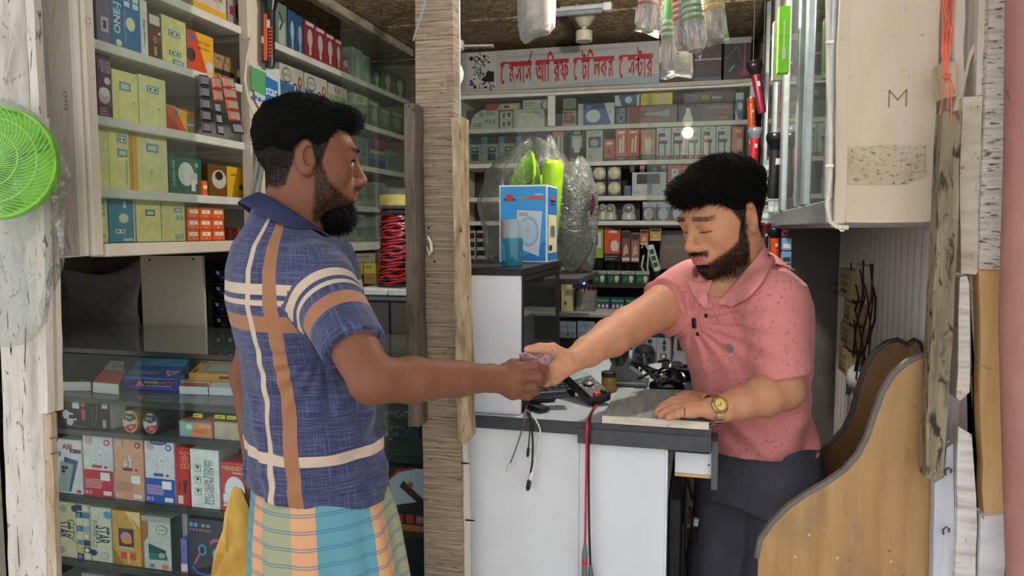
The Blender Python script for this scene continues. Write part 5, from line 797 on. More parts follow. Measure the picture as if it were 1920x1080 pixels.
a = atY(1219, 460, 3.6); b = atY(1233, 508, 3.6); ax = (b-a)/np.linalg.norm(b-a); sd = np.cross(ax, (0, 1, 0)); mb = MB(); mb.obox((a+b)/2, [sd*.017, np.array([0, .01, 0]), ax*np.linalg.norm(b-a)*.52], 0, .006); mb.bld('body', C('cfd2cc', .35), ps)
for k in range(3): mb = MB(); mb.obox(a+(b-a)*(.25+.25*k)+np.array([0, -.0105, 0]), [sd*.010, np.array([0, .0008, 0]), ax*.012], 0); mb.bld('socket', C('1f5a38', .5), ps)
mb = MB(); c = atY(1208, 520, 3.6); mb.tube([atY(1207, 478, 3.6), atY(1203, 500, 3.59)]+[c+np.array([.018*math.cos(t), .002*t, .02*math.sin(t)]) for t in np.linspace(1.5, 13, 26)]+[atY(1214, 500, 3.6), atY(1216, 470, 3.6), atY(1209, 455, 3.61), atY(1203, 465, 3.61)], .0042, 7); mb.bld('cord', C('cfd2cc', .4), ps, True)
# bulb boxes on the two low ledges
for i in range(4): a = 1111+i*27; carton('bulb_box', 'dark green bulb box on the upper low ledge, %s of four' % ['first', 'second', 'third', 'fourth'][i], 'box', a, 507, a+25.5, 532, 'Y', 3.60, .06, '1f4a36', [('r', 0, .76, 1, 1, 'a9ada2'), ('t', 'POWER', .5, .88, .12, '2a3a30', .7), ('e', .72, .45, .16, .2, 'c3cbbd'), ('r', .62, .15, .8, .35, 'c3cbbd'), ('e', .3, .4, .15, .2, '3a7a4a')], z=1.1866, ztop=1.252, group='green bulb boxes on the ledge')
for i in range(3): a = 1118+i*27; carton('bulb_box', 'teal and purple bulb box on the lower ledge, %s of three' % ['first', 'second', 'third'][i], 'box', a, 558, a+25.5, 585, 'Y', 3.60, .06, '1f5a58', [('r', 0, 0, 1, .42, '6a2a5a'), ('t', 'Namolite', .5, .8, .14, 'c3d6d3', .8), ('e', .2, .42, .1, .14, 'c9cfd0'), ('e', .5, .42, .1, .14, 'c9cfd0'), ('e', .8, .42, .1, .14, 'c9cfd0'), ('x', .3, .1, .8, .2, 1, 'c9b0c0')], z=1.0476, ztop=1.12, group='teal bulb boxes on the ledge')
# dark radio panels above the right end of the shelves
for i, (a, b, y0) in enumerate([(1302, 1353, 84), (1357, 1408, 78)]):
    o = carton('carton', ['dark carton with a fine grid print beside the signboard', 'glossy black carton with a pink beam print beside the grid one'][i], 'carton', a, y0, b, 148, 'Y', 3.60, .12, '26252a', ([('r', 0, 0, 1, .1, '4a5a6a')]+[('l', [(.05, .2+.06*k), (.95, .2+.06*k)], .02, '6a4a4e') for k in range(12)]+[('l', [(.06+.1*k, .18), (.06+.1*k, .9)], .01, '6a4a4e') for k in range(10)]+[('r', 0, .5, 1, .54, '9a8f94')]) if i == 0 else [('l', [(.1, .5), (.5, .8), (.7, .4)], .02, '5a6068'), ('p', [(.72, .1), (.82, .1), (.79, .95), (.76, .95)], '8a3a4e'), ('e', .75, .15, .2, .06, '8a2a44'), ('l', [(.2, .2), (.4, .35)], .03, '8a9094'), ('r', 0, .86, 1, 1, '8f8f8d')], z=2.1386, ztop=2.33)
# ================================================================ ceiling fittings
tl = empty('tube_light', atY(1110, 18, 3.05), 'switched off tube light fitting on the ceiling beside the hanging bag', 'light')
a = atY(1020, 26, 3.05); b = atY(1145, 15, 3.05); mb = MB(); mb.obox((a+b)/2+np.array([0, 0, .006]), [(b-a)/2, np.array([0, .02, 0]), np.array([0, 0, .012])], 0, .004); mb.bld('batten', C('aeb4b6', .4), tl)
mb = MB(); ax = (b-a)/np.linalg.norm(b-a); mb.obox(b-ax*.012+np.array([0, -.002, .004]), [ax*.018, np.array([0, .022, 0]), np.array([0, 0, .016])], 0, .004); mb.bld('end_cap', C('cdd0ce', .4), tl)
mb = MB(); mb.tube([a+np.array([0, -.02, -.012]), b-ax*.03+np.array([0, -.02, -.012])], .011, 12); mb.bld('tube', C('7f878c', .3), tl, True)
mb = MB(); mb.tube([(a+b)/2, ((a+b)/2)*[1, 1, 0]+[0, 0, 2.37]], .004, 6); mb.bld('hanger', C('8a8478', .5), tl)
c = atY(1095, 78, 3.2); top = atY(1095, 24, 3.2); o = empty('lamp_holder', c, 'cream ceiling lamp holder hanging above the signboard', 'lamp')
H = top[2]-c[2]; mb = MB(); mb.lathe([(.036, 0), (.036, .35*H), (.03, .38*H)], c, (0, 0, 1), 20); mb.bld('shade', C('c3bca8', .5), o, True)
mb = MB(); mb.lathe([(.012, .38*H), (.012, .5*H), (.02, .52*H), (.028, .6*H), (.05, .88*H), (.052, H)], c, (0, 0, 1), 20); mb.bld('canopy', C('b9b29e', .5), o, True)
mb = MB(); mb.tube([top, (top[0], top[1], 2.372)], .006, 8); mb.bld('rod', C('8a8478', .5), o)
c = atY(846, 88, 2.75); o = empty('ceiling_fan', c, 'grey ceiling fan half hidden behind the middle post', 'fan')
mb = MB(); mb.lathe([(.03, -.02), (.05, -.01), (.05, .02), (.02, .035), (.008, .05), (.008, .075), (.034, .1), (.036, .115)], c, (0, 0, 1), 18); mb.bld('hub', C('b3ada0', .5), o, True)
for k, (dx, dy) in enumerate([(.16, .03), (-.12, .14), (-.05, -.15)]): mb = MB(); d = np.array([dx, dy, 0]); d /= np.linalg.norm(d); s = np.array([-d[1], d[0], 0]); mb.obox(c+d*.09, [d*.075, s*.018, np.array([0, 0, .004])+s*.0], 0, .002); mb.bld('blade', C('9a948a', .4), o)
mb = MB(); mb.tube([c+[0, 0, .11], (c[0], c[1], 2.372)], .008, 8); mb.bld('rod', C('8a8478', .5), o)
c = atY(852, 138, 2.3); o = empty('dish_lamp', c, 'cream dish shade showing beside the middle post under the fan', 'lamp'); R = .055
mb = MB(); mb.lathe([(.004, .03), (.02, .026), (.042, .012), (R, -.004), (R+.003, -.006), (R-.004, -.004), (.03, .01), (0, .02)], c, (.95, .2, .1), 24); mb.bld('dish', C('cfc4b0', .45), o, True)
mb = MB(); mb.tube([c+[0, 0, .05], (c[0]-.02, c[1], 2.372)], .004, 6); mb.bld('bracket', C('8a8478', .5), o)
# ================================================================ things on and around the counter
fc = carton('fan_carton', 'blue fan carton with a white box fan picture on the counter cabinet', 'carton', 936, 347, 1026, 499, 'Y', 1.80, .13, 'dfe3e6', [('r', .03, .02, .97, .98, '3f9ede'), ('p', [(.1, .02), (.97, .02), (.97, .3), (.6, .1)], '2f7fce'), ('p', [(.35, .2), (.38, .68), (.9, .66), (.83, .08)], 'c9d2da'), ('p', [(.4, .6), (.42, .65), (.6, .645), (.6, .6)], '9fb0ba'), ('e', .62, .40, .21, .2, '8fb4cf'), ('e', .62, .40, .17, .16, 'b3cadb'), ('e', .6, .42, .05, .06, 'c0b9b4'), ('r', .1, .80, .34, .825, '1d2430'), ('e', .22, .835, .08, .05, 'd13a34'), ('r', .42, .82, .6, .85, '7fae3c'), ('r', .58, .815, .93, .855, 'd8544a'), ('x', .75, .86, .95, .9, 1, 'c9d6e0'), ('r', .04, .3, .08, .55, 'c04a3c')], z=WT+.0008, sitems=[('r', .04, .02, .96, .98, '2a6fb8'), ('r', .1, .12, .9, .62, 'd3cf9e'), ('r', .25, .32, .75, .48, '8f9a8a'), ('e', .5, .4, .2, .08, '5f6c66'), ('r', .15, .15, .45, .22, '2a2c2a'), ('e', .5, .84, .16, .03, 'd13a34'), ('r', .25, .79, .75, .815, '14181e'), ('r', .3, .75, .7, .77, '15356a')])
sb = empty('spray_bottle', atY(961, 504, 1.60), 'teal spray bottle with a grey cap standing before the blue fan carton', 'bottle')
c = atY(961, 500, 1.60); c[2] = WT+.0008; r = (atY(980, 460, 1.6)[0]-atY(942, 460, 1.6)[0])/2; h = atY(961, 411, 1.6)[2]-c[2]
mb = MB(); mb.lathe([(r*.9, 0), (r, .004), (r, h*.55), (r*.97, h*.6)], c, (0, 0, 1), 24); mb.bld('bottle', C('2f8fa8', .12, 0, .05, None, 0, .6, .35), sb, True)
mb = MB(); mb.lathe([(r*.98, h*.6), (r*.98, h*.97), (r*.9, h)], c, (0, 0, 1), 24); mb.bld('cap', C('9fb3ba', .25, 0, .05, None, 0, .5, .2), sb, True)
mb = MB(); mb.lathe([(r*1.003, h*.12), (r*1.003, h*.5)], c, (0, 0, 1), 24); mb.f = mb.f[4:16]; mb.m = mb.m[:12]; mb.bld('label_print', C('49a2b8', .3), sb, True)
# rack behind the counter cabinet carrying the wrapped fans
rk2 = empty('side_rack', (-.62, 2.2, 0), 'dark side rack behind the counter cabinet carrying wrapped fans', 'rack')
slab('shelf', (-.62, 2.0, 1.30), (-.33, 2.38, 1.318), C('3a3634', .6), rk2, .002)
for x in (-.595, -.42):
    for y in (2.01, 2.365 if x < -.5 else 2.03): slab('leg', (x-.006 if x > -.5 else x, y-.006, CZ+.001), (x+.006, y+.006, 1.30), BLACK, rk2)
RKZ = 1.3185
LIME = C('8fc21e', .4); MAROON = C('4d1f33', .4)
def desk_fan(label, cen, ax, R, col, z0, wire=.0016, nsp=40):
    """desk fan: round base, stem, motor bowl and a wire guard of spokes between two rims"""
    cen = np.array(cen, float); ax = np.array(ax, float); ax /= np.linalg.norm(ax); k = np.cross(ax, (0, 0, 1.)); k /= np.linalg.norm(k); q = np.cross(k, ax)
    o = empty('desk_fan', (cen[0], cen[1], z0), label, 'fan'); P = lambda r, t, h: cen+r*(k*math.cos(t)+q*math.sin(t))+ax*h
    mb = MB(); mb.tube([P(R, t, 0) for t in np.linspace(0, 2*math.pi, 33)], wire*2.6, 6, cap=False); mb.bld('guard_rim', col, o, True)
    mb = MB()
    for i in range(nsp):
        t = 2*math.pi*i/nsp; mb.tube([P(R*s, t+(1-s)*.9, R*.42*(1-s**2)) for s in (1, .8, .6, .4, .2)], wire, 4)
        mb.tube([P(R*s, t+(1-s)*.9, -R*.42*(1-s**2)) for s in (1, .75, .5, .3)], wire, 4)
    for s in (.33, .66): mb.tube([P(R*s, t, R*.42*(1-s**2)) for t in np.linspace(0, 2*math.pi, 25)], wire, 4, cap=False)
    mb.bld('guard_spoke', col, o, True, kind='stuff')
    mb = MB(); mb.lathe([(R*.2, R*.42), (R*.2, R*.46), (0, R*.47)], cen, ax, 20); mb.bld('badge', col, o, True)
    mb = MB(); mb.lathe([(R*.3, -R*.4), (R*.36, -R*.5), (R*.34, -R*.9), (R*.2, -R*1.05), (0, -R*1.08)], cen, ax, 20); mb.bld('motor_housing', col, o, True)
    for i in range(3):
        t = 2*math.pi*i/3; mb = MB(); mb.add([P(R*.15, t-.3, .006), P(R*.8, t-.25, .02), P(R*.85, t+.45, -.015), P(R*.15, t+.6, -.006)], [(0, 1, 2, 3)]); b = mb.bld('blade', col, o); b.modifiers.new('thickness', 'SOLIDIFY').thickness = .002
    bc_ = cen-ax*R*.6; mb = MB(); mb.tube([bc_, (bc_[0], bc_[1], z0+.02)], R*.11, 10); mb.bld('stem', col, o, True)
    mb = MB(); mb.lathe([(R*.5, 0), (R*.52, .006), (R*.4, .018), (R*.14, .03)], (bc_[0], bc_[1], z0), (0, 0, 1), 24); mb.bld('base', col, o, True)
    return o
def wrap_bag(name, label, cen, rad, z0, z1, mat, seed, top=.25, fl=.14, nz=26, nt=40):
    """loose crumpled plastic bag around something: radius by height, gathered at the top"""
    rr = np.random.default_rng(seed); ph = rr.uniform(0, 6.28, 12); mb = MB()
    for j in range(nz+1):
        v = j/nz; s = (.72+.28*math.sin(math.pi*min(1, v*1.25))**.5)*(1 if v < 1-top else max(.06, math.cos((v-1+top)/top*1.5)**.8))
        for i in range(nt):
            t = 2*math.pi*i/nt; n = fl*(.5*math.sin(3*t+ph[0]+4*v)+.35*math.sin(7*t+ph[1]-6*v)+.3*math.sin(13*t+9*v+ph[2])+.25*math.sin(19*v+ph[3]+2*t))
            mb.v.append((cen[0]+rad[0]*s*(1+n)*math.cos(t), cen[1]+rad[1]*s*(1+n)*math.sin(t), z0+(z1-z0)*v+.006*math.sin(5*t+ph[4])))
    mb.n = len(mb.v)
    for j in range(nz):
        for i in range(nt): mb.f.append((j*nt+i, j*nt+(i+1) % nt, (j+1)*nt+(i+1) % nt, (j+1)*nt+i)); mb.m.append(0)
    return tag(mb.bld(name, mat, None, 'all'), label, 'plastic')
PLA = film('clear_bag_film', 'f6f9f8', .045, 2.0, .1)
c = atY(985, 345, 2.18); desk_fan('lime green desk fan wrapped in clear plastic behind the blue carton', c, (-.85, -.45, .1), .098, LIME, RKZ)
wrap_bag('plastic_bag', 'clear crumpled plastic bag around the lime green fan', (c[0]+.02, c[1]+.02), (.165, .12), RKZ+.002, atY(985, 268, 2.18)[2]+.015, PLA, 3)
mb = MB(); a = atY(1012, 300, 2.06); cc0 = atY(1036, 338, 2.10); mb.lathe([(.03, -.16), (.034, -.155), (.04, -.05), (.043, .03), (.042, .045), (.03, .056), (0, .058)], cc0, (.05, 0, 1), 28, 0, (1, .7)); tag(mb.bld('lime_canister', C('97c41f', .35), None, True), 'lime green plastic canister in the clear bag beside the fan guard', 'canister')
c = atY(1086, 380, 2.26); desk_fan('maroon desk fan wrapped in printed plastic beside the lime fan', c, (-.3, -.95, .1), .052, MAROON, RKZ)
wrap_bag('plastic_bag', 'grey printed plastic bag around the maroon fan', (c[0], c[1]+.012), (.054, .05), RKZ+.002, atY(1086, 294, 2.26)[2], film('grey_bag_film', 'c9c6c6', .16, 1.8, .15), 5, .2, .1)
wrap_bag('plastic_bag', 'crumpled top of a clear bag with a dark label above the lime fan', tuple(atY(1030, 290, 2.3)[:2]), (.05, .04), RKZ+.1, atY(1030, 256, 2.3)[2], film('label_bag_film', 'a9adb0', .22, 2.0, .12), 8, .3, .2)
# blister sheets hanging at the left of the bag
for i, (x0, x1) in enumerate([(872, 892), (894, 914)]):
    a = atY(x0, 432, 3.64); b = atY(x1, 500, 3.64); mb = MB(); mb.box((a[0], 3.64, b[2]), (b[0], 3.645, a[2]), 0, .001); o = tag(mb.bld('blister_sheet', C('9aa39e', .25)), ['silver blister sheet of dark batteries beside the post', 'second silver blister sheet of dark batteries'][i], 'blister', 'blister sheets of batteries')
    for k in range(4):
        mb = MB(); z = b[2]+(a[2]-b[2])*(.14+.24*k); mb.tube([(a[0]+.006, 3.637, z), (b[0]-.006, 3.637, z)], .013, 10); mb.bld('battery', C(['2b2a2c', '26272a', '2b2a2c', '5a2028'][k], .3), o, True)
    mb = MB(); mb.tube([((a[0]+b[0])/2, 3.642, a[2]-.003), ((a[0]+b[0])/2, 3.66, 1.4725)], .001, 5); mb.bld('string', C('8a8d90', .5), o)
# riser shelf at the back of the counter, with meters under it
rs = empty('riser_shelf', (-.42, 2.5, CZ), 'grey riser shelf at the back of the counter over the voltage meters', 'shelf')
RZ = 1.172; slab('board', (-.62, 2.42, RZ-.012), (-.14, 2.60, RZ), C('7d7a74', .5), rs, .002)
for x in (-.615, -.305, -.15): slab('leg', (x, 2.43, CZ+.0005), (x+.008, 2.59, RZ-.012), BLACK, rs)
for i, (x0, x1) in enumerate([(1050, 1080), (1083, 1115)]):
    a = atY(x0, 602, 2.44); b = atY(x1, 634, 2.44); mb = MB(); mb.box((a[0]-.004, 2.44, CZ+.0008), (b[0]+.004, 2.5, a[2]+.004), 0, .002); o = tag(mb.bld('voltage_meter', BLACK), ['analog voltage meter with a pale dial, nearer the cabinet', 'analog voltage meter with a pale dial, behind the extended arm'][i], 'meter', 'analog meters under the riser shelf')
    decorate(o, Face((a[0], 2.4397, b[2]), (b[0]-a[0], 0, 0), (0, 0, a[2]-b[2])), [('r', 0, 0, 1, 1, '9aa6ae'), ('r', 0, 0, 1, .38, '8a8f94'), ('l', [(.15+.7*t, .6+.22*math.sin(math.pi*t)) for t in np.linspace(0, 1, 9)], .03, '3f5a86'), ('l', [(.5, .35), (.42, .75)], .025, '2a2c30'), ('t', 'V', .5, .62, .14, '2a3a66'), ('e', .5, .2, .08, .08, '222428'), ('e', .8, .25, .06, .06, '8a3040')])
carton('charger_box', 'yellowed adapter box standing on the riser shelf', 'box', 1052, 502, 1073, 560, 'Y', 2.46, .06, 'a59a74', [('e', .4, .2, .1, .05, '4a4434'), ('r', .1, .5, .5, .9, '8f865f')], z=RZ+.0006)
carton('pill_pack', 'orange pack with white lettering leaning on the riser shelf', 'pack', 1036, 546, 1049, 585, 'Y', 2.46, .03, 'b04a2a', [('x', .2, .1, .6, .9, 5, 'd8c8b8')], z=RZ+.0006)
o = carton('charger', 'black charger with a glowing blue light on the riser shelf', 'charger', 1076, 515, 1098, 538, 'Y', 2.455, .03, '17181b', [], z=atY(1087, 541, 2.455)[2])
mb = MB(); mb.lathe([(.005, 0), (.005, .002), (.002, .004)], atY(1095, 531, 2.4545), (0, -1, 0), 10); mb.bld('status_light', C('2233ff', .3, 0, 0, None, 14), o)
cc = empty('pen_jar', atY(1098, 584, 2.5), 'clear square jar of pens and a brush on the riser shelf', 'jar'); a = atY(1082, 545, 2.5); b = atY(1115, 584, 2.5)
for p in (((a[0], 2.488, RZ+.0006), (b[0], 2.49, a[2])), ((a[0], 2.55, RZ+.0006), (b[0], 2.552, a[2])), ((a[0], 2.49, RZ+.0006), (a[0]+.002, 2.55, a[2])), ((b[0]-.002, 2.49, RZ+.0006), (b[0], 2.55, a[2]))): slab('jar_wall', *p, film('jar_plastic', 'd8dcd8', .15), cc)
for k in range(5): mb = MB(); x = a[0]+.009+.010*k; mb.tube([(x, 2.52, RZ+.001), (x+.004*(k-2), 2.52+.004*(k % 2), a[2]+.01+.007*(k % 3))], .003, 6); mb.bld('pen', C(['3a3040', '8a8d90', 'b04a3a', '5a4a38', '2a2c30'][k], .4), cc)
slab('charger_ledge', (a[0]-.03, 2.45, atY(1087, 541, 2.455)[2]-.004), (a[0]-.001, 2.49, atY(1087, 541, 2.455)[2]-.0005), film('jar_plastic', 'd8dcd8', .15), cc)
# power equipment on the counter's far side
def psu(label, x0, y0, x1, y1, Y, items, d=.2):
    o = carton('power_supply', label, 'power supply', x0, y0, x1, y1, 'Y', Y, d, '9b9da0', items, z=CZ+.0008, ch=.004); return o
p1 = psu('grey power station with round sockets and arrow keys behind the extended arm', 1186, 603, 1259, 674, 2.24, [('r', 0, .62, 1, 1, '20242e'), ('r', 0, 0, .63, .25, '5a5d60'), ('l', [(.63, 0), (.63, .62)], .012, '6a6c70'), ('e', .27, .52, .06, .045, '222428'), ('e', .45, .52, .06, .045, '222428'), ('e', .27, .38, .06, .045, '222428'), ('e', .45, .38, .06, .045, '222428'), ('p', [(.76, .45), (.88, .45), (.82, .58)], '2a2c30'), ('p', [(.76, .4), (.88, .4), (.82, .27)], '2a2c30'), ('r', .72, .1, .88, .22, '2a2c30'), ('r', .75, .12, .85, .2, 'c9ccce'), ('x', .2, .88, .8, .94, 1, 'b9bcc2'), ('x', .66, .76, .9, .82, 1, '5a7fb0')])
c = atY(1209, 660, 2.238); mb = MB(); mb.lathe([(.03, 0), (.032, .01), (.02, .03), (.012, .05)], c, (0, -1, 0), 16, 0, (1, .8)); mb.bld('plug', BLACK, p1, True)
psu('grey bench supply with a dark display beside the shopkeeper\'s chest', 1264, 600, 1312, 684, 2.22, [('r', .12, .32, 1, .9, '15171c'), ('e', .3, .42, .07, .04, '3a3d44'), ('e', .65, .42, .07, .04, '3a3d44'), ('r', .5, .06, .75, .24, 'b9bbbd'), ('x', .2, .78, .8, .84, 1, '6a6d74')])
mb = MB(); mb.tube([c+[0, -.05, 0], c+[.01, -.08, -.03], atZ(1226, 700, CZ+.012), atZ(1245, 716, CZ+.008), atZ(1262, 722, CZ+.008)], .008, 8); tag(mb.bld('mains_cable', BLACK, None, True), 'thick black mains cord running down from the power station', 'cord')
# soldering / microscope stand
st = empty('microscope', atZ(1165, 728, CZ), 'grey repair microscope on a curved stand at the back of the counter', 'microscope'); c = atZ(1168, 726, CZ); Y = c[1]
mb = MB(); mb.prism([atY(x, y, Y+.02) for x, y in ((1140, 700), (1150, 672), (1168, 656), (1176, 668), (1180, 690), (1200, 705), (1206, 724), (1150, 730))], (0, .05, 0)); mb.bld('stand', C('6e7073', .4), st)
mb = MB(); mb.lathe([(.02, 0), (.023, .01), (.023, .03), (.018, .05)], atY(1157, 676, Y-.005), (.3, -.5, .8), 18); mb.bld('eyepiece', C('26272b', .3), st, True)
slab('base', (c[0]-.03, Y, CZ+.0008), (c[0]+.06, Y+.08, CZ+.012), C('5a5c60', .4), st, .003)
# multimeter
mm = empty('multimeter', atZ(1100, 745, CZ), 'black multimeter with test leads leaning on the counter', 'multimeter')
c = atZ(1100, 735, CZ+.02); ax = np.array([.33, -.35, -.16]); ax /= np.linalg.norm(ax); u = np.cross(ax, (0.25, -.5, .8)); u /= np.linalg.norm(u); n = np.cross(u, ax)
if n[2] < 0: n = -n
mb = MB(); mb.obox(c+[0, .0, .012], [ax*.062, u*.030, n*.013], 0, .006); mb.bld('body', C('1b1c1f', .45), mm)
cc_ = c+[0, 0, .012]+n*.0135
mb = MB(); mb.obox(cc_-ax*.038, [ax*.017, u*.024, n*.0006], 0); mb.bld('display', C('8fa0a0', .25), mm)
mb = MB(); mb.lathe([(.013, 0), (.012, .004), (.004, .006)], cc_+ax*.006, n, 18); mb.bld('dial', C('2d2e32', .4), mm, True)
for k in range(8): t = 2*math.pi*k/8; mb = MB(); mb.obox(cc_+ax*(.006+.021*math.cos(t))+u*.021*math.sin(t), [ax*.002, u*.002, n*.0006]); mb.bld('mark', C('a9adb0', .4), mm)
mb = MB(); mb.obox(cc_+ax*.052+u*.008, [ax*.006, u*.006, n*.006], 0, .002); mb.bld('lead_plug', C('d63a40', .4), mm)
mb = MB(); mb.obox(cc_+ax*.052-u*.012, [ax*.006, u*.006, n*.006], 0, .002); mb.bld('lead_plug', BLACK, mm)
# test leads over the counter's front edge
def path(pts): return [atD(x, y, d) if d else None for x, y, d in pts]
EY = CY-.012
def lead(name, label, cat, col, pre, hangp, r, ends):
    p = list(pre)+[atY(x, y, EY+dz) for x, y, dz in hangp]
    # smooth
    q = []
    for i in range(len(p)-1):
        p0, p1_, p2, p3 = p[max(i-1, 0)], p[i], p[i+1], p[min(i+2, len(p)-1)]
        for t in np.linspace(0, 1, 6, endpoint=False): q.append(.5*((2*p1_)+(-p0+p2)*t+(2*p0-5*p1_+4*p2-p3)*t*t+(-p0+3*p1_-3*p2+p3)*t**3))
    q.append(p[-1]); mb = MB(); mb.tube(q, r, 7); o = tag(mb.bld(name, C(col, .4), None, True), label, cat)
    for e in ends:
        nm, cc, rr_, ln, off = e; d = q[-1]-q[-4]; d = d/np.linalg.norm(d); mb = MB(); mb.lathe([(rr_*.5, 0), (rr_, ln*.2), (rr_, ln*.8), (rr_*.5, ln)], q[-1]+d*off, d, 10); mb.bld(nm, C(cc, .4), o, True)
    return o
lead('test_lead', 'red multimeter test lead hanging down the counter front', 'lead', 'c9303f', [cc_+ax*.052+u*.008+n*.006, atZ(1134, 728, CZ+.012), atZ(1124, 752, CZ+.004), atZ(1112, 768, CZ+.004), atZ(1106, 778, CZ+.004)], [(1101, 792, 0), (1100, 830, 0), (1099, 900, 0), (1098, 970, 0), (1097, 1020, 0)], .0026, [('probe', '6a6c70', .006, .11, 0), ('probe_band', 'c9303f', .0063, .02, .028)])
lead('test_lead', 'black multimeter test lead hanging beside the red one', 'lead', '1d1e22', [cc_+ax*.052-u*.012+n*.006, atZ(1118, 745, CZ+.004), atZ(1116, 757, CZ+.004), atZ(1110, 772, CZ+.004), atZ(1107, 780, CZ+.004)], [(1105, 794, .001), (1104, 840, .001), (1104, 930, .001), (1105, 1000, .001), (1107, 1058, .001)], .0026, [('probe', '5d5f63', .006, .11, 0)])
lead('charging_cable', 'brown charging cable hanging furthest towards the post', 'cable', '6a5c55', [atZ(988, 760, CZ+.01), atZ(984, 774, CZ+.006)], [(983, 790, 0), (976, 815, 0), (966, 845, 0), (957, 868, 0)], .0016, [('plug', 'cfccc6', .0034, .022, 0)])
lead('charging_cable', 'short thin black charging cable with a slim plug', 'cable', '1c1d20', [atZ(990, 764, CZ+.006), atZ(989, 776, CZ+.006)], [(994, 792, .001), (993, 815, .001), (991, 838, .001)], .0015, [('plug', '222326', .0034, .022, 0)])
lead('charging_cable', 'thick black charging cable with a wide plug', 'cable', '1c1d20', [atZ(994, 762, CZ+.006), atZ(993, 775, CZ+.006)], [(996, 790, .002), (999, 830, .002), (998, 865, .002), (996, 880, .002), (993, 898, .002)], .0023, [('plug', '26272a', .005, .026, 0)])
lead('charging_cable', 'white charging cable curving round the black ones', 'cable', 'd3d0c8', [atZ(985, 768, CZ+.006), atZ(996, 776, CZ+.006)], [(1006, 790, .003), (1013, 808, .003), (1010, 838, .003), (1003, 865, .003), (998, 884, .003)], .0018, [('plug', 'e0ddd6', .0045, .022, 0)])
# phones and key pads heaped at the cabinet foot
def pad(name, label, cat, x, y, z, hx, hy, th, yaw, tilt, col, mats=None, keys=None):
    c = atZ(x, y, z); cy, sy = math.cos(yaw), math.sin(yaw); U = np.array([cy, sy, 0]); W = np.array([-sy*math.cos(tilt), cy*math.cos(tilt), math.sin(tilt)]); N_ = np.cross(U, W)
    mb = MB(); mb.obox(c, [U*hx, W*hy, N_*th], 0, min(th*.8, .004)); o = tag(mb.bld(name, C(col, .35)), label, cat)
    if keys: decorate(o, Face(c-U*hx-W*hy+N_*th, U*2*hx, W*2*hy), keys)
    return o
KEYS = [('r', .06+.23*i, .08+.2*j, .24+.23*i, .22+.2*j, '33353a') for i in range(4) for j in range(4)]
pad('keypad', 'black keypad at the foot of the white counter cabinet', 'keypad', 1010, 738, CZ+.012, .03, .045, .008, .5, .1, '17181a', keys=KEYS)
pad('keypad', 'second black keypad closer to the multimeter', 'keypad', 1046, 727, CZ+.012, .035, .05, .008, .35, .15, '1d1e21', keys=KEYS)
pad('phone', 'pale blue edged phone lying on the keypads', 'phone', 1030, 742, CZ+.026, .022, .045, .0035, -1.2, .05, '22242a', keys=[('r', .02, .02, .1, .98, 'a9c3d6')])
pad('phone', 'black phone lying at the counter edge by the cables', 'phone', 1004, 762, CZ+.008, .016, .036, .004, .9, .05, '141517', keys=[('r', .06, .06, .94, .94, '26282e')])
pad('remote', 'small black remote behind the keypads', 'remote', 1055, 712, CZ+.012, .012, .04, .006, -.8, .1, '1a1b1e', keys=[('r', .2, .2, .8, .35, '5a5d62')])
pad('mouse_mat', 'dark blue mat at the back edge of the worn board', 'mat', 1250, 736, CZ+.002, .08, .03, .0015, .02, 0, '2f3c52')
jar = empty('jar', atZ(1141, 736, CZ), 'small yellow brown jar beside the multimeter', 'jar'); c = atZ(1141, 733, CZ+.0008); mb = MB(); mb.lathe([(.016, 0), (.018, .003), (.018, .034), (.016, .037)], c, (0, 0, 1), 18); mb.bld('body', C('9a7a2c', .3), jar, True)
mb = MB(); mb.lathe([(.0185, .037), (.0185, .048), (.014, .05)], c, (0, 0, 1), 18); mb.bld('lid', C('26241f', .5), jar, True)
# mouse and heap of black cords
ms = empty('computer_mouse', atZ(1248, 728, CZ), 'glossy black mouse on the dark blue mat', 'mouse'); c = atZ(1250, 730, CZ+.0045); mb = MB(); mb.lathe([(.028, 0), (.03, .006), (.027, .016), (.017, .025), (0, .028)], c, (0, 0, 1), 20, 0, (1.5, .85)); mb.bld('body', C('0f1014', .12), ms, True)
mb = MB(); mb.tube([c+[.0, .02, .028], c+[-.01, -.0, .030], c+[-.025, -.012, .02]], .002, 6); mb.bld('seam', C('5a6a80', .2), ms)
rr = random.Random(9)
for i in range(5):
    x, y = 1180+i*26, 704+(i % 2)*8; c = atZ(x, y, CZ+.012); mb = MB(); ph = rr.uniform(0, 6); mb.tube([c+np.array([.035*math.cos(t+ph), .028*math.sin(t+ph), .006+.008*math.sin(2*t+i)+.004*t]) for t in np.linspace(0, 7, 26)], .0038, 6); tag(mb.bld('cable_coil', C('121316', .25), None, True), 'coiled black cord heaped behind the worn board, %s of five' % ['first', 'second', 'third', 'fourth', 'fifth'][i], 'cord', 'black cords heaped on the counter')
for i, (x, y, w) in enumerate([(1284, 700, .03), (1262, 692, .025), (1180, 690, .02)]):
    c = atZ(x, y, CZ+.02); mb = MB(); mb.obox(c, [(w, .01, 0), (-.008, .025, 0), (0, 0, .018)], 0, .004); tag(mb.bld('adapter', C('1a1b1e', .4)), ['large black adapter beside the shopkeeper', 'medium black adapter behind the mouse', 'small black adapter at the microscope foot'][i], 'adapter')
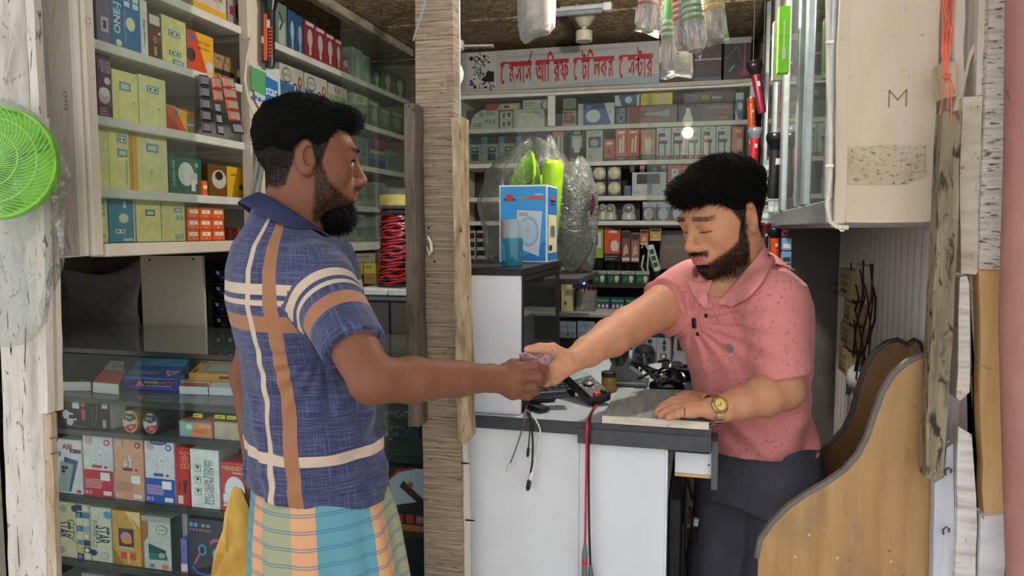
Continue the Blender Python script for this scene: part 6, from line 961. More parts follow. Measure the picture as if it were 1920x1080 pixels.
# computer tower and cords under the drawer
tw_ = empty('computer_tower', (-.03, 1.9, 0), 'black computer tower standing under the open drawer', 'computer'); a = atY(1268, 900, 1.62); b = atY(1292, 1085, 1.62)
slab('case', (-.063, 1.62, .0005), (-.036, 2.02, .86), C('1d1d20', .4), tw_, .004); slab('front_bezel', (-.0355, 1.63, .02), (-.030, 2.0, .80), C('26262a', .3), tw_, .002)
mb = MB(); mb.tube([atY(1290, 900, 1.75), atY(1298, 935, 1.75), atY(1312, 948, 1.76), atY(1326, 938, 1.77), atY(1333, 915, 1.78), atY(1336, 890, 1.78)], .004, 7); tag(mb.bld('looped_cable', BLACK, None, True), 'black cord looping below the open drawer', 'cord')
mb = MB(); mb.tube([atY(1292, 950, 1.7), atY(1300, 975, 1.7), atY(1299, 1000, 1.7), atY(1303, 1020, 1.7)], [.003, .003, .008, .004], 7); o = tag(mb.bld('looped_cable', BLACK, None, True), 'short black cord with a white connector beside the tower', 'cord')
mb = MB(); mb.tube([atY(1304, 985, 1.69), atY(1306, 972, 1.69)], .006, 8); mb.bld('connector', C('b9b9c0', .4), o)
# ================================================================ wire spool
so = empty('wire_spool', atY(738, 536, 2.25), 'spool of twisted red and black wire on the dark storage box', 'spool'); c = atY(742, 536, 2.25); c[2] = SPZ+.0008; H = atY(742, 402, 2.25)[2]-c[2]; RW = .058
c[0] = atY(712, 470, 2.25)[0]+RW
mb = MB(); mb.lathe([(RW*1.02, 0), (RW*1.08, .003), (RW*1.08, .008), (RW*.9, .012)], c, (0, 0, 1), 28); mb.bld('flange', C('2f2e30', .4), so, True)
mb = MB(); mb.lathe([(RW*.82, H), (RW*.86, H+.004), (RW*.86, H+.012), (RW*.7, H+.016)], c, (0, 0, 1), 28); mb.bld('flange', C('2f2e30', .4), so, True)
Rz = lambda t: RW*(.97-.17*t)-.0035
for k, col in enumerate(('d3232f', '161214')):
    mb = MB(); n = 900; pts = []
    for i in range(n):
        t = i/(n-1); a = 2*math.pi*30*t; tw2 = a*2.6+k*math.pi; z = .012+(H-.016)*t+.004*math.sin(2.3*a)+.0028*math.sin(tw2); r = Rz(t)+.0028*math.cos(tw2); pts.append(c+np.array([r*math.cos(a), r*math.sin(a), z]))
    mb.tube(pts, .0034, 5); mb.bld('wire', C(col, .35), so, True)
mb = MB(); mb.lathe([(Rz(0)-.004, .01), (Rz(1)-.004, H-.002)], c, (0, 0, 1), 24); mb.bld('core', C('1a1214', .6), so, True)
to = empty('tape_roll', c+[0, 0, H+.0165], 'plastic wrapped black roll with a yellow label on the wire spool', 'roll'); z0 = H+.0168; R2 = RW*.9
mb = MB(); mb.lathe([(R2*.96, z0), (R2, z0+.004), (R2, z0+.056), (R2*.9, z0+.062)], c, (0, 0, 1), 28); mb.bld('roll', C('26272a', .4), to, True)
mb = MB(); mb.lathe([(R2*1.01, z0+.012), (R2*1.012, z0+.046)], c, (0, 0, 1), 28); mb.bld('label_print', C('d9bd2c', .4), to, True)
mb = MB(); mb.lathe([(R2*1.04, z0+.0005), (R2*1.07, z0+.01), (R2*1.05, z0+.04), (R2*1.06, z0+.06), (R2*.6, z0+.068), (.005, z0+.064)], c, (0, 0, 1), 28); mb.bld('wrap', film('roll_wrap', 'f2f5f4', .12), to, 'all')
for i, (x0, x1, y0, y1, c1) in enumerate([(668, 704, 473, 494, '8f8672'), (664, 681, 495, 514, 'a8822c'), (682, 705, 492, 506, 'b9a52e'), (682, 706, 507, 527, '9a7630')]): carton('small_box', ['pale long box stacked behind the shopper\'s shoulder', 'brown yellow box under the pale long box', 'yellow small box beside the wire spool', 'tan box at the foot of the wire spool'][i], 'box', x0, y0, x1, y1, 'Y', 2.3, .08, c1, [('x', .1, .5, .7, .8, 2, '4a4020')], z=[SPZ+.0745, SPZ+.0008+.032, SPZ+.036, SPZ+.0008][i], ztop=[SPZ+.105, SPZ+.0735, SPZ+.0735, SPZ+.0352][i])
# ================================================================ things hanging from the ceiling
def bag(name, label, outline, Y, mat, depth=.035, n=3):
    """flat hanging plastic bag: outline in the picture on plane Y, bulged in the middle with creases"""
    P = np.array([atY(x, y, Y) for x, y in outline]); c = P.mean(0); m = len(P); V_ = []; F_ = []
    rings = [(1.0, 0), (.86, .6), (.6, .9), (.3, 1.0)]
    for sgn in (-1, 1):
        b0 = len(V_)
        for s, d in rings:
            for i, p in enumerate(P): V_.append(c+(p-c)*s+np.array([0, sgn*(depth*d*(.8+.3*math.sin(i*2.1+s*5))+.0006), 0]))
        V_.append(c+np.array([0, sgn*depth, 0]))
        for r in range(len(rings)-1):
            for i in range(m):
                a, b, c_, d_ = b0+r*m+i, b0+r*m+(i+1) % m, b0+(r+1)*m+(i+1) % m, b0+(r+1)*m+i
                F_.append((a, b, c_, d_) if sgn < 0 else (d_, c_, b, a))
        for i in range(m): a, b = b0+3*m+i, b0+3*m+(i+1) % m; F_.append((a, b, len(V_)-1) if sgn < 0 else (len(V_)-1, b, a))
    mb = MB(); mb.add(V_, F_); o = mb.bld(name, mat, None, 'all'); return tag(o, label, 'bag')
BAGF = film('torch_bag_film', 'f2f5f6', .14, 2.0, .1)
def bag_torch(label, a, b, Y, col, ring, r):
    """plastic torch hanging lens down: coloured handle, ringed collar, ribbed clear cup"""
    p, q = atY(*a, Y), atY(*b, Y); ax = q-p; ln = np.linalg.norm(ax); ax /= ln; o = empty('torch', q, label, 'torch', 'plastic torches hung in bags')
    mb = MB(); mb.lathe([(r*.55, 0), (r*.62, ln*.2), (r*.8, ln*.42)], p, ax, 18); mb.bld('handle', C(col, .3), o, True)
    for k in range(6): mb = MB(); mb.lathe([(r*(.84+.02*k), ln*(.42+.035*k)), (r*(.9+.02*k), ln*(.437+.035*k)), (r*(.84+.02*k), ln*(.454+.035*k))], p, ax, 18); mb.bld('collar_ring', C(ring if k % 2 else 'd8d0c4', .35), o, True)
    mb = MB(); mb.lathe([(r*.9, ln*.63), (r, ln*.7), (r*.98, ln*.9), (r*.7, ln*.98), (0, ln)], p, ax, 20); mb.bld('lens_cup', C('c9b8b2', .25, 0, .05, None, 0, .5, .3), o, True)
    k_ = np.cross(ax, (0, 1, 0)); k_ /= np.linalg.norm(k_); q_ = np.cross(ax, k_)
    for i in range(14): t = 2*math.pi*i/14; d = k_*math.cos(t)+q_*math.sin(t); mb = MB(); mb.obox(p+ax*ln*.8+d*r*.99, [ax*ln*.09, np.cross(ax, d)*.0009, d*.0012]); mb.bld('rib', C('e2d6d0', .3), o)
    mb = MB(); mb.tube([p, (p[0], p[1]+.01, 2.37)], .0012, 5); mb.bld('string', C('d8d4cc', .5), o); return o
HT = [('red handled torch in a clear bag, nearest the white bag', (1224, -70), (1208, 58), 1.90, 'd23a3c', 'b84a4c', .026), ('green torch hanging lowest among the bagged torches', (1256, -30), (1252, 135), 1.94, '3a9a3e', '5aa04a', .020), ('narrow red torch between the two green ones', (1266, -60), (1282, 96), 1.88, 'd63a34', 'c25a50', .019), ('bright green torch with a blue ring in the middle of the bunch', (1288, -60), (1306, 98), 1.84, '2fb436', '4a9a3e', .027), ('yellow torch at the end of the bunch', (1330, -75), (1340, 78), 1.92, 'f0a818', 'e0a040', .030)]
for a in HT: bag_torch(*a)
bag('plastic_bag', 'clear bag around the red handled torch', [(1206, -60), (1250, -60), (1240, 62), (1234, 72), (1218, 66), (1200, 60), (1189, 60), (1196, 30)], 1.90, BAGF, .034)
bag('plastic_bag', 'long clear bag around the lowest green torch and a paper slip', [(1240, -40), (1276, -40), (1296, 60), (1300, 140), (1296, 147), (1270, 143), (1250, 150), (1237, 148), (1240, 60)], 1.94, BAGF, .03)
bag('plastic_bag', 'clear bag around the bright green torch with a pointed corner', [(1268, -60), (1312, -60), (1320, 60), (1316, 90), (1314, 112), (1300, 100), (1284, 96), (1272, 80)], 1.84, BAGF, .032)
bag('plastic_bag', 'clear bag around the yellow torch', [(1312, -60), (1352, -60), (1362, 40), (1369, 80), (1352, 82), (1330, 88), (1320, 84), (1318, 40)], 1.92, BAGF, .036)
mb = MB(); a = atY(1264, 97, 1.93); b = atY(1297, 137, 1.93); mb.box((a[0], 1.93, b[2]), (b[0], 1.932, a[2])); o = tag(mb.bld('paper_slip', C('d8cdb8', .7)), 'cream paper slip in the bag under the green torches', 'paper'); decorate(o, Face((a[0], 1.9299, b[2]), (b[0]-a[0], 0, 0), (0, 0, a[2]-b[2])), [('x', .1, .1, .9, .8, 7, 'b5a892'), ('e', .2, .9, .08, .06, 'd8662a')])
mb = MB(); mb.lathe([(.03, 0), (.034, .03), (.03, .1), (.018, .13), (.018, .17)], atY(1010, 62, 1.9), (0, .05, 1), 20); tag(mb.bld('white_holder', C('d8cfcb', .4), None, True), 'pale plastic lamp holder inside the white hanging bag', 'holder')
bag('plastic_bag', 'cloudy white plastic bag hanging over the signboard', [(968, -60), (1044, -60), (1042, 30), (1041, 52), (1030, 62), (1010, 66), (996, 76), (984, 83), (976, 74), (971, 50)], 1.88, film('cloudy_bag_film', 'ece8e6', .42, 1.6, .2), .05)
# ================================================================ right side
def rX(x, y, X): return atX(x, y, X)
lb = MB(); a = atX(1468, 12, .205); b = atX(1462, 148, .205)
lb = carton('lime_box', 'tall lime green box hanging on the glazed cabinet', 'box', 1459, 11, 1481, 136, 'Y', 1.92, .03, '7fd82a', [('l', [(.5, .38), (.5, .78)], .02, 'd8f0b8'), ('r', .35, .2, .68, .38, 'c9d8c0'), ('l', [(0, .55), (1, .55)], .006, '5aa81c')]); mb = MB(); mb.tube([atY(1470, 14, 1.93), atY(1471, -10, 1.94), (atY(1471, -10, 1.94)[0], 1.94, 2.37)], .0016, 5); mb.bld('hook', C('b9a040', .3, .6), lb)
carton('lime_box', 'pale tall box hanging behind the lime green one', 'box', 1448, 100, 1466, 150, 'Y', 2.02, .025, 'b9c4a0', [], ztop=atY(1458, 40, 2.02)[2])
def htorch(label, x0, y0, x1, y1, X, Y, col, hr, br, strip=None, head='1b1b1d'): return hang_torch(label, [atY(x0, y0, Y), atY(x1, y1, Y)], col, hr, br, strip, head)
htorch('dark red torch hanging highest at the back corner', 1413, 116, 1429, 212, 0, 2.95, '8a1f34', .030, .017, None, '2a2022')
htorch('orange torch hanging beside the dark red one', 1408, 184, 1410, 242, 0, 3.1, 'd8561e', .018, .016, None, 'c94e1c')
htorch('red torch with a silver head in the middle of the corner', 1417, 240, 1412, 318, 0, 2.85, 'b3202e', .028, .017, None, '8a8d92')
htorch('large black torch hanging before the glazed cabinet', 1458, 250, 1449, 372, 0, 2.5, '1d1d20', .034, .020, None, '16171a')
htorch('orange torch with a black head beside the partition board', 1453, 428, 1454, 500, 0, 2.6, 'd8501c', .021, .015, None, '1d1d20')
htorch('dark maroon torch behind the shopkeeper\'s head', 1437, 418, 1432, 470, 0, 2.75, '4a2230', .017, .013, None, '6a1c20')
for i, (x0, y0, x1, y1, Y, c, lab) in enumerate([(1430, 300, 1440, 480, 2.9, 'b9bfc0', 'long strip of silver blister packs behind the shopkeeper\'s ear'), (1443, 290, 1452, 400, 2.7, 'c3c9cc', 'clear blister strip beside the black torch'), (1467, 412, 1480, 445, 2.45, 'a83a48', 'red and white card above the blue wrapped cable'), (1466, 446, 1484, 522, 2.45, '7a9cc4', 'blue and white wrapped cable beside the orange torch'), (1404, 250, 1412, 330, 3.0, '5a6a58', 'olive strip pack in the back corner'), (1420, 330, 1430, 420, 3.0, '3a3f42', 'dark strip pack behind the shopkeeper')]):
    a = atY(x0, y0, Y); b = atY(x1, y1, Y); o = empty('strip_pack', b, lab, 'pack'); n = max(2, int((y1-y0)/22))
    for k in range(n):
        z1 = a[2]+(b[2]-a[2])*k/n; z0 = a[2]+(b[2]-a[2])*(k+1)/n+.002; mb = MB(); mb.box((a[0], Y, z0), (b[0], Y+.012, z1), 0, .003); p_ = mb.bld('packet', C(c, .2, .2), o); decorate(p_, Face((a[0], Y, z0), (b[0]-a[0], 0, 0), (0, 0, z1-z0)), [('r', .15, .2, .85, .55, '3a3d44' if k % 2 else 'd8dcdf')])
    mb = MB(); mb.tube([((a[0]+b[0])/2, Y+.006, a[2]-.004), ((a[0]+b[0])/2, Y+.006, 2.37)], .001, 5); mb.bld('string', C('8a8d90', .5), o)
# goods behind the right cabinet's glass
k = 0; rr = random.Random(21); gl = ['7da04a', '9ab85a', '4f7a58', 'a9b8a0', 'c9d0c4', '6a8a4a', '8a4a58', 'b9c4b0', '5f8f6a']
for zi, z in enumerate((1.51, 1.70, 1.93, 2.15)):
    for yi, y in enumerate((1.60, 1.73, 2.10, 2.23, 2.50, 2.62, 2.86, 3.0)):
        h = rr.uniform(.10, .165); w = rr.uniform(.085, .11); mb = MB(); mb.box((.275+rr.uniform(0, .02), y, z+.0006 if zi else 1.4686), (.42, y+w, (z if zi else 1.4686)+h), 0, .002); c = gl[k % 9]
        o = tag(mb.bld('carton', C(c, .4)), 'green toned carton behind the cabinet glass, %s shelf, %s from the stained end' % (['lowest', 'second', 'third', 'top'][zi], ['first', 'second', 'third', 'fourth', 'fifth', 'sixth', 'seventh', 'eighth'][yi]), 'carton', 'cartons in the glazed cabinet')
        k += 1
# switch boxes and wiring on the corrugated wall
SWB = C('b9a878', .5); BRW = C('4a2420', .45)
for i, (x0, y0, x1, y1) in enumerate([(1582, 505, 1606, 560), (1590, 566, 1608, 605), (1584, 608, 1606, 650), (1580, 655, 1604, 705)]):
    a = atX(x0, (y0+y1)/2, .47); b = atX(x1, (y0+y1)/2, .47); zt = atX((x0+x1)/2, y0, .47)[2]; zb = atX((x0+x1)/2, y1, .47)[2]
    mb = MB(); mb.box((.455, b[1], zb), (.498, a[1], zt), 0, .003); o = tag(mb.bld('switch_box', SWB), 'yellowed wall switch box with brown wires, %s from the top' % ['first', 'second', 'third', 'fourth'][i], 'switch box', 'yellowed switch boxes')
    for s in range(3): mb = MB(); zz = zb+(zt-zb)*(.25+.25*s); mb.box((.451, b[1]+(a[1]-b[1])*.35, zz-.006), (.4549, a[1]-(a[1]-b[1])*.25, zz+.006), 0, .001); mb.bld('rocker', C('8a7648' if s else '5a4a30', .4), o)
wr_ = MB(); rr = random.Random(31)
for i in range(9):
    x0 = 1594+rr.uniform(-12, 46); x1 = 1600+rr.uniform(-14, 34); wr_.tube([atX(x0, 492+rr.uniform(-6, 40), .47), atX(x0+rr.uniform(-8, 8), 560, .462), atX((x0+x1)/2+rr.uniform(-10, 10), 620, .46), atX(x1, 690+rr.uniform(-20, 20), .465), atX(x1-4, 740, .48)], .0026, 6)
tag(wr_.bld('wire_bundle', BRW, None, True), 'tangle of brown and black wires around the switch boxes', 'wires')
mb = MB(); mb.tube([atX(1636, 535, .48), atX(1642, 560, .475), atX(1640, 600, .475), atX(1628, 640, .47), atX(1606, 680, .465), atX(1598, 720, .462), atX(1606, 760, .47), atX(1600, 800, .48)], .003, 7); tag(mb.bld('black_wire', BLACK, None, True), 'single black wire sweeping below the switch boxes', 'wire')
mb = MB(); a = atX(1616, 500, .485); mb.box((.47, a[1]-.12, atX(1630, 560, .485)[2]), (.497, a[1]+.01, atX(1630, 498, .485)[2]), 0, .004); tag(mb.bld('junction_box', C('c9c4c0', .5)), 'white junction box above the black wire', 'box')
c = atX(1590, 708, .45); o = empty('wall_lamp', c, 'white round bulkhead lamp low on the corrugated wall', 'lamp'); mb = MB(); mb.lathe([(.05, 0), (.05, .01), (.042, .02)], (.497, c[1], c[2]), (-1, 0, 0), 20); mb.bld('base', C('6a7478', .5), o, True)
mb = MB(); mb.lathe([(.044, .02), (.04, .035), (.025, .047), (0, .05)], (.497, c[1], c[2]), (-1, 0, 0), 20); mb.bld('dome', C('d3d6d8', .3), o, True)
mb = MB(); mb.lathe([(.02, 0), (.02, .01), (.012, .02)], atY(1566, 540, 3.03), (0, -1, 0), 12); tag(mb.bld('wasp_nest', C('7d6f58', .9), None, True), 'lumpy tan wall rose at the edge of the partition board', 'fitting')
# ================================================================ green fan guard hanging at the left post
c = atY(-4, 305, 1.30); ax = np.array([.38, -.9, .12]); ax /= np.linalg.norm(ax)

kx = np.cross(ax, (0, 0, 1.)); kx /= np.linalg.norm(kx); qx = np.cross(kx, ax); R = .125
fg = empty('fan_guard', c-[0, 0, R], 'bright green plastic fan guard hanging on the whitewashed post', 'fan guard'); Pg = lambda r, t, h: c+r*(kx*math.cos(t)+qx*math.sin(t))+ax*h
GREEN = C('86d419', .35)
mb = MB(); mb.lathe([(R*.96, -.004), (R, -.012), (R*1.02, 0), (R*1.0, .012), (R*.95, .012), (R*.95, .0)], c, ax, 40); mb.bld('rim', GREEN, fg, True)
mb = MB()
for i in range(56):
    t = 2*math.pi*i/56; mb.tube([Pg(R*s, t+(1-s)*1.5, .05*(1-s**2)+.008) for s in (.97, .8, .62, .45, .3)], .0011, 4)
mb.bld('spoke', C('b5e86a', .3), fg, True, kind='stuff')
mb = MB()
for i in range(40):
    t = 2*math.pi*i/40; mb.tube([Pg(R*s, t-(1-s)*1.2, -.05*(1-s**2)-.008) for s in (.97, .75, .5, .3)], .0011, 4)
mb.bld('back_spoke', C('77c417', .35), fg, True, kind='stuff')
for s in (.5, .75): mb = MB(); mb.tube([Pg(R*s, t, .05*(1-s**2)+.009) for t in np.linspace(0, 2*math.pi, 41)], .0013, 5, cap=False); mb.bld('ring', C('b5e86a', .3), fg, True)
for t0 in (1.9, 3.6, 5.3):
    mb = MB(); n = 8; mb.add([Pg(R*(.18+.7*j), t0+.95*i/n, -.02+.03*i/n) for i in range(n+1) for j in (0, 1)], [(2*i, 2*i+1, 2*i+3, 2*i+2) for i in range(n)]); b = mb.bld('blade', C('7ccf16', .35), fg, True); b.modifiers.new('thickness', 'SOLIDIFY').thickness = .002
mb = MB(); mb.lathe([(R*.3, .045), (R*.3, .052), (0, .056)], c, ax, 24); mb.bld('badge', C('7ccf16', .35), fg, True)
mb = MB(); mb.tube([Pg(R*.6, math.pi/2, .0), atY(10, 150, 1.36), atY(30, 60, 1.388)], .0012, 5); mb.bld('string', C('d8d4cc', .5), fg)
bag('plastic_bag', 'clear plastic bag around the green fan guard hanging down the post', [(-60, 180), (0, 182), (40, 196), (70, 215), (92, 258), (107, 320), (108, 370), (98, 430), (88, 520), (80, 600), (60, 640), (20, 652), (-60, 640), (-90, 420)], 1.325, film('guard_bag_film', 'f8fafa', .035, 1.1, .1), .085)
# ================================================================ people: smooth-blended volumes turned into one continuous skin
class Field:
    def __init__(s, lo, hi, h):
        s.lo = np.array(lo, float); s.h = h; s.n = np.ceil((np.array(hi)-s.lo)/h).astype(int)+1; s.g = np.full(s.n, .05, np.float32)
        s.ax = [s.lo[i]+h*np.arange(s.n[i]) for i in range(3)]
    def win(s, lo, hi):
        a = np.clip(np.floor((np.array(lo)-s.lo)/s.h).astype(int), 0, s.n); b = np.clip(np.ceil((np.array(hi)-s.lo)/s.h).astype(int)+1, 0, s.n)
        if (b <= a).any(): return None
        sl = tuple(slice(a[i], b[i]) for i in range(3)); X, Y, Z = np.meshgrid(*[s.ax[i][sl[i]].astype(np.float32) for i in range(3)], indexing='ij', sparse=True); return sl, X, Y, Z
    def put(s, sl, d, k, op):
        g = s.g[sl]
        if op == 'add': h = np.maximum(k-np.abs(g-d), 0)/k; s.g[sl] = np.minimum(g, d)-h*h*k*.25
        elif op == 'sub': d = -d; h = np.maximum(k-np.abs(g-d), 0)/k; s.g[sl] = np.maximum(g, d)+h*h*k*.25
        elif op == 'and': h = np.maximum(k-np.abs(g-d), 0)/k; s.g[sl] = np.maximum(g, d)+h*h*k*.25
    def cap(s, a, b, ra, rb=None, k=.01, op='add', cut=None):
        a = np.array(a, float); b = np.array(b, float); rb = ra if rb is None else rb; m = max(ra, rb)+k+2*s.h; w = s.win(np.minimum(a, b)-m, np.maximum(a, b)+m)
        if w is None: return
        sl, X, Y, Z = w; ab = b-a; l2 = float(ab@ab)+1e-12
        t = np.clip(((X-a[0])*ab[0]+(Y-a[1])*ab[1]+(Z-a[2])*ab[2])/l2, 0, 1)
        d = np.sqrt((X-a[0]-t*ab[0])**2+(Y-a[1]-t*ab[1])**2+(Z-a[2]-t*ab[2])**2)-(ra+(rb-ra)*t)
        if cut is not None:
            p, n = cut; d = np.maximum(d, (X-p[0])*n[0]+(Y-p[1])*n[1]+(Z-p[2])*n[2])
        s.put(sl, d.astype(np.float32), k, op)
    def chain(s, pts, rs, k=.01):
        for i in range(len(pts)-1): s.cap(pts[i], pts[i+1], rs[i], rs[i+1], k)
    def ell(s, c, r, R=None, k=.01, op='add'):
        c = np.array(c, float); r = np.array(r, float); m = r.max()+k+2*s.h; w = s.win(c-m, c+m)
        if w is None: return
        sl, X, Y, Z = w; x, y, z = X-c[0], Y-c[1], Z-c[2]
        if R is not None: x, y, z = (x*R[0, j]+y*R[1, j]+z*R[2, j] for j in range(3))
        k0 = np.sqrt((x/r[0])**2+(y/r[1])**2+(z/r[2])**2)+1e-9; k1 = np.sqrt((x/r[0]**2)**2+(y/r[1]**2)**2+(z/r[2]**2)**2)+1e-9
        s.put(sl, (k0*(k0-1)/k1).astype(np.float32), k, op)
    def loft(s, secs, f, l, k=.02, zlo=None, zhi=None, fold=None):
        """stacked ovals: rows of (z, centre x, centre y, half depth along f, half width along l), with optional wrinkle function"""
        S = np.array(secs, float); S = S[np.argsort(S[:, 0])]; m = max(S[:, 3].max(), S[:, 4].max())+.06
        z0 = S[0, 0] if zlo is None else zlo; z1 = S[-1, 0] if zhi is None else zhi
        w = s.win((S[:, 1].min()-m, S[:, 2].min()-m, z0-.03), (S[:, 1].max()+m, S[:, 2].max()+m, z1+.03))
        if w is None: return
        sl, X, Y, Z = w; zz = Z.ravel(); ip = lambda j: np.interp(zz, S[:, 0], S[:, j]).astype(np.float32).reshape(1, 1, -1)
        cx, cy, a, b = ip(1), ip(2), ip(3), ip(4); u = (X-cx)*f[0]+(Y-cy)*f[1]; v = (X-cx)*l[0]+(Y-cy)*l[1]
        q = (np.abs(u/a)**2.3+np.abs(v/b)**2.3)**(1/2.3); d = (q-1)*np.minimum(a, b)
        if fold is not None: d = d+fold(u, v, Z+0*u)
        d = np.maximum(d, np.maximum(z0-Z, Z-z1)); s.put(sl, d.astype(np.float32), k, 'add')
    def plane(s, p, n, lo, hi, k=.004):
        w = s.win(lo, hi)
        if w is None: return
        sl, X, Y, Z = w; s.put(sl, ((X-p[0])*n[0]+(Y-p[1])*n[1]+(Z-p[2])*n[2]).astype(np.float32), k, 'and')
    def sample(s, P_):
        q = np.clip((np.atleast_2d(P_)-s.lo)/s.h, 0, np.array(s.n)-1.001); i = q.astype(int); t = q-i; o = 0
        for a in (0, 1):
            for b in (0, 1):
                for c in (0, 1): o = o+s.g[i[:, 0]+a, i[:, 1]+b, i[:, 2]+c]*np.abs(1-a-t[:, 0])*np.abs(1-b-t[:, 1])*np.abs(1-c-t[:, 2])
        return o
    def lift(s, p, off):
        for k in range(6):
            d = s.sample(p)[0]
            if d >= off: break
            g = np.array([s.sample(p+e*s.h)[0]-s.sample(p-e*s.h)[0] for e in np.eye(3)]); g /= np.linalg.norm(g)+1e-9; p = p+g*min(off-d+.0005, .01)
        return p
    def hit(s, x, y, d0, d1):
        d = ray(x, y); t = np.linspace(d0, d1, 260); v = s.sample(CAM+d*t[:, None]); i = np.flatnonzero(v < 0); return t[i[0]] if len(i) else None
    def wrinkle(s, fn):
        i = np.nonzero(np.abs(s.g) < .02); P_ = np.stack([s.ax[k][i[k]] for k in range(3)], 1); s.g[i] += fn(P_).astype(np.float32)
    def mesh(s):
        g = s.g; h = s.h; ins = g < 0; nx, ny, nz = g.shape; c = np.zeros((nx-1, ny-1, nz-1), np.uint8)
        for i in (0, 1):
            for j in (0, 1):
                for k in (0, 1): c += ins[i:nx-1+i, j:ny-1+j, k:nz-1+k]
        act = np.argwhere((c > 0) & (c < 8)); idx = -np.ones(c.shape, np.int32); idx[act[:, 0], act[:, 1], act[:, 2]] = np.arange(len(act))
        pos = np.zeros((len(act), 3)); cnt = np.zeros(len(act)); cor = [(i, j, k) for i in (0, 1) for j in (0, 1) for k in (0, 1)]
        val = {o: g[act[:, 0]+o[0], act[:, 1]+o[1], act[:, 2]+o[2]] for o in cor}
        for a in cor:
            for d in range(3):
                if a[d] == 0:
                    b = list(a); b[d] = 1; b = tuple(b); va, vb = val[a], val[b]; m = (va < 0) != (vb < 0); t = np.where(m, va/(va-vb+1e-12), 0)
                    p = np.array(a, float)+np.zeros((len(act), 3)); p[:, d] += t; pos[m] += p[m]; cnt[m] += 1
        V_ = s.lo+h*(act+pos/np.maximum(cnt, 1)[:, None]); F_ = []
        for d in range(3):
            e1, e2 = (d+1) % 3, (d+2) % 3; A = [slice(1, -1)]*3; A[d] = slice(0, -1); B = [slice(1, -1)]*3; B[d] = slice(1, None)
            sa, sb = ins[tuple(A)], ins[tuple(B)]
            for flip, m in ((False, sa & ~sb), (True, ~sa & sb)):
                q = np.argwhere(m)
                if not len(q): continue
                q = q+1; q[:, d] -= 1
                def cell(o1, o2): r = q.copy(); r[:, e1] -= o1; r[:, e2] -= o2; return idx[r[:, 0], r[:, 1], r[:, 2]]
                f4 = np.stack([cell(1, 1), cell(0, 1), cell(0, 0), cell(1, 0)], 1); F_.append(f4[:, ::-1] if flip else f4)
        F_ = np.concatenate(F_); F_ = F_[(F_ >= 0).all(1)]
        return V_, F_
def relax(V_, F_, it=2, lam=.5):
    e = np.concatenate([F_[:, [0, 1]], F_[:, [1, 2]], F_[:, [2, 3]], F_[:, [3, 0]]]); e = np.concatenate([e, e[:, ::-1]]); n = len(V_); dg = np.bincount(e[:, 0], minlength=n).astype(float)
    for i in range(it):
        for L_ in (lam, -lam*1.04):
            s = np.stack([np.bincount(e[:, 0], V_[e[:, 1], j], n) for j in range(3)], 1)/np.maximum(dg, 1)[:, None]; V_ = V_+L_*(s-V_)
    return V_
def skinmesh(name, V_, F_, mat, parent=None, origin=None, attrs=None):
    o = np.array(origin if origin is not None else [V_[:, 0].mean(), V_[:, 1].mean(), V_[:, 2].min()]); me = bpy.data.meshes.new(name); n, m = len(V_), len(F_)
    me.vertices.add(n); me.vertices.foreach_set('co', (V_-o).astype(np.float32).ravel()); me.loops.add(4*m); me.loops.foreach_set('vertex_index', F_.astype(np.int32).ravel())
    me.polygons.add(m); me.polygons.foreach_set('loop_start', np.arange(0, 4*m, 4, dtype=np.int32)); me.polygons.foreach_set('loop_total', np.full(m, 4, np.int32))
    me.update(calc_edges=True); me.polygons.foreach_set('use_smooth', np.ones(m, bool)); me.materials.append(mat)
    for k, (tp, a) in (attrs or {}).items():
        at = me.attributes.new(k, tp, 'POINT'); at.data.foreach_set('color' if tp == 'FLOAT_COLOR' else 'vector' if tp == 'FLOAT_VECTOR' else 'value', a.astype(np.float32).ravel())
    me.validate(); me.update(); return link(name, me, o, parent)
def vnormals(V_, F_):
    n = np.cross(V_[F_[:, 2]]-V_[F_[:, 0]], V_[F_[:, 3]]-V_[F_[:, 1]]); N_ = np.zeros_like(V_)
    for j in range(4):
        for k in range(3): N_[:, k] += np.bincount(F_[:, j], n[:, k], len(V_))
    return N_/(np.linalg.norm(N_, axis=1)[:, None]+1e-12)
def strands(name, roots, dirs, lens, w, mat, parent, curl=.15, bendv=None):
    """many short tapered hairs in one mesh"""
    n = len(roots); d = dirs/np.linalg.norm(dirs, axis=1)[:, None]; a = np.cross(d, RNG.normal(size=(n, 3))); a /= np.linalg.norm(a, axis=1)[:, None]+1e-9; b = np.cross(d, a)
    bend = (RNG.normal(size=(n, 3))*curl if bendv is None else bendv+RNG.normal(size=(n, 3))*curl); L_ = lens[:, None]
    p0, p1, p2 = roots, roots+d*L_*.5, roots+d*L_*.92+bend*L_*.35
    rows = []
    for p, s in ((p0, 1.0), (p1, .8)):
        for t in (0, 2.094, 4.189): rows.append(p+w*s*(a*math.cos(t)+b*math.sin(t)))
    rows.append(p2); V_ = np.stack(rows, 1).reshape(-1, 3); base = np.arange(n)[:, None]*7
    tri = np.array([(0, 1, 4), (0, 4, 3), (1, 2, 5), (1, 5, 4), (2, 0, 3), (2, 3, 5), (3, 4, 6), (4, 5, 6), (5, 3, 6)]); F_ = (base[:, None, :]+tri[None]).reshape(-1, 3)
    o = V_.mean(0); me = bpy.data.meshes.new(name); me.vertices.add(len(V_)); me.vertices.foreach_set('co', (V_-o).astype(np.float32).ravel()); m = len(F_); me.loops.add(3*m); me.loops.foreach_set('vertex_index', F_.astype(np.int32).ravel()); me.polygons.add(m); me.polygons.foreach_set('loop_start', np.arange(0, 3*m, 3, dtype=np.int32)); me.polygons.foreach_set('loop_total', np.full(m, 3, np.int32)); me.update(calc_edges=True); me.materials.append(mat); me.validate(); me.update()
    ob = link(name, me, o, parent); ob['kind'] = 'stuff'; return ob
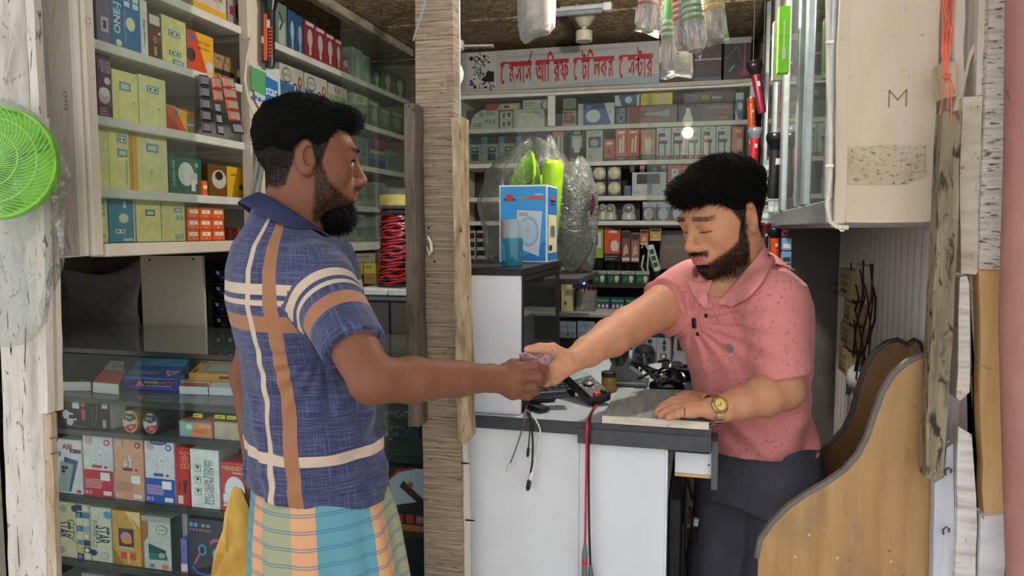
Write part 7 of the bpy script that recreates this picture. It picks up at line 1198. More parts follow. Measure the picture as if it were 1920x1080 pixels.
def frame(f, up=UZ): f = np.array(f, float); f /= np.linalg.norm(f); l = np.cross(up, f); l /= np.linalg.norm(l); u = np.cross(f, l); return np.stack([f, l, u], 1)
def skin_mat(name, rough=.58):
    m = bpy.data.materials.new(name); nt, N, L, b = nodes_of(m); a = N.new('ShaderNodeAttribute'); a.attribute_name = 'tone'
    n = N.new('ShaderNodeTexNoise'); n.inputs['Scale'].default_value = 90; n.inputs['Detail'].default_value = 5; t = N.new('ShaderNodeTexCoord'); L.new(t.outputs['Object'], n.inputs['Vector'])
    mr = N.new('ShaderNodeMapRange'); mr.inputs[3].default_value = .86; mr.inputs[4].default_value = 1.12; L.new(n.outputs[0], mr.inputs[0])
    mx = N.new('ShaderNodeMix'); mx.data_type = 'RGBA'; mx.blend_type = 'MULTIPLY'; mx.inputs[0].default_value = 1; L.new(a.outputs['Color'], mx.inputs[6]); L.new(mr.outputs[0], mx.inputs[7]); L.new(mx.outputs[2], b.inputs['Base Color'])
    b.inputs['Roughness'].default_value = rough; b.inputs['Specular IOR Level'].default_value = .25; b.inputs['Subsurface Weight'].default_value = .12; b.inputs['Subsurface Radius'].default_value = (.012, .005, .003); b.inputs['Subsurface Scale'].default_value = 1.0
    bp = N.new('ShaderNodeBump'); bp.inputs['Strength'].default_value = .15; bp.inputs['Distance'].default_value = .001; L.new(n.outputs[0], bp.inputs['Height']); L.new(bp.outputs[0], b.inputs['Normal']); return m
HAIRB = C('0a0908', .85, 0, .3, None, 0, .08)
HAIRM = C('0b0a09', .5, 0, .3, None, 0, .22)
def head_field(F, c, R, s=1.0, lid=1.0):
    """skull, face, nose, lips, lids and ears in a head frame (x ahead, y to the left, z up)"""
    P = lambda x, y, z: c+R@(np.array([x, y, z])*s)
    E = lambda x, y, z, r, k=.012, op='add', Q=None: F.ell(P(x, y, z), np.array(r)*s, R if Q is None else R@Q, k, op)
    E(-.014, 0, .036, (.094, .074, .083)); E(.022, 0, .0, (.070, .066, .088), .03); E(.028, 0, -.06, (.054, .055, .05), .03); E(.068, 0, -.094, (.021, .024, .019), .025)
    for y in (-1, 1):
        E(.052, y*.040, -.018, (.028, .022, .026), .022); E(.0, y*.052, -.06, (.03, .012, .03), .03)
        E(.094, y*.031, .003, (.013, .019, .011), .012, 'sub'); E(.071, y*.031, .001, (.0145, .0165, .0150), .004); E(.0775, y*.031, .0085*lid, (.0128, .0165, .0072*(1.6-.6*lid)), .004); E(.0755, y*.031, -.0115, (.0115, .0145, .0042), .005)
        # ear
        ty = math.radians(32)*y; Q = np.array([[math.cos(ty), math.sin(ty), 0], [-math.sin(ty), math.cos(ty), 0], [0, 0, 1]]).T
        E(-.012, y*.079, .000, (.021, .0075, .034), .006, 'add', Q); E(-.006, y*.0735, -.024, (.012, .006, .012), .008, 'add', Q); E(-.006, y*.083, .003, (.0115, .006, .02), .006, 'sub', Q); E(.002, y*.079, -.006, (.006, .006, .010), .005, 'sub', Q); E(.004, y*.074, -.008, (.006, .006, .008), .006)
    F.cap(P(.084, -.036, .024), P(.084, .036, .024), .0105*s, None, .02)
    F.cap(P(.088, 0, .016), P(.112, 0, -.030), .0075*s, .0105*s, .012); E(.108, 0, -.034, (.012, .012, .010), .008)
    for y in (-1, 1): E(.099, y*.0135, -.037, (.012, .0075, .0085), .007); E(.105, y*.0075, -.0455, (.006, .0038, .003), .004, 'sub')
    E(.082, 0, -.06, (.017, .03, .022), .02); E(.0955, 0, -.0605, (.0085, .023, .0058), .006); E(.0945, 0, -.0725, (.0085, .019, .0062), .006); F.cap(P(.104, -.022, -.0663), P(.104, .022, -.0663), .0016*s, None, .004, 'sub'); E(.088, 0, -.084, (.008, .016, .005), .01, 'sub')
def local(V_, c, R, s): return ((V_-c)@R)/s
def mixc(col, m, c): return col*(1-m[:, None])+np.array([*lin(c), 1.0])[None]*m[:, None]
sm = lambda e0, e1, x: (lambda t: t*t*(3-2*t))(np.clip((x-e0)/(e1-e0), 0, 1))
HL = lambda f0, f1: (lambda x, y: pwl(x, [-.13, -.095, -.06, -.046, -.036, -.028, -.015, -.002, .005, .014, .022, .036, .052, .07, .13], [-.04, -.052, -.062, -.05, -.015, .018, .036, .032, .004, -.016, .002, f0-.02, f0, f1, f1]))
def head_tone(col, q, lips, beard, shade, hairline, slit=None):
    """lips, stubble and hair roots as colour of the skin itself"""
    x, y, z = q.T
    lm = sm(.086, .092, x)*sm(.027, .019, np.abs(y))*sm(-.081, -.077, z)*sm(-.053, -.057, z); col = mixc(col, lm*.8, lips)
    near = (np.abs(z) < .2) & (np.abs(y) < .12) & (np.abs(x) < .16)
    zt_ = np.interp(x, [0, .02, .034, .05, .085, .11], [.02, .0, -.036, -.05, -.072, -.078]); b = sm(.008, -.012, z-zt_)*sm(.0, .014, x)
    b = np.maximum(b, sm(.08, .088, x)*sm(-.042, -.047, z)*sm(-.062, -.057, z)*sm(.034, .026, np.abs(y)))
    b = b*(1-lm)*sm(-.135, -.115, z)*near; col = mixc(col, b*beard, shade)
    col = mixc(col, .65*sm(.0072, .0015, np.abs(z-(.0285-.14*np.maximum(np.abs(y)-.032, 0))))*sm(.005, .018, np.abs(y))*sm(.058, .043, np.abs(y))*sm(.05, .056, x)*near, '17100c')
    if slit: col = mixc(col, sm(.0022, .0010, np.abs(z-slit-.06*(np.abs(y)-.031)))*sm(.0175, .0155, np.abs(np.abs(y)-.031))*sm(.06, .066, x), '1a0f0b')
    zr = hairline(x, y); sc = sm(-.010, .010, z-zr)*near*(1-sm(.002, .006, np.abs(y)-.074)*sm(-.04, -.03, x)*sm(.012, .004, x)*sm(.036, .03, z)); return mixc(col, sc*.93, '14100d'), b, sc*near
def hairfield(c, R, s, zmin, thick, h=.003, quiff=None):
    lo = c-.17; hi = c+.17; F = Field(lo, hi, h); sl, X, Y, Z = F.win(lo, hi); d = [X-c[0], Y-c[1], Z-c[2]]; x, y, z = [(d[0]*R[0, j]+d[1]*R[1, j]+d[2]*R[2, j])/s for j in range(3)]
    def el(cx, cz, r): k0 = np.sqrt(((x-cx)/r[0])**2+(y/r[1])**2+((z-cz)/r[2])**2)+1e-9; k1 = np.sqrt(((x-cx)/r[0]**2)**2+(y/r[1]**2)**2+((z-cz)/r[2]**2)**2)+1e-9; return k0*(k0-1)/k1
    base = np.minimum(el(-.014, .036, (.094, .074, .083)), el(.022, .0, (.070, .066, .088))); th = thick(x, y, z); n = .0022*np.sin(95*x+40*y+3*np.sin(60*z))*np.sin(80*y+50*z)
    dd = base-th-n; dd = np.maximum(dd, zmin(x, y)-z)
    if quiff is not None: dd = np.minimum(dd, quiff(x, y, z, el))
    F.g[sl] = (dd*s).astype(np.float32); return F
def pwl(x, xs, zs): return np.interp(x, xs, zs)
def clothmat(name, ubands, vbands, base, thread, usc, vsc, rough=.75, dot=None):
    """woven check: stripes set on the cloth's own coordinates (u round the body, v along it), and slub threads"""
    m = bpy.data.materials.new(name); nt, N, L, b = nodes_of(m); b.inputs['Roughness'].default_value = rough; b.inputs['Sheen Weight'].default_value = .15; b.inputs['Specular IOR Level'].default_value = .3
    a = N.new('ShaderNodeAttribute'); a.attribute_name = 'weave'; sp = N.new('ShaderNodeSeparateXYZ'); L.new(a.outputs['Vector'], sp.inputs[0])
    def slub(sx, sy, lo, hi):
        mp = N.new('ShaderNodeMapping'); mp.inputs['Scale'].default_value = (sx, sy, 1); L.new(a.outputs['Vector'], mp.inputs[0]); n = N.new('ShaderNodeTexNoise'); n.noise_dimensions = '2D'; n.inputs['Scale'].default_value = 1; n.inputs['Detail'].default_value = 3; L.new(mp.outputs[0], n.inputs['Vector']); r = N.new('ShaderNodeMapRange'); r.inputs[1].default_value = lo; r.inputs[2].default_value = hi; L.new(n.outputs[0], r.inputs[0]); return r.outputs[0], n.outputs[0]
    s1, h1 = slub(18, 640, .50, .64); s2, h2 = slub(640, 18, .54, .68); mx0 = N.new('ShaderNodeMath'); mx0.operation = 'MAXIMUM'; L.new(s1, mx0.inputs[0]); L.new(s2, mx0.inputs[1]); mu = N.new('ShaderNodeMath'); mu.operation = 'MULTIPLY'; mu.inputs[1].default_value = .6; L.new(mx0.outputs[0], mu.inputs[0])
    mx = N.new('ShaderNodeMix'); mx.data_type = 'RGBA'; L.new(mu.outputs[0], mx.inputs[0]); mx.inputs[6].default_value = (*lin(base), 1); mx.inputs[7].default_value = (*lin(thread), 1); out = mx.outputs[2]
    for src, bands, sc in ((sp.outputs[1], vbands, vsc), (sp.outputs[0], ubands, usc)):
        if not bands: continue
        lo, hi = sc; mr = N.new('ShaderNodeMapRange'); mr.inputs[1].default_value = lo; mr.inputs[2].default_value = hi; L.new(src, mr.inputs[0]); r = N.new('ShaderNodeValToRGB'); r.color_ramp.interpolation = 'CONSTANT'; e = r.color_ramp.elements; st = [(0, None)]
        for a0, a1, c in sorted(bands, key=lambda t: t[0]): st += [((a0-lo)/(hi-lo), c), ((a1-lo)/(hi-lo), None)]
        while len(e) < len(st): e.new(1)
        for i, (p, c) in enumerate(st): e[i].position = min(max(p, 0), 1); e[i].color = (*(lin(c) if c else (0, 0, 0)), 1 if c else 0)
        L.new(mr.outputs[0], r.inputs[0]); m2 = N.new('ShaderNodeMix'); m2.data_type = 'RGBA'; L.new(r.outputs[1], m2.inputs[0]); L.new(out, m2.inputs[6]); L.new(r.outputs[0], m2.inputs[7]); out = m2.outputs[2]
    L.new(out, b.inputs['Base Color']); bp = N.new('ShaderNodeBump'); bp.inputs['Strength'].default_value = .35; bp.inputs['Distance'].default_value = .0008; L.new(h1, bp.inputs['Height']); L.new(bp.outputs[0], b.inputs['Normal']); return m
def eye(parent, c, R, s, x, y, z, look, up=0):
    p = c+R@(np.array([x, y, z])*s); d = R@np.array([math.cos(look[0])*math.cos(look[1]), math.sin(look[0])*math.cos(look[1]), math.sin(look[1])]); r = .0122*s; mb = MB()
    mb.lathe([(r*math.sin(t), -r*math.cos(t)) for t in np.linspace(.02, 3.12, 14)], p, d, 20); e = mb.bld('eye', C('b3a79e', .2), parent, 'all'); mb = MB(); mb.lathe([(r*.56, r*.83), (r*.36, r*.94), (0, r*1.01)], p, d, 16); mb.bld('iris', C('140b07', .1), e, 'all')
def armature_bounds(pts, m): P = np.array(pts); return P.min(0)-m, P.max(0)+m
def hand(F, W, K, fingers, thumb, pr=.0115, fr=.0092, palm=None):
    """metacarpals from the wrist to four knuckles, then jointed fingers and a thumb off the side of the palm"""
    for q in K: F.cap(W, q, pr*1.15, pr, .012)
    for a, b in zip(K, K[1:]): F.cap((np.array(a)+W)/2*.4+np.array(a)*.6, (np.array(b)+W)/2*.4+np.array(b)*.6, pr*.9, None, .01)
    if palm is not None: F.cap(*palm)
    for q, f in zip(K, fingers):
        p = [q]+list(f); rs = [fr*1.02, fr, fr*.92, fr*.78][:len(p)]
        for i in range(len(p)-1): F.cap(p[i], p[i+1], rs[i], rs[i+1], .004)
    for i in range(len(thumb)-1): F.cap(thumb[i], thumb[i+1], [.0145, .0115, .0102, .0085][i], [.0115, .0102, .0085, .008][i], .005 if i else .012)
def collar(name, parent, c, e1, e2, up, r0, r1, wid, t0, t1, mat, fld, thick=.0035):
    """turned-down collar: a band round the neck from angle t0 to t1 that falls outwards"""
    mb = MB(); n = 36; rows = [(0, .0, -.018), (.004, .004, .0), (.010, .007, .004), (.55, .55, .55), (1, 1, 1)]
    for i in range(n+1):
        t = t0+(t1-t0)*i/n; d = e1*math.cos(t)*r0[0]+e2*math.sin(t)*r0[1]; dn = d/np.linalg.norm(d); front = math.cos(t)
        w = wid*(1+.5*max(0, front)**2)
        for j, q in enumerate((np.array([0, -.02]), np.array([.002, 0]), np.array([.008, .003]), np.array([.02, -.42*w]), np.array([.03, -w]))):
            p = c+d+dn*(q[0]*(r1/.03))+up*q[1]
            if j >= 2: p = fld.lift(p, .005 if j < 4 else .0085)
            mb.v.append(tuple(p))
    mb.n = len(mb.v)
    for i in range(n):
        for j in range(4): a = i*5+j; mb.f.append((a, a+1, a+6, a+5)); mb.m.append(0)
    o = mb.bld(name, mat, parent, 'all'); md = o.modifiers.new('thickness', 'SOLIDIFY'); md.thickness = thick; s = o.modifiers.new('smooth', 'SUBSURF'); s.levels = 1; s.render_levels = 1; return o
def pick(V_, mask, n):
    i = np.flatnonzero(mask); return RNG.choice(i, min(n, len(i)), replace=False) if len(i) else i
# ---------------------------------------------------------------- the shopper
def shopper():
    D = atD; zt = 1.45
    fh = frame(RT*math.cos(math.radians(20))*.997+HF*math.sin(math.radians(20))-UZ*.05); hc = D(578, 303, zt); hs = .95
    a25 = math.radians(25); f = RT*math.cos(a25)+HF*math.sin(a25); l = np.cross(UZ, f)
    secs = [(385, 548, .074, .066), (412, 549, .084, .082), (432, 549, .096, .106), (458, 548, .112, .138), (500, 549, .124, .170), (560, 553, .129, .184), (640, 566, .122, .172), (720, 580, .122, .168), (800, 586, .127, .172), (860, 592, .131, .175), (908, 596, .134, .177)]
    S = []
    for y, x, a, b in secs: p = D(x, y, zt); S.append((p[2], p[0], p[1], a, b))
    sR, eR, wR = D(594, 524, 1.315), D(699, 714, 1.17), D(922, 709, 1.345)
    p = D(548, 478, zt); sL = p+l*.165; eL = sL+np.array([0, 0, -.27])-f*.07+l*.03; wL = D(487, 905, 1.60)
    hip = D(598, 940, zt); foot = [np.array([hip[0], hip[1], 0])+l*.09*k for k in (-1, 1)]
    lo, hi = armature_bounds([hc, sR, eR, wR, D(1030, 700, 1.43), sL, eL, wL, hip, foot[0]+f*.2, foot[1]-f*.1], .13); lo[2] = -.01
    B = Field(lo, hi, .0032)
    head_field(B, hc, fh, hs); nb = D(538, 425, zt); B.cap(hc+fh@np.array([-.022, 0, -.055]), nb, .052, .056, .025); B.cap(hc+fh@np.array([.0, 0, -.08]), nb+f*.02, .045, .05, .03)
    B.loft([(z, x, y, a*.86, b*.88) for z, x, y, a, b in S[3:]], f, l, .03); B.cap(nb-UZ*.035, sR, .035, .04, .03); B.cap(nb-UZ*.035, sL, .035, .04, .03)
    B.chain([sR, sR+(eR-sR)*.5, eR], [.05, .043, .037], .015); B.chain([eR, eR+(wR-eR)*.3, eR+(wR-eR)*.7, wR], [.036, .0375, .030, .0245], .012); B.cap(wR, D(936, 711, 1.352), .0245, .022, .01)
    B.chain([sL, (sL+eL)/2, eL, wL], [.05, .043, .038, .027], .015)
    hand(B, D(928, 711, 1.35), [D(970, 690, 1.362), D(974, 707, 1.357), D(970, 725, 1.36), D(962, 738, 1.368)],
         [[D(1002, 685, 1.368), D(1021, 694, 1.395), D(1010, 700, 1.415)], [D(1007, 707, 1.37), D(1016, 716, 1.40), D(1002, 716, 1.415)], [D(998, 726, 1.376), D(1003, 733, 1.40), D(990, 731, 1.412)], [D(985, 740, 1.382), D(990, 742, 1.402), D(979, 738, 1.412)]],
         [D(936, 700, 1.375), D(962, 684, 1.395), D(986, 680, 1.408), D(1004, 684, 1.412)], .0125, .0098, (D(945, 712, 1.368), D(962, 718, 1.372), .018, .016, .015))
    B.cap(wL, wL+np.array([.01, 0, -.06]), .026, .02, .015)
    for k in range(4): B.cap(wL+np.array([-.02+.013*k, 0, -.05]), wL+np.array([-.02+.013*k, .012, -.085]), .009, .008, .006)
    for k in (0, 1):
        hp = hip+l*.085*(1 if k else -1); kn = (hp+foot[k])/2; B.chain([hp, np.array([kn[0], kn[1], .48]), np.array([foot[k][0], foot[k][1], .08])], [.085, .058, .038], .03); B.cap(foot[k]+UZ*.04-f*.04, foot[k]+UZ*.025+f*.14, .036, .024, .03)
    V_, F_ = B.mesh(); V_ = relax(V_, F_, 1); n = len(V_); q = local(V_, hc, fh, hs); col = np.tile(np.array([*lin('7f503b'), 1.0]), (n, 1))
    hm = (np.linalg.norm(q, axis=1) < .2); qq = np.where(hm[:, None], q, 9.0)
    zq = qq[:, 2]; col, bm, sc = head_tone(col, qq, '8f584c', .72, '231612', HL(.064, .078), .0042); bm = bm*hm; sc = sc*hm
    col = mixc(col, sm(.985, 1.0, 1/(1+np.linalg.norm(V_-D(1004, 683, 1.40), axis=1)/.006**1)*1.6)*0, 'c9a08a')
    body = skinmesh('person', V_, F_, skin_mat('brown_skin'), None, np.array([hip[0], hip[1], 0]), {'tone': ('FLOAT_COLOR', col)})
    tag(body, 'bearded man in a navy checked polo shirt handing over a banknote', 'person')
    N_ = vnormals(V_, F_)
    # hair
    HF_ = hairfield(hc, fh, hs, HL(.066, .08), lambda x, y, z: -.003+.007*sm(.0, .04, z)+.006*sm(.03, .07, z)+.008*sm(.06, .11, z), .003, lambda x, y, z, el: np.maximum(np.maximum(el(.052, .088, (.056, .062, .036)), .066-z), -.035-x))
    hv, hf = HF_.mesh(); hv = relax(hv, hf, 1); ho = skinmesh('hair', hv, hf, HAIRB, body); hn = vnormals(hv, hf); hq = local(hv, hc, fh, hs)
    i = pick(hv, hq[:, 2] > .045, 4200); dd = hn[i]*.5+fh[:, 0]*.9+RNG.normal(size=(len(i), 3))*.25; strands('hair_strand', hv[i]-hn[i]*.002, dd, RNG.uniform(.008, .018, len(i)), .00055, HAIRM, ho, .3, -hn[i]*.5)
    i = pick(hv, (hq[:, 2] <= .05) & (hq[:, 2] > .01), 3000); dd = hn[i]*.55-fh[:, 2]*.8+RNG.normal(size=(len(i), 3))*.3; strands('hair_strand', hv[i]-hn[i]*.002, dd, RNG.uniform(.005, .010, len(i)), .0005, HAIRM, ho, .2)
    i = pick(V_, sc*RNG.uniform(.3, 1, n) > .45, 7000); strands('hair_strand', V_[i], N_[i]*.45-fh[:, 2]*.8+RNG.normal(size=(len(i), 3))*.25, RNG.uniform(.003, .0075, len(i)), .00045, HAIRM, ho, .2)
    # beard
    Bf = Field(hc-.2, hc+.2, .003); P = lambda x, y, z: hc+fh@(np.array([x, y, z])*hs)
    Bf.ell(P(.066, 0, -.099), np.array((.030, .033, .027)), fh, .01); Bf.ell(P(.045, 0, -.110), np.array((.046, .045, .022)), fh, .02); Bf.ell(P(.058, 0, -.126), np.array((.032, .028, .016)), fh, .02); Bf.wrinkle(lambda p: .0022*np.sin(260*p[:, 0]+80*p[:, 2])*np.sin(210*p[:, 1]+60*p[:, 2])); bv, bf = Bf.mesh(); bo = skinmesh('beard', bv, bf, HAIRB, body); bn = vnormals(bv, bf)
    i = pick(bv, np.ones(len(bv), bool), 2600); strands('beard_strand', bv[i]-bn[i]*.001, bn[i]*.6-fh[:, 2]*.8+RNG.normal(size=(len(i), 3))*.4, RNG.uniform(.006, .016, len(i)), .0005, HAIRM, bo, .5)
    m = bm*RNG.uniform(0, 1, n); i = pick(V_, m > .42, 3600); strands('beard_strand', V_[i], N_[i]*.55-fh[:, 2]*.8+RNG.normal(size=(len(i), 3))*.3, RNG.uniform(.003, .008, len(i)), .00042, HAIRM, bo, .3)
    i = pick(V_, hm & (q[:, 0] > .055) & (np.abs(q[:, 1]) > .012) & (np.abs(q[:, 1]) < .05) & (np.abs(q[:, 2]-(.027-.12*np.maximum(np.abs(q[:, 1])-.03, 0))) < .0042), 420); strands('eyebrow', V_[i], N_[i]*.5+fh[:, 1]*np.sign(q[i, 1])[:, None]*.8, RNG.uniform(.004, .008, len(i)), .0005, HAIRM, body, .1)
    for y in (-1, 1): eye(body, hc, fh, hs, .0772, y*.031, -.001, (-.25*y, -.2))
    # shirt
    F = Field(*armature_bounds([S[0][1:3]+(0,) if False else np.array([S[0][1], S[0][2], S[0][0]]), np.array([S[-1][1], S[-1][2], S[-1][0]]), sR, sR+(eR-sR)*.8, sL, eL], .21), .004)
    fold = lambda u, v, Z: .0022*np.sin(70*Z+26*u+6*np.sin(17*v+9*Z))*sm(1.16, 1.0, Z)+.0025*np.sin(38*Z-30*u*np.sign(v)+4*np.sin(30*v))*sm(1.26, 1.1, Z)*sm(.84, .95, Z)+.002*np.sin(46*v+8*np.sin(11*Z))*sm(1.05, .9, Z)
    F.loft(S, f, l, .03, fold=fold); an = (eR-sR)/np.linalg.norm(eR-sR); hem = sR+an*.178
    F.cap(nb+UZ*-.055, sR, .04, .05, .035); F.cap(nb+UZ*-.055, sL+UZ*.0, .04, .05, .035)
    F.cap(sR-an*.0, sR+an*.24, .062, .052, .03, 'add', (hem, an+np.array([.0, .0, -.12]))); al = (eL-sL)/np.linalg.norm(eL-sL); F.cap(sL, sL+al*.24, .066, .054, .03, 'add', (sL+al*.18, al))
    cc = D(557, 409, zt); e1 = f*math.cos(.6)-UZ*math.sin(.6); up = np.cross(e1, l); up = up if up[2] > 0 else -up; F.cap(cc-up*.06, cc+up*.2, .118, .118, .008, 'sub', (cc-up*.012, -up))
    ap = D(606, 650, 1.33)
    def wr(p):
        x = (p-ap)@RT; z = p[:, 2]-ap[2]; r_ = np.hypot(x, z)+1e-6; t_ = np.arctan2(z, x); g_ = np.exp(-(r_/.16)**2)*sm(.02, .06, r_)*sm(.05, -.03, z); lowx = sm(1.2, 1.08, p[:, 2])*sm(.9, 1.0, p[:, 2]); return .0032*np.sin(15*t_+40*r_)*g_+.0028*np.sin(85*z-60*x+3*np.sin(30*x))*lowx*sm(-.12, .05, x)
    F.wrinkle(wr)
    zh = S[-1][0]; F.plane((S[-1][1], S[-1][2], zh+.006), np.array([0, 0, -1.])-f*.12, (S[-1][1]-.3, S[-1][2]-.3, zh-.1), (S[-1][1]+.3, S[-1][2]+.3, zh+.1))
    sl0 = D(640, 880, 1.29); sl1 = D(652, 985, 1.27); F.cap(sl0, sl1, .001, .010, .003, 'sub')
    sv, sf = F.mesh(); sv = relax(sv, sf, 1); sn = vnormals(sv, sf)
    # weave coordinates: torso round the trunk axis, sleeve along the arm
    Sz = np.array(sorted(S)); cx = np.interp(sv[:, 2], Sz[:, 0], Sz[:, 1]); cy = np.interp(sv[:, 2], Sz[:, 0], Sz[:, 2]); u_ = (sv[:, 0]-cx)*f[0]+(sv[:, 1]-cy)*f[1]; v_ = (sv[:, 0]-cx)*l[0]+(sv[:, 1]-cy)*l[1]
    ang = np.arctan2(u_, -v_); U = ang*.16; W_ = sv[:, 2].copy()
    W_ = W_-.05*sm(0, .12, u_)*0
    rel = sv-sR; t = rel@an; rad = np.linalg.norm(rel-t[:, None]*an, axis=1); onarm = (t > .035) & (rad < .085-.06*np.maximum(t-.06, 0)) & (rad < .066-.015*t/.24+.010); side = np.cross(an, l); aa = np.arctan2((rel@side), -(rel@l))
    U = np.where(onarm, 2.0+aa*.06, U); W_ = np.where(onarm, 3.0-t, W_)
    zz = lambda y: D(560, y, zt)[2]-.0
    bz = lambda y0, y1, c: (D(545, y1, 1.33)[2], D(545, y0, 1.33)[2], c)
    BE, BR = 'c4ae98', '9c6a49'
    vb = [bz(536, 556, BE), bz(566, 573, BE), bz(590, 618, BR), bz(846, 862, BE), bz(872, 878, BE), (3-.060, 3-.042, BE), (3-.079, 3-.071, BE), (3-.128, 3-.102, BR)]
    ub = [(-.116, -.101, BE), (-.084, -.056, BR), (.172, .19, BE), (.205, .232, BR)]
    so = skinmesh('shirt', sv, sf, clothmat('navy_check_cloth', ub, vb, '2f3252', '646a90', (-.6, 2.6), (.7, 3.1)), body, None, {'weave': ('FLOAT_VECTOR', np.stack([U, W_, 0*U], 1))}); so['label'] = 'navy checked polo shirt with tan and beige stripes'
    co_ = collar('collar', so, cc, e1, l, up, (.082, .068), .03, .038, -math.pi*.93, math.pi*.93, C('2c3050', .7), F)
    # lungi
    z0 = D(598, 885, zt)[2]; L0 = [(z0, *D(598, 885, zt)[:2], .124, .168), (D(604, 990, zt)[2], *D(604, 990, zt)[:2], .136, .18), (D(610, 1080, zt)[2], *D(612, 1080, zt)[:2], .145, .19), (.45, *D(616, 1080, zt)[:2], .155, .2), (.07, *D(616, 1080, zt)[:2], .16, .205)]
    Lf = Field(np.array([L0[-1][1]-.32, L0[-1][2]-.32, .05]), np.array([L0[-1][1]+.32, L0[-1][2]+.32, z0+.03]), .005)
    Lf.loft(L0, f, l, .01, fold=lambda u, v, Z: -.010*np.maximum(0, np.sin(11*np.arctan2(v, u)+2*Z))*sm(-.02, .06, u)*sm(z0, z0-.1, Z)+.003*np.sin(14*np.arctan2(v, u)+7*Z)*sm(z0, z0-.15, Z)); q0 = D(712, 985, 1.42); Lf.cap(D(708, 945, 1.42), D(722, 1090, 1.40)*[1, 1, 0]+[0, 0, .5], .02, .032, .03); lv, lf = Lf.mesh(); lv = relax(lv, lf, 1)
    Lz = np.array(sorted(L0)); cx = np.interp(lv[:, 2], Lz[:, 0], Lz[:, 1]); cy = np.interp(lv[:, 2], Lz[:, 0], Lz[:, 2]); an2 = np.arctan2((lv[:, 0]-cx)*f[0]+(lv[:, 1]-cy)*f[1], -((lv[:, 0]-cx)*l[0]+(lv[:, 1]-cy)*l[1])); U = an2*.17
    OR, TE, OL = 'd29a70', '5a939e', '9b9d7c'
    ubl = [(-.55, -.215, TE), (-.215, -.165, OR), (-.165, -.085, OL), (-.085, -.04, OR), (-.04, .06, TE), (.06, .1, OR), (.1, .17, OL), (.17, .21, OR), (.21, .6, TE)]
    vbl = []; z = .1
    lm = bpy.data.materials.new('striped_lungi_cloth'); nt, N, L, b = nodes_of(lm); b.inputs['Roughness'].default_value = .8; at = N.new('ShaderNodeAttribute'); at.attribute_name = 'weave'; sp = N.new('ShaderNodeSeparateXYZ'); L.new(at.outputs['Vector'], sp.inputs[0])
    mr = N.new('ShaderNodeMapRange'); mr.inputs[1].default_value = -.55; mr.inputs[2].default_value = .6; L.new(sp.outputs[0], mr.inputs[0]); r = N.new('ShaderNodeValToRGB'); r.color_ramp.interpolation = 'CONSTANT'; e = r.color_ramp.elements
    while len(e) < len(ubl): e.new(1)
    for i_, (a0, a1, c_) in enumerate(ubl): e[i_].position = (a0+.55)/1.15; e[i_].color = (*lin(c_), 1)
    L.new(mr.outputs[0], r.inputs[0]); ms_ = N.new('ShaderNodeMath'); ms_.operation = 'MULTIPLY'; ms_.inputs[1].default_value = 1/.0285; L.new(sp.outputs[1], ms_.inputs[0]); fr = N.new('ShaderNodeMath'); fr.operation = 'FRACT'; L.new(ms_.outputs[0], fr.inputs[0]); r2 = N.new('ShaderNodeValToRGB'); r2.color_ramp.interpolation = 'CONSTANT'; e = r2.color_ramp.elements; st = [(0, 0), (.40, 1), (.47, 0), (.55, 1), (.62, 0)]
    while len(e) < 5: e.new(1)
    for i_, (p_, a_) in enumerate(st): e[i_].position = p_; e[i_].color = (a_, a_, a_, 1)
    L.new(fr.outputs[0], r2.inputs[0]); m3 = N.new('ShaderNodeMath'); m3.operation = 'MULTIPLY'; m3.inputs[1].default_value = .8; L.new(r2.outputs[0], m3.inputs[0]); mx = N.new('ShaderNodeMix'); mx.data_type = 'RGBA'; L.new(m3.outputs[0], mx.inputs[0]); L.new(r.outputs[0], mx.inputs[6]); mx.inputs[7].default_value = (*lin('3f6f8c'), 1); L.new(mx.outputs[2], b.inputs['Base Color'])
    lo_ = skinmesh('lungi', lv, lf, lm, body, None, {'weave': ('FLOAT_VECTOR', np.stack([U, lv[:, 2]-.05*U, 0*U], 1))}); lo_['label'] = 'orange and teal striped lungi'
    return body
SH = shopper()
YB = bag('cloth_bag', 'soft yellow cloth bag held beside the striped lungi', [(438, 912), (452, 916), (466, 950), (484, 1010), (492, 1090), (490, 1180), (392, 1180), (398, 1085), (408, 1030), (420, 985), (428, 945)], 1.32, wear('yellow_bag_cloth', [(.3, 'b98a3c'), (.6, 'd3a754'), (.9, 'deba70')], (9, 9, 9), 4, .8, .5, .01), .03)
# banknotes passed from hand to hand
for i, (dz, col, lab) in enumerate([(0, 'b58a94', 'pinkish folded banknote between the two hands'), (.004, 'a5808c', 'second folded banknote just behind the pink one')]):
    prof = [(972, 664), (985, 660), (1000, 667), (1012, 672), (1024, 664), (1036, 655)]
    o = sheet('banknote', lab, 'banknote', lambda u, w, dz=dz: atD(np.interp(u, np.linspace(0, 1, 6), [p[0] for p in prof])+w*8+i*2, np.interp(u, np.linspace(0, 1, 6), [p[1] for p in prof])+w*(20-9*u)+i*2, 1.392+dz+.012*w-.01*math.sin(6*u)), wear('banknote_%d' % i, [(.35, '8f6a7c'), (.5, col), (.65, 'c9a8a0')], (60, 60, 90), 3, .7, 0), 20, 4, None, .0005)
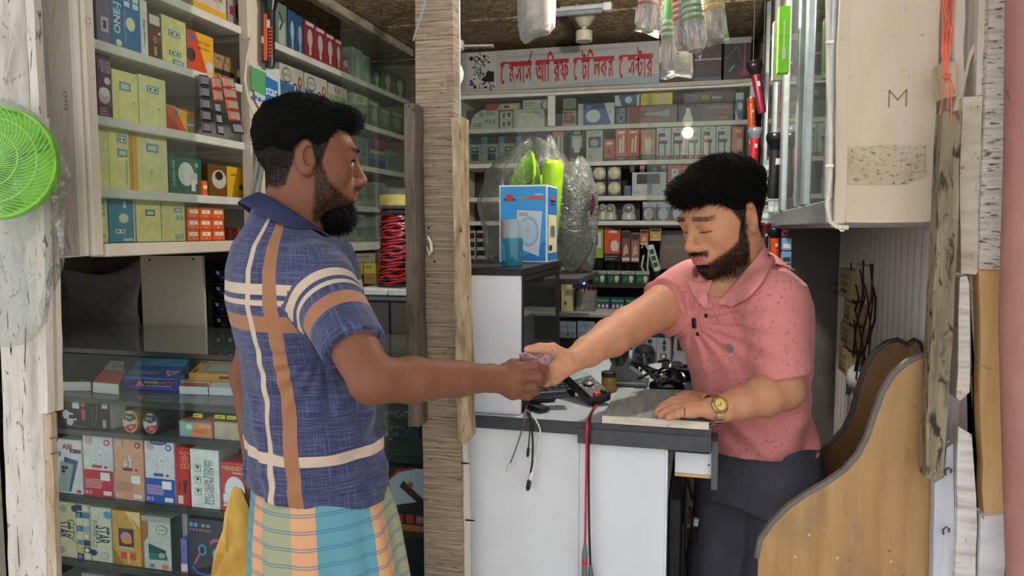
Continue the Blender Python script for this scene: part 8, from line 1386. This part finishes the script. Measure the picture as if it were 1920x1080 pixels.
# ---------------------------------------------------------------- the shopkeeper
def shopkeeper():
    D = atD; zt = 1.69
    ya, pi_ = math.radians(63), math.radians(17); fh = frame((-RT*math.sin(ya)-HF*math.cos(ya))*math.cos(pi_)-UZ*math.sin(pi_)); hc = D(1357, 411, 1.63); hs = .975
    yb = math.radians(50); f = -RT*math.sin(yb)-HF*math.cos(yb); l = np.cross(UZ, f)
    secs = [(462, 1388, .070, .064), (488, 1386, .082, .082), (508, 1386, .092, .118), (530, 1387, .104, .150), (570, 1390, .112, .162), (640, 1396, .110, .154), (720, 1404, .105, .138), (800, 1418, .101, .128), (852, 1424, .103, .132)]
    S = []
    for y, x, a, b in secs: p = D(x, y, zt); S.append((p[2], p[0], p[1], a, b))
    sL, eL, wL = D(1450, 566, 1.545), D(1470, 732, 1.545), D(1356, 765, 1.478)
    sR, eR, wR = D(1292, 548, 1.80), D(1180, 612, 1.65), D(1074, 676, 1.46)
    hip = D(1426, 870, zt); foot = [np.array([hip[0], hip[1], 0])+l*.1*k+f*.02 for k in (-1, 1)]; nb = D(1392, 500, zt)
    lo, hi = armature_bounds([hc, sR, eR, wR, D(985, 650, 1.40), sL, eL, wL, D(1225, 785, 1.46), hip, foot[0]+f*.2, foot[1]-f*.1], .13); lo[2] = -.01
    B = Field(lo, hi, .0032); head_field(B, hc, fh, hs, .35)
    B.cap(hc+fh@np.array([-.03, 0, -.05]), nb, .052, .057, .025); B.cap(hc+fh@np.array([.0, 0, -.075]), nb+f*.035, .045, .048, .03)
    B.loft([(z, x, y, a*.90, b*.86) for z, x, y, a, b in S[3:-1]], f, l, .03); B.cap(nb-UZ*.02+f*.01, nb-UZ*.10+f*.035, .06, .065, .04); B.cap(nb, sR, .045, .045, .03); B.cap(nb, sL, .045, .045, .03)
    B.chain([sR, sR+(eR-sR)*.45, eR], [.05, .05, .043], .015); B.chain([eR, eR+(wR-eR)*.35, eR+(wR-eR)*.75, wR], [.043, .040, .030, .0245], .014)
    B.chain([sL, (sL+eL)/2, eL], [.05, .045, .04], .015); B.chain([eL, eL+(wL-eL)*.35, eL+(wL-eL)*.75, wL], [.040, .040, .031, .026], .014)
    # hand over the counter, palm up with the thumb along the top
    hand(B, D(1066, 680, 1.45), [D(1036, 668, 1.432), D(1032, 684, 1.436), D(1033, 699, 1.438), D(1038, 711, 1.44)],
         [[D(1012, 676, 1.445), D(992, 686, 1.44), D(984, 694, 1.432)], [D(1006, 692, 1.45), D(990, 702, 1.442), D(986, 708, 1.432)], [D(1012, 708, 1.452), D(1004, 715, 1.44), D(1008, 718, 1.43)], [D(1026, 716, 1.45), D(1020, 718, 1.44)]],
         [D(1058, 668, 1.432), D(1036, 654, 1.412), D(1012, 653, 1.402), D(990, 656, 1.398)], .0125, .0095, (D(1056, 684, 1.44), D(1042, 690, 1.436), .021, .018, .015))
    # hand flat on the worn board
    bz_ = CZ+.0178; Z = lambda x, y, up: atZ(x, y, bz_+up)
    hand(B, Z(1338, 766, .026), [Z(1290, 749, .026), Z(1289, 757, .028), Z(1288, 765, .026), Z(1288, 773, .021)],
         [[Z(1262, 751, .022), Z(1244, 761, .012), Z(1234, 769, .009)], [Z(1260, 758, .024), Z(1242, 767, .013), Z(1232, 774, .009)], [Z(1264, 767, .022), Z(1248, 774, .013), Z(1238, 779, .009)], [Z(1270, 776, .018), Z(1260, 780, .012), Z(1253, 783, .009)]],
         [Z(1322, 750, .018), Z(1300, 742, .012), Z(1284, 742, .010), Z(1272, 744, .009)], .0115, .0085)
    B.cap(wL, Z(1338, 766, .026), .026, .021, .012)
    for k in (0, 1):
        hp = hip+l*.075*(1 if k else -1); B.chain([hp, np.array([(hp[0]+foot[k][0])/2, (hp[1]+foot[k][1])/2, .47])+f*.03, np.array([foot[k][0], foot[k][1], .08])], [.055, .05, .036], .03); B.cap(foot[k]+UZ*.04-f*.04, foot[k]+UZ*.025+f*.14, .036, .024, .03)
    V_, F_ = B.mesh(); V_ = relax(V_, F_, 1); n = len(V_); q = local(V_, hc, fh, hs); col = np.tile(np.array([*lin('c68d6b'), 1.0]), (n, 1)); hm = np.linalg.norm(q, axis=1) < .2; qq = np.where(hm[:, None], q, 9.0)
    col, bm, sc = head_tone(col, qq, 'c06a66', .9, '241610', HL(.048, .058), -.0045); bm = bm*hm; sc = sc*hm
    for x, y, d in ((988, 656, 1.395),): col = mixc(col, sm(.007, .004, np.linalg.norm(V_-D(x, y, d), axis=1)), 'dba894')
    for x, y in ((1232, 769), (1230, 774), (1236, 779), (1251, 783)): col = mixc(col, sm(.0075, .005, np.linalg.norm(V_-Z(x, y, .013), axis=1)), 'd9a49a')
    body = skinmesh('person', V_, F_, skin_mat('tan_skin'), None, np.array([hip[0], hip[1], 0]), {'tone': ('FLOAT_COLOR', col)}); tag(body, 'bearded young man in a coral polo shirt reaching over the counter', 'person'); N_ = vnormals(V_, F_)
    HF_ = hairfield(hc, fh, hs, HL(.05, .06), lambda x, y, z: -.003+.008*sm(.0, .035, z)+.010*sm(.025, .07, z)+.012*sm(.05, .10, z), .003, lambda x, y, z, el: np.maximum(el(.052, .086, (.066, .072, .042)), .055-z-.25*np.maximum(-y, 0)))
    hv, hf = HF_.mesh(); hv = relax(hv, hf, 1); ho = skinmesh('hair', hv, hf, HAIRB, body); hn = vnormals(hv, hf); hq = local(hv, hc, fh, hs)
    i = pick(hv, hq[:, 2] > .04, 5000); dd = hn[i]*.45+fh[:, 0]*.9-fh[:, 2]*.25+RNG.normal(size=(len(i), 3))*.25; strands('hair_strand', hv[i]-hn[i]*.002, dd, RNG.uniform(.012, .026, len(i)), .0006, HAIRM, ho, .3, -hn[i]*.7)
    i = pick(hv, (hq[:, 2] <= .045) & (hq[:, 2] > .01), 3000); strands('hair_strand', hv[i]-hn[i]*.002, hn[i]*.5-fh[:, 2]*.8+RNG.normal(size=(len(i), 3))*.3, RNG.uniform(.005, .010, len(i)), .0005, HAIRM, ho, .2)
    i = pick(V_, sc*RNG.uniform(.3, 1, n) > .45, 7000); strands('hair_strand', V_[i], N_[i]*.45-fh[:, 2]*.8+RNG.normal(size=(len(i), 3))*.25, RNG.uniform(.003, .0075, len(i)), .00045, HAIRM, ho, .2)
    m = bm*RNG.uniform(0, 1, n); i = pick(V_, m > .3, 6500); bo = strands('beard', V_[i], N_[i]*.6-fh[:, 2]*.7+RNG.normal(size=(len(i), 3))*.3, RNG.uniform(.004, .010, len(i)), .00048, HAIRM, body, .3)
    i = pick(V_, hm & (q[:, 0] > .055) & (np.abs(q[:, 1]) > .010) & (np.abs(q[:, 1]) < .052) & (np.abs(q[:, 2]-(.028-.15*np.maximum(np.abs(q[:, 1])-.032, 0))) < .0052), 900); strands('eyebrow', V_[i], N_[i]*.5+fh[:, 1]*np.sign(q[i, 1])[:, None]*.8, RNG.uniform(.004, .008, len(i)), .0005, HAIRM, body, .1)
    for y in (-1, 1): eye(body, hc, fh, hs, .0735, y*.031, .0005, (0, -.7))
    # shirt
    F = Field(*armature_bounds([np.array([S[0][1], S[0][2], S[0][0]]), np.array([S[-1][1], S[-1][2], S[-1][0]]), sR, sR+(eR-sR)*.6, sL, sL+(eL-sL)*.8], .19), .004)
    fold = lambda u, v, Z: .0022*np.sin(60*Z+30*u+5*np.sin(14*v+5*Z))*sm(1.2, 1.0, Z)+.003*np.sin(42*Z-26*v+3*np.sin(25*u))*sm(1.12, 1.0, Z)
    F.loft(S, f, l, .03, fold=fold); aL = (eL-sL)/np.linalg.norm(eL-sL); aR = (eR-sR)/np.linalg.norm(eR-sR)
    F.cap(nb-UZ*.035, sR, .04, .052, .045); F.cap(nb-UZ*.035, sL, .04, .05, .045)
    F.cap(sL, sL+aL*.25, .062, .053, .03, 'add', (sL+aL*.155, aL+UZ*.05)); F.cap(sR-aR*.03, sR+aR*.22, .074, .060, .035, 'add', (sR+aR*.112, aR+UZ*.25))
    cc = D(1385, 507, 1.67); e1 = f*math.cos(.5)-UZ*math.sin(.5); up = np.cross(e1, l); up = up if up[2] > 0 else -up; F.cap(cc-up*.06, cc+up*.2, .100, .100, .008, 'sub', (cc-up*.010, -up))
    vt, vb_ = D(1354, 522, 1.605), D(1329, 584, 1.578); F.cap(vt, vb_, .034, .005, .008, 'sub')
    ap = D(1292, 606, 1.68)
    def wr(p):
        x = (p-ap)@RT; z = p[:, 2]-ap[2]; r_ = np.hypot(x, z)+1e-6; t_ = np.arctan2(z, x); g_ = np.exp(-(r_/.14)**2)*sm(.015, .05, r_); low = sm(1.10, 1.03, p[:, 2]); g_ = g_*sm(1.325, 1.285, p[:, 2]+.5*np.minimum(0, x)); return .0042*np.sin(17*t_+18*r_)*g_+.0035*np.sin(75*z+28*x+4*np.sin(22*x+9*z))*low+.002*np.sin(50*x-38*z+2*np.sin(35*z))*sm(1.2, 1.1, p[:, 2])
    F.wrinkle(wr)
    zh = S[-1][0]; F.plane((S[-1][1], S[-1][2], zh+.012), np.array([0, 0, -1.])+f*.02+l*.06, (S[-1][1]-.3, S[-1][2]-.3, zh-.1), (S[-1][1]+.3, S[-1][2]+.3, zh+.1))
    sv, sf = F.mesh(); sv = relax(sv, sf, 1)
    cm = bpy.data.materials.new('coral_polo_cloth'); nt, N, L, b = nodes_of(cm); b.inputs['Roughness'].default_value = .75; b.inputs['Sheen Weight'].default_value = .2; tc = N.new('ShaderNodeTexCoord')
    vo = N.new('ShaderNodeTexVoronoi'); vo.inputs['Scale'].default_value = 85; vo.distance = 'MANHATTAN'; L.new(tc.outputs['Object'], vo.inputs['Vector']); no = N.new('ShaderNodeTexNoise'); no.inputs['Scale'].default_value = 40; L.new(tc.outputs['Object'], no.inputs['Vector'])
    ad = N.new('ShaderNodeMath'); ad.operation = 'ADD'; L.new(vo.outputs['Distance'], ad.inputs[0]); L.new(no.outputs[0], ad.inputs[1]); r = N.new('ShaderNodeMapRange'); r.inputs[1].default_value = .80; r.inputs[2].default_value = .94; r.inputs[3].default_value = 1; r.inputs[4].default_value = 0; L.new(ad.outputs[0], r.inputs[0])
    mx = N.new('ShaderNodeMix'); mx.data_type = 'RGBA'; L.new(r.outputs[0], mx.inputs[0]); mx.inputs[6].default_value = (*lin('d27f7b'), 1); mx.inputs[7].default_value = (*lin('be6c68'), 1); L.new(mx.outputs[2], b.inputs['Base Color'])
    w = N.new('ShaderNodeTexNoise'); w.inputs['Scale'].default_value = 14; w.inputs['Detail'].default_value = 3; w.inputs['Distortion'].default_value = 1.2; L.new(tc.outputs['Object'], w.inputs['Vector']); bp = N.new('ShaderNodeBump'); bp.inputs['Strength'].default_value = .5; bp.inputs['Distance'].default_value = .012; L.new(w.outputs[0], bp.inputs['Height']); L.new(bp.outputs[0], b.inputs['Normal'])
    so = skinmesh('shirt', sv, sf, cm, body); so['label'] = 'coral polo shirt with faint triangle print'
    def on_shirt(x, y):
        """first point of the shirt seen through a picture point"""
        d = ray(x, y); d = d/np.linalg.norm(d); rel = sv-CAM; t = rel@d; r_ = np.linalg.norm(rel-t[:, None]*d, axis=1); i = np.flatnonzero(r_ < .0045); 
        if not len(i): i = np.argsort(r_)[:5]
        j = i[np.argmin(t[i])]; return sv[j], SNs[j]
    SNs = vnormals(sv, sf)
    collar('collar', so, cc, e1, l, up, (.084, .070), .034, .040, math.pi*.62, math.pi*1.5, C('d98a84', .75, 0, .1), F, .0045)
    for inn, out in (([(1430, 464), (1410, 494), (1387, 522), (1363, 549), (1344, 570)], [(1449, 482), (1442, 508), (1427, 534), (1406, 557), (1374, 576)]), ([(1334, 524), (1330, 541), (1327, 560), (1325, 580)], [(1290, 520), (1291, 536), (1301, 555), (1317, 575)])):
        mb = MB(); nu, nw = 20, 7; ts = np.linspace(0, 1, len(inn)); prev = None
        for i_ in range(nu+1):
            s_ = i_/nu; a_ = [np.interp(s_, ts, [p[k] for p in inn]) for k in (0, 1)]; b_ = [np.interp(s_, ts, [p[k] for p in out]) for k in (0, 1)]; row = []
            for j_ in range(nw+1):
                w_ = j_/nw; x_, y_ = a_[0]*(1-w_)+b_[0]*w_, a_[1]*(1-w_)+b_[1]*w_; h_ = [q_ for q_ in (F.hit(x_, y_, 1.4, 1.9), B.hit(x_, y_, 1.4, 1.9)) if q_]; row.append((x_, y_, min(h_) if h_ else (prev or 1.6)))
            dd_ = np.array([r_[2] for r_ in row]); dd_ = np.minimum(dd_, np.convolve(np.pad(dd_, 2, 'edge'), np.ones(5)/5, 'valid')); prev = dd_[-1]
            for (x_, y_, _), d_, j_ in zip(row, dd_, range(nw+1)): mb.v.append(tuple(atD(x_, y_, d_-.005-.005*math.sin(math.pi*j_/nw*.6))))
        mb.n = len(mb.v)
        for i_ in range(nu):
            for j_ in range(nw): a_ = i_*(nw+1)+j_; mb.f.append((a_, a_+1, a_+nw+2, a_+nw+1)); mb.m.append(0)
        o_ = mb.bld('collar', C('d98a84', .75, 0, .1), so, 'all'); o_.modifiers.new('thickness', 'SOLIDIFY').thickness = .004
    for nm, x, y, r_ in (('button', 1322, 589, .0048), ('button', 1306, 629, .0048)):
        p, nn = on_shirt(x, y); mb = MB(); mb.lathe([(r_, -.002), (r_, .0016), (r_*.7, .0022), (r_*.3, .0014), (0, .0014)], p, nn, 14); mb.bld(nm, C('1a1718', .3), so, True)
    p, nn = on_shirt(1300, 607); mb = MB(); t = np.cross(nn, UZ); t /= np.linalg.norm(t); mb.obox(p+nn*.002, [t*.0055, nn*.003, np.cross(t, nn)*.012], 0, .002); mb.bld('lapel_microphone', C('17171a', .4), so)
    p, nn = on_shirt(1367, 656); t = np.cross(UZ, nn); t /= np.linalg.norm(t); uu = np.cross(nn, t); fc_ = Face(p-t*.016-uu*.022+nn*.0022, t*.032, uu*.036)
    decorate(so, fc_, [('e', .5, .72, .26, .23, '6e6a6c'), ('e', .5, .72, .18, .16, '8a8486'), ('e', .5, .72, .07, .06, '55474a'), ('t', 'INSER', .5, .3, .12, 'e8d8d4', .8)], 'logo_print')
    # trousers
    T0 = [(zh+.04, *D(1430, 850, zt)[:2], .096, .128), (zh-.04, *D(1432, 890, zt)[:2], .104, .136), (zh-.10, *D(1430, 920, zt)[:2], .104, .142)]
    Tf = Field(np.array([hip[0]-.32, hip[1]-.32, .03]), np.array([hip[0]+.32, hip[1]+.32, zh+.05]), .005); Tf.loft(T0, f, l, .02, fold=lambda u, v, Z: .003*np.sin(55*Z+22*v+4*np.sin(20*u)))
    for k in (0, 1):
        hp = hip+l*.07*(1 if k else -1)-UZ*.06; kn = np.array([(hp[0]+foot[k][0])/2, (hp[1]+foot[k][1])/2, .47])+f*.035; Tf.chain([hp, (hp+kn)/2, kn, np.array([foot[k][0], foot[k][1], .25]), np.array([foot[k][0], foot[k][1], .07])], [.088, .08, .066, .058, .056], .03)
    tv, tf = Tf.mesh(); tv = relax(tv, tf, 1); to_ = skinmesh('trousers', tv, tf, wear('dark_grey_trouser_cloth', [(.3, '3d3c44'), (.6, '4a4952'), (.9, '56555e')], (16, 16, 9), 4, .8, .7, .012), body); to_['label'] = 'dark grey trousers'
    # wristwatch
    wc_ = D(1333, 767, 1.462); ax = (wL-Z(1338, 766, .026)); ax /= np.linalg.norm(ax); nn = -FW*.9+UZ*.45; nn -= ax*(nn@ax); nn /= np.linalg.norm(nn); cen = D(1337, 768, 1.478); s2 = np.cross(ax, nn)
    mb = MB(); mb.lathe([(.0158, 0), (.0172, .002), (.0172, .006), (.0150, .008)], cen+nn*.0275, nn, 28); wt = mb.bld('wristwatch', C('b9935a', .22, .9), body, True); wt['label'] = 'gold faced wristwatch'
    mb = MB(); mb.lathe([(.0148, .0079), (0, .0083)], cen+nn*.0275, nn, 28); mb.bld('dial', C('e0c670', .3, .2), wt)
    mb = MB(); cf = cen+nn*.0362; mb.obox(cf+ax*-.004+s2*.002, [(ax*-.0045+s2*.002), nn*.0003, np.cross(ax*-.9+s2*.4, nn)*.0005]); mb.obox(cf, [s2*.003, nn*.0003, ax*.0005]); mb.bld('hand', C('5a4526', .3), wt)
    for k in range(16):
        t = .62+(2*math.pi-1.24)*k/15; d = nn*math.cos(t)*.0300+s2*math.sin(t)*.0305; dn = d/np.linalg.norm(d); mb = MB(); mb.obox(cen+d, [ax*.0075, np.cross(dn, ax)*.0047, dn*.0014], 0, .0007); mb.bld('strap_link', C('c9ab7a' if k % 2 else 'b0a090', .25, .9), wt)
    # ring
    mb = MB(); c_ = Z(1284, 773, .021); mb.tube([c_+np.array([0, .0095*math.cos(t), .0095*math.sin(t)]) for t in np.linspace(0, 2*math.pi, 17)], .0014, 6, cap=False); mb.bld('ring', C('4a2a20', .3, .5), body, True)
    return body
SK = shopkeeper()
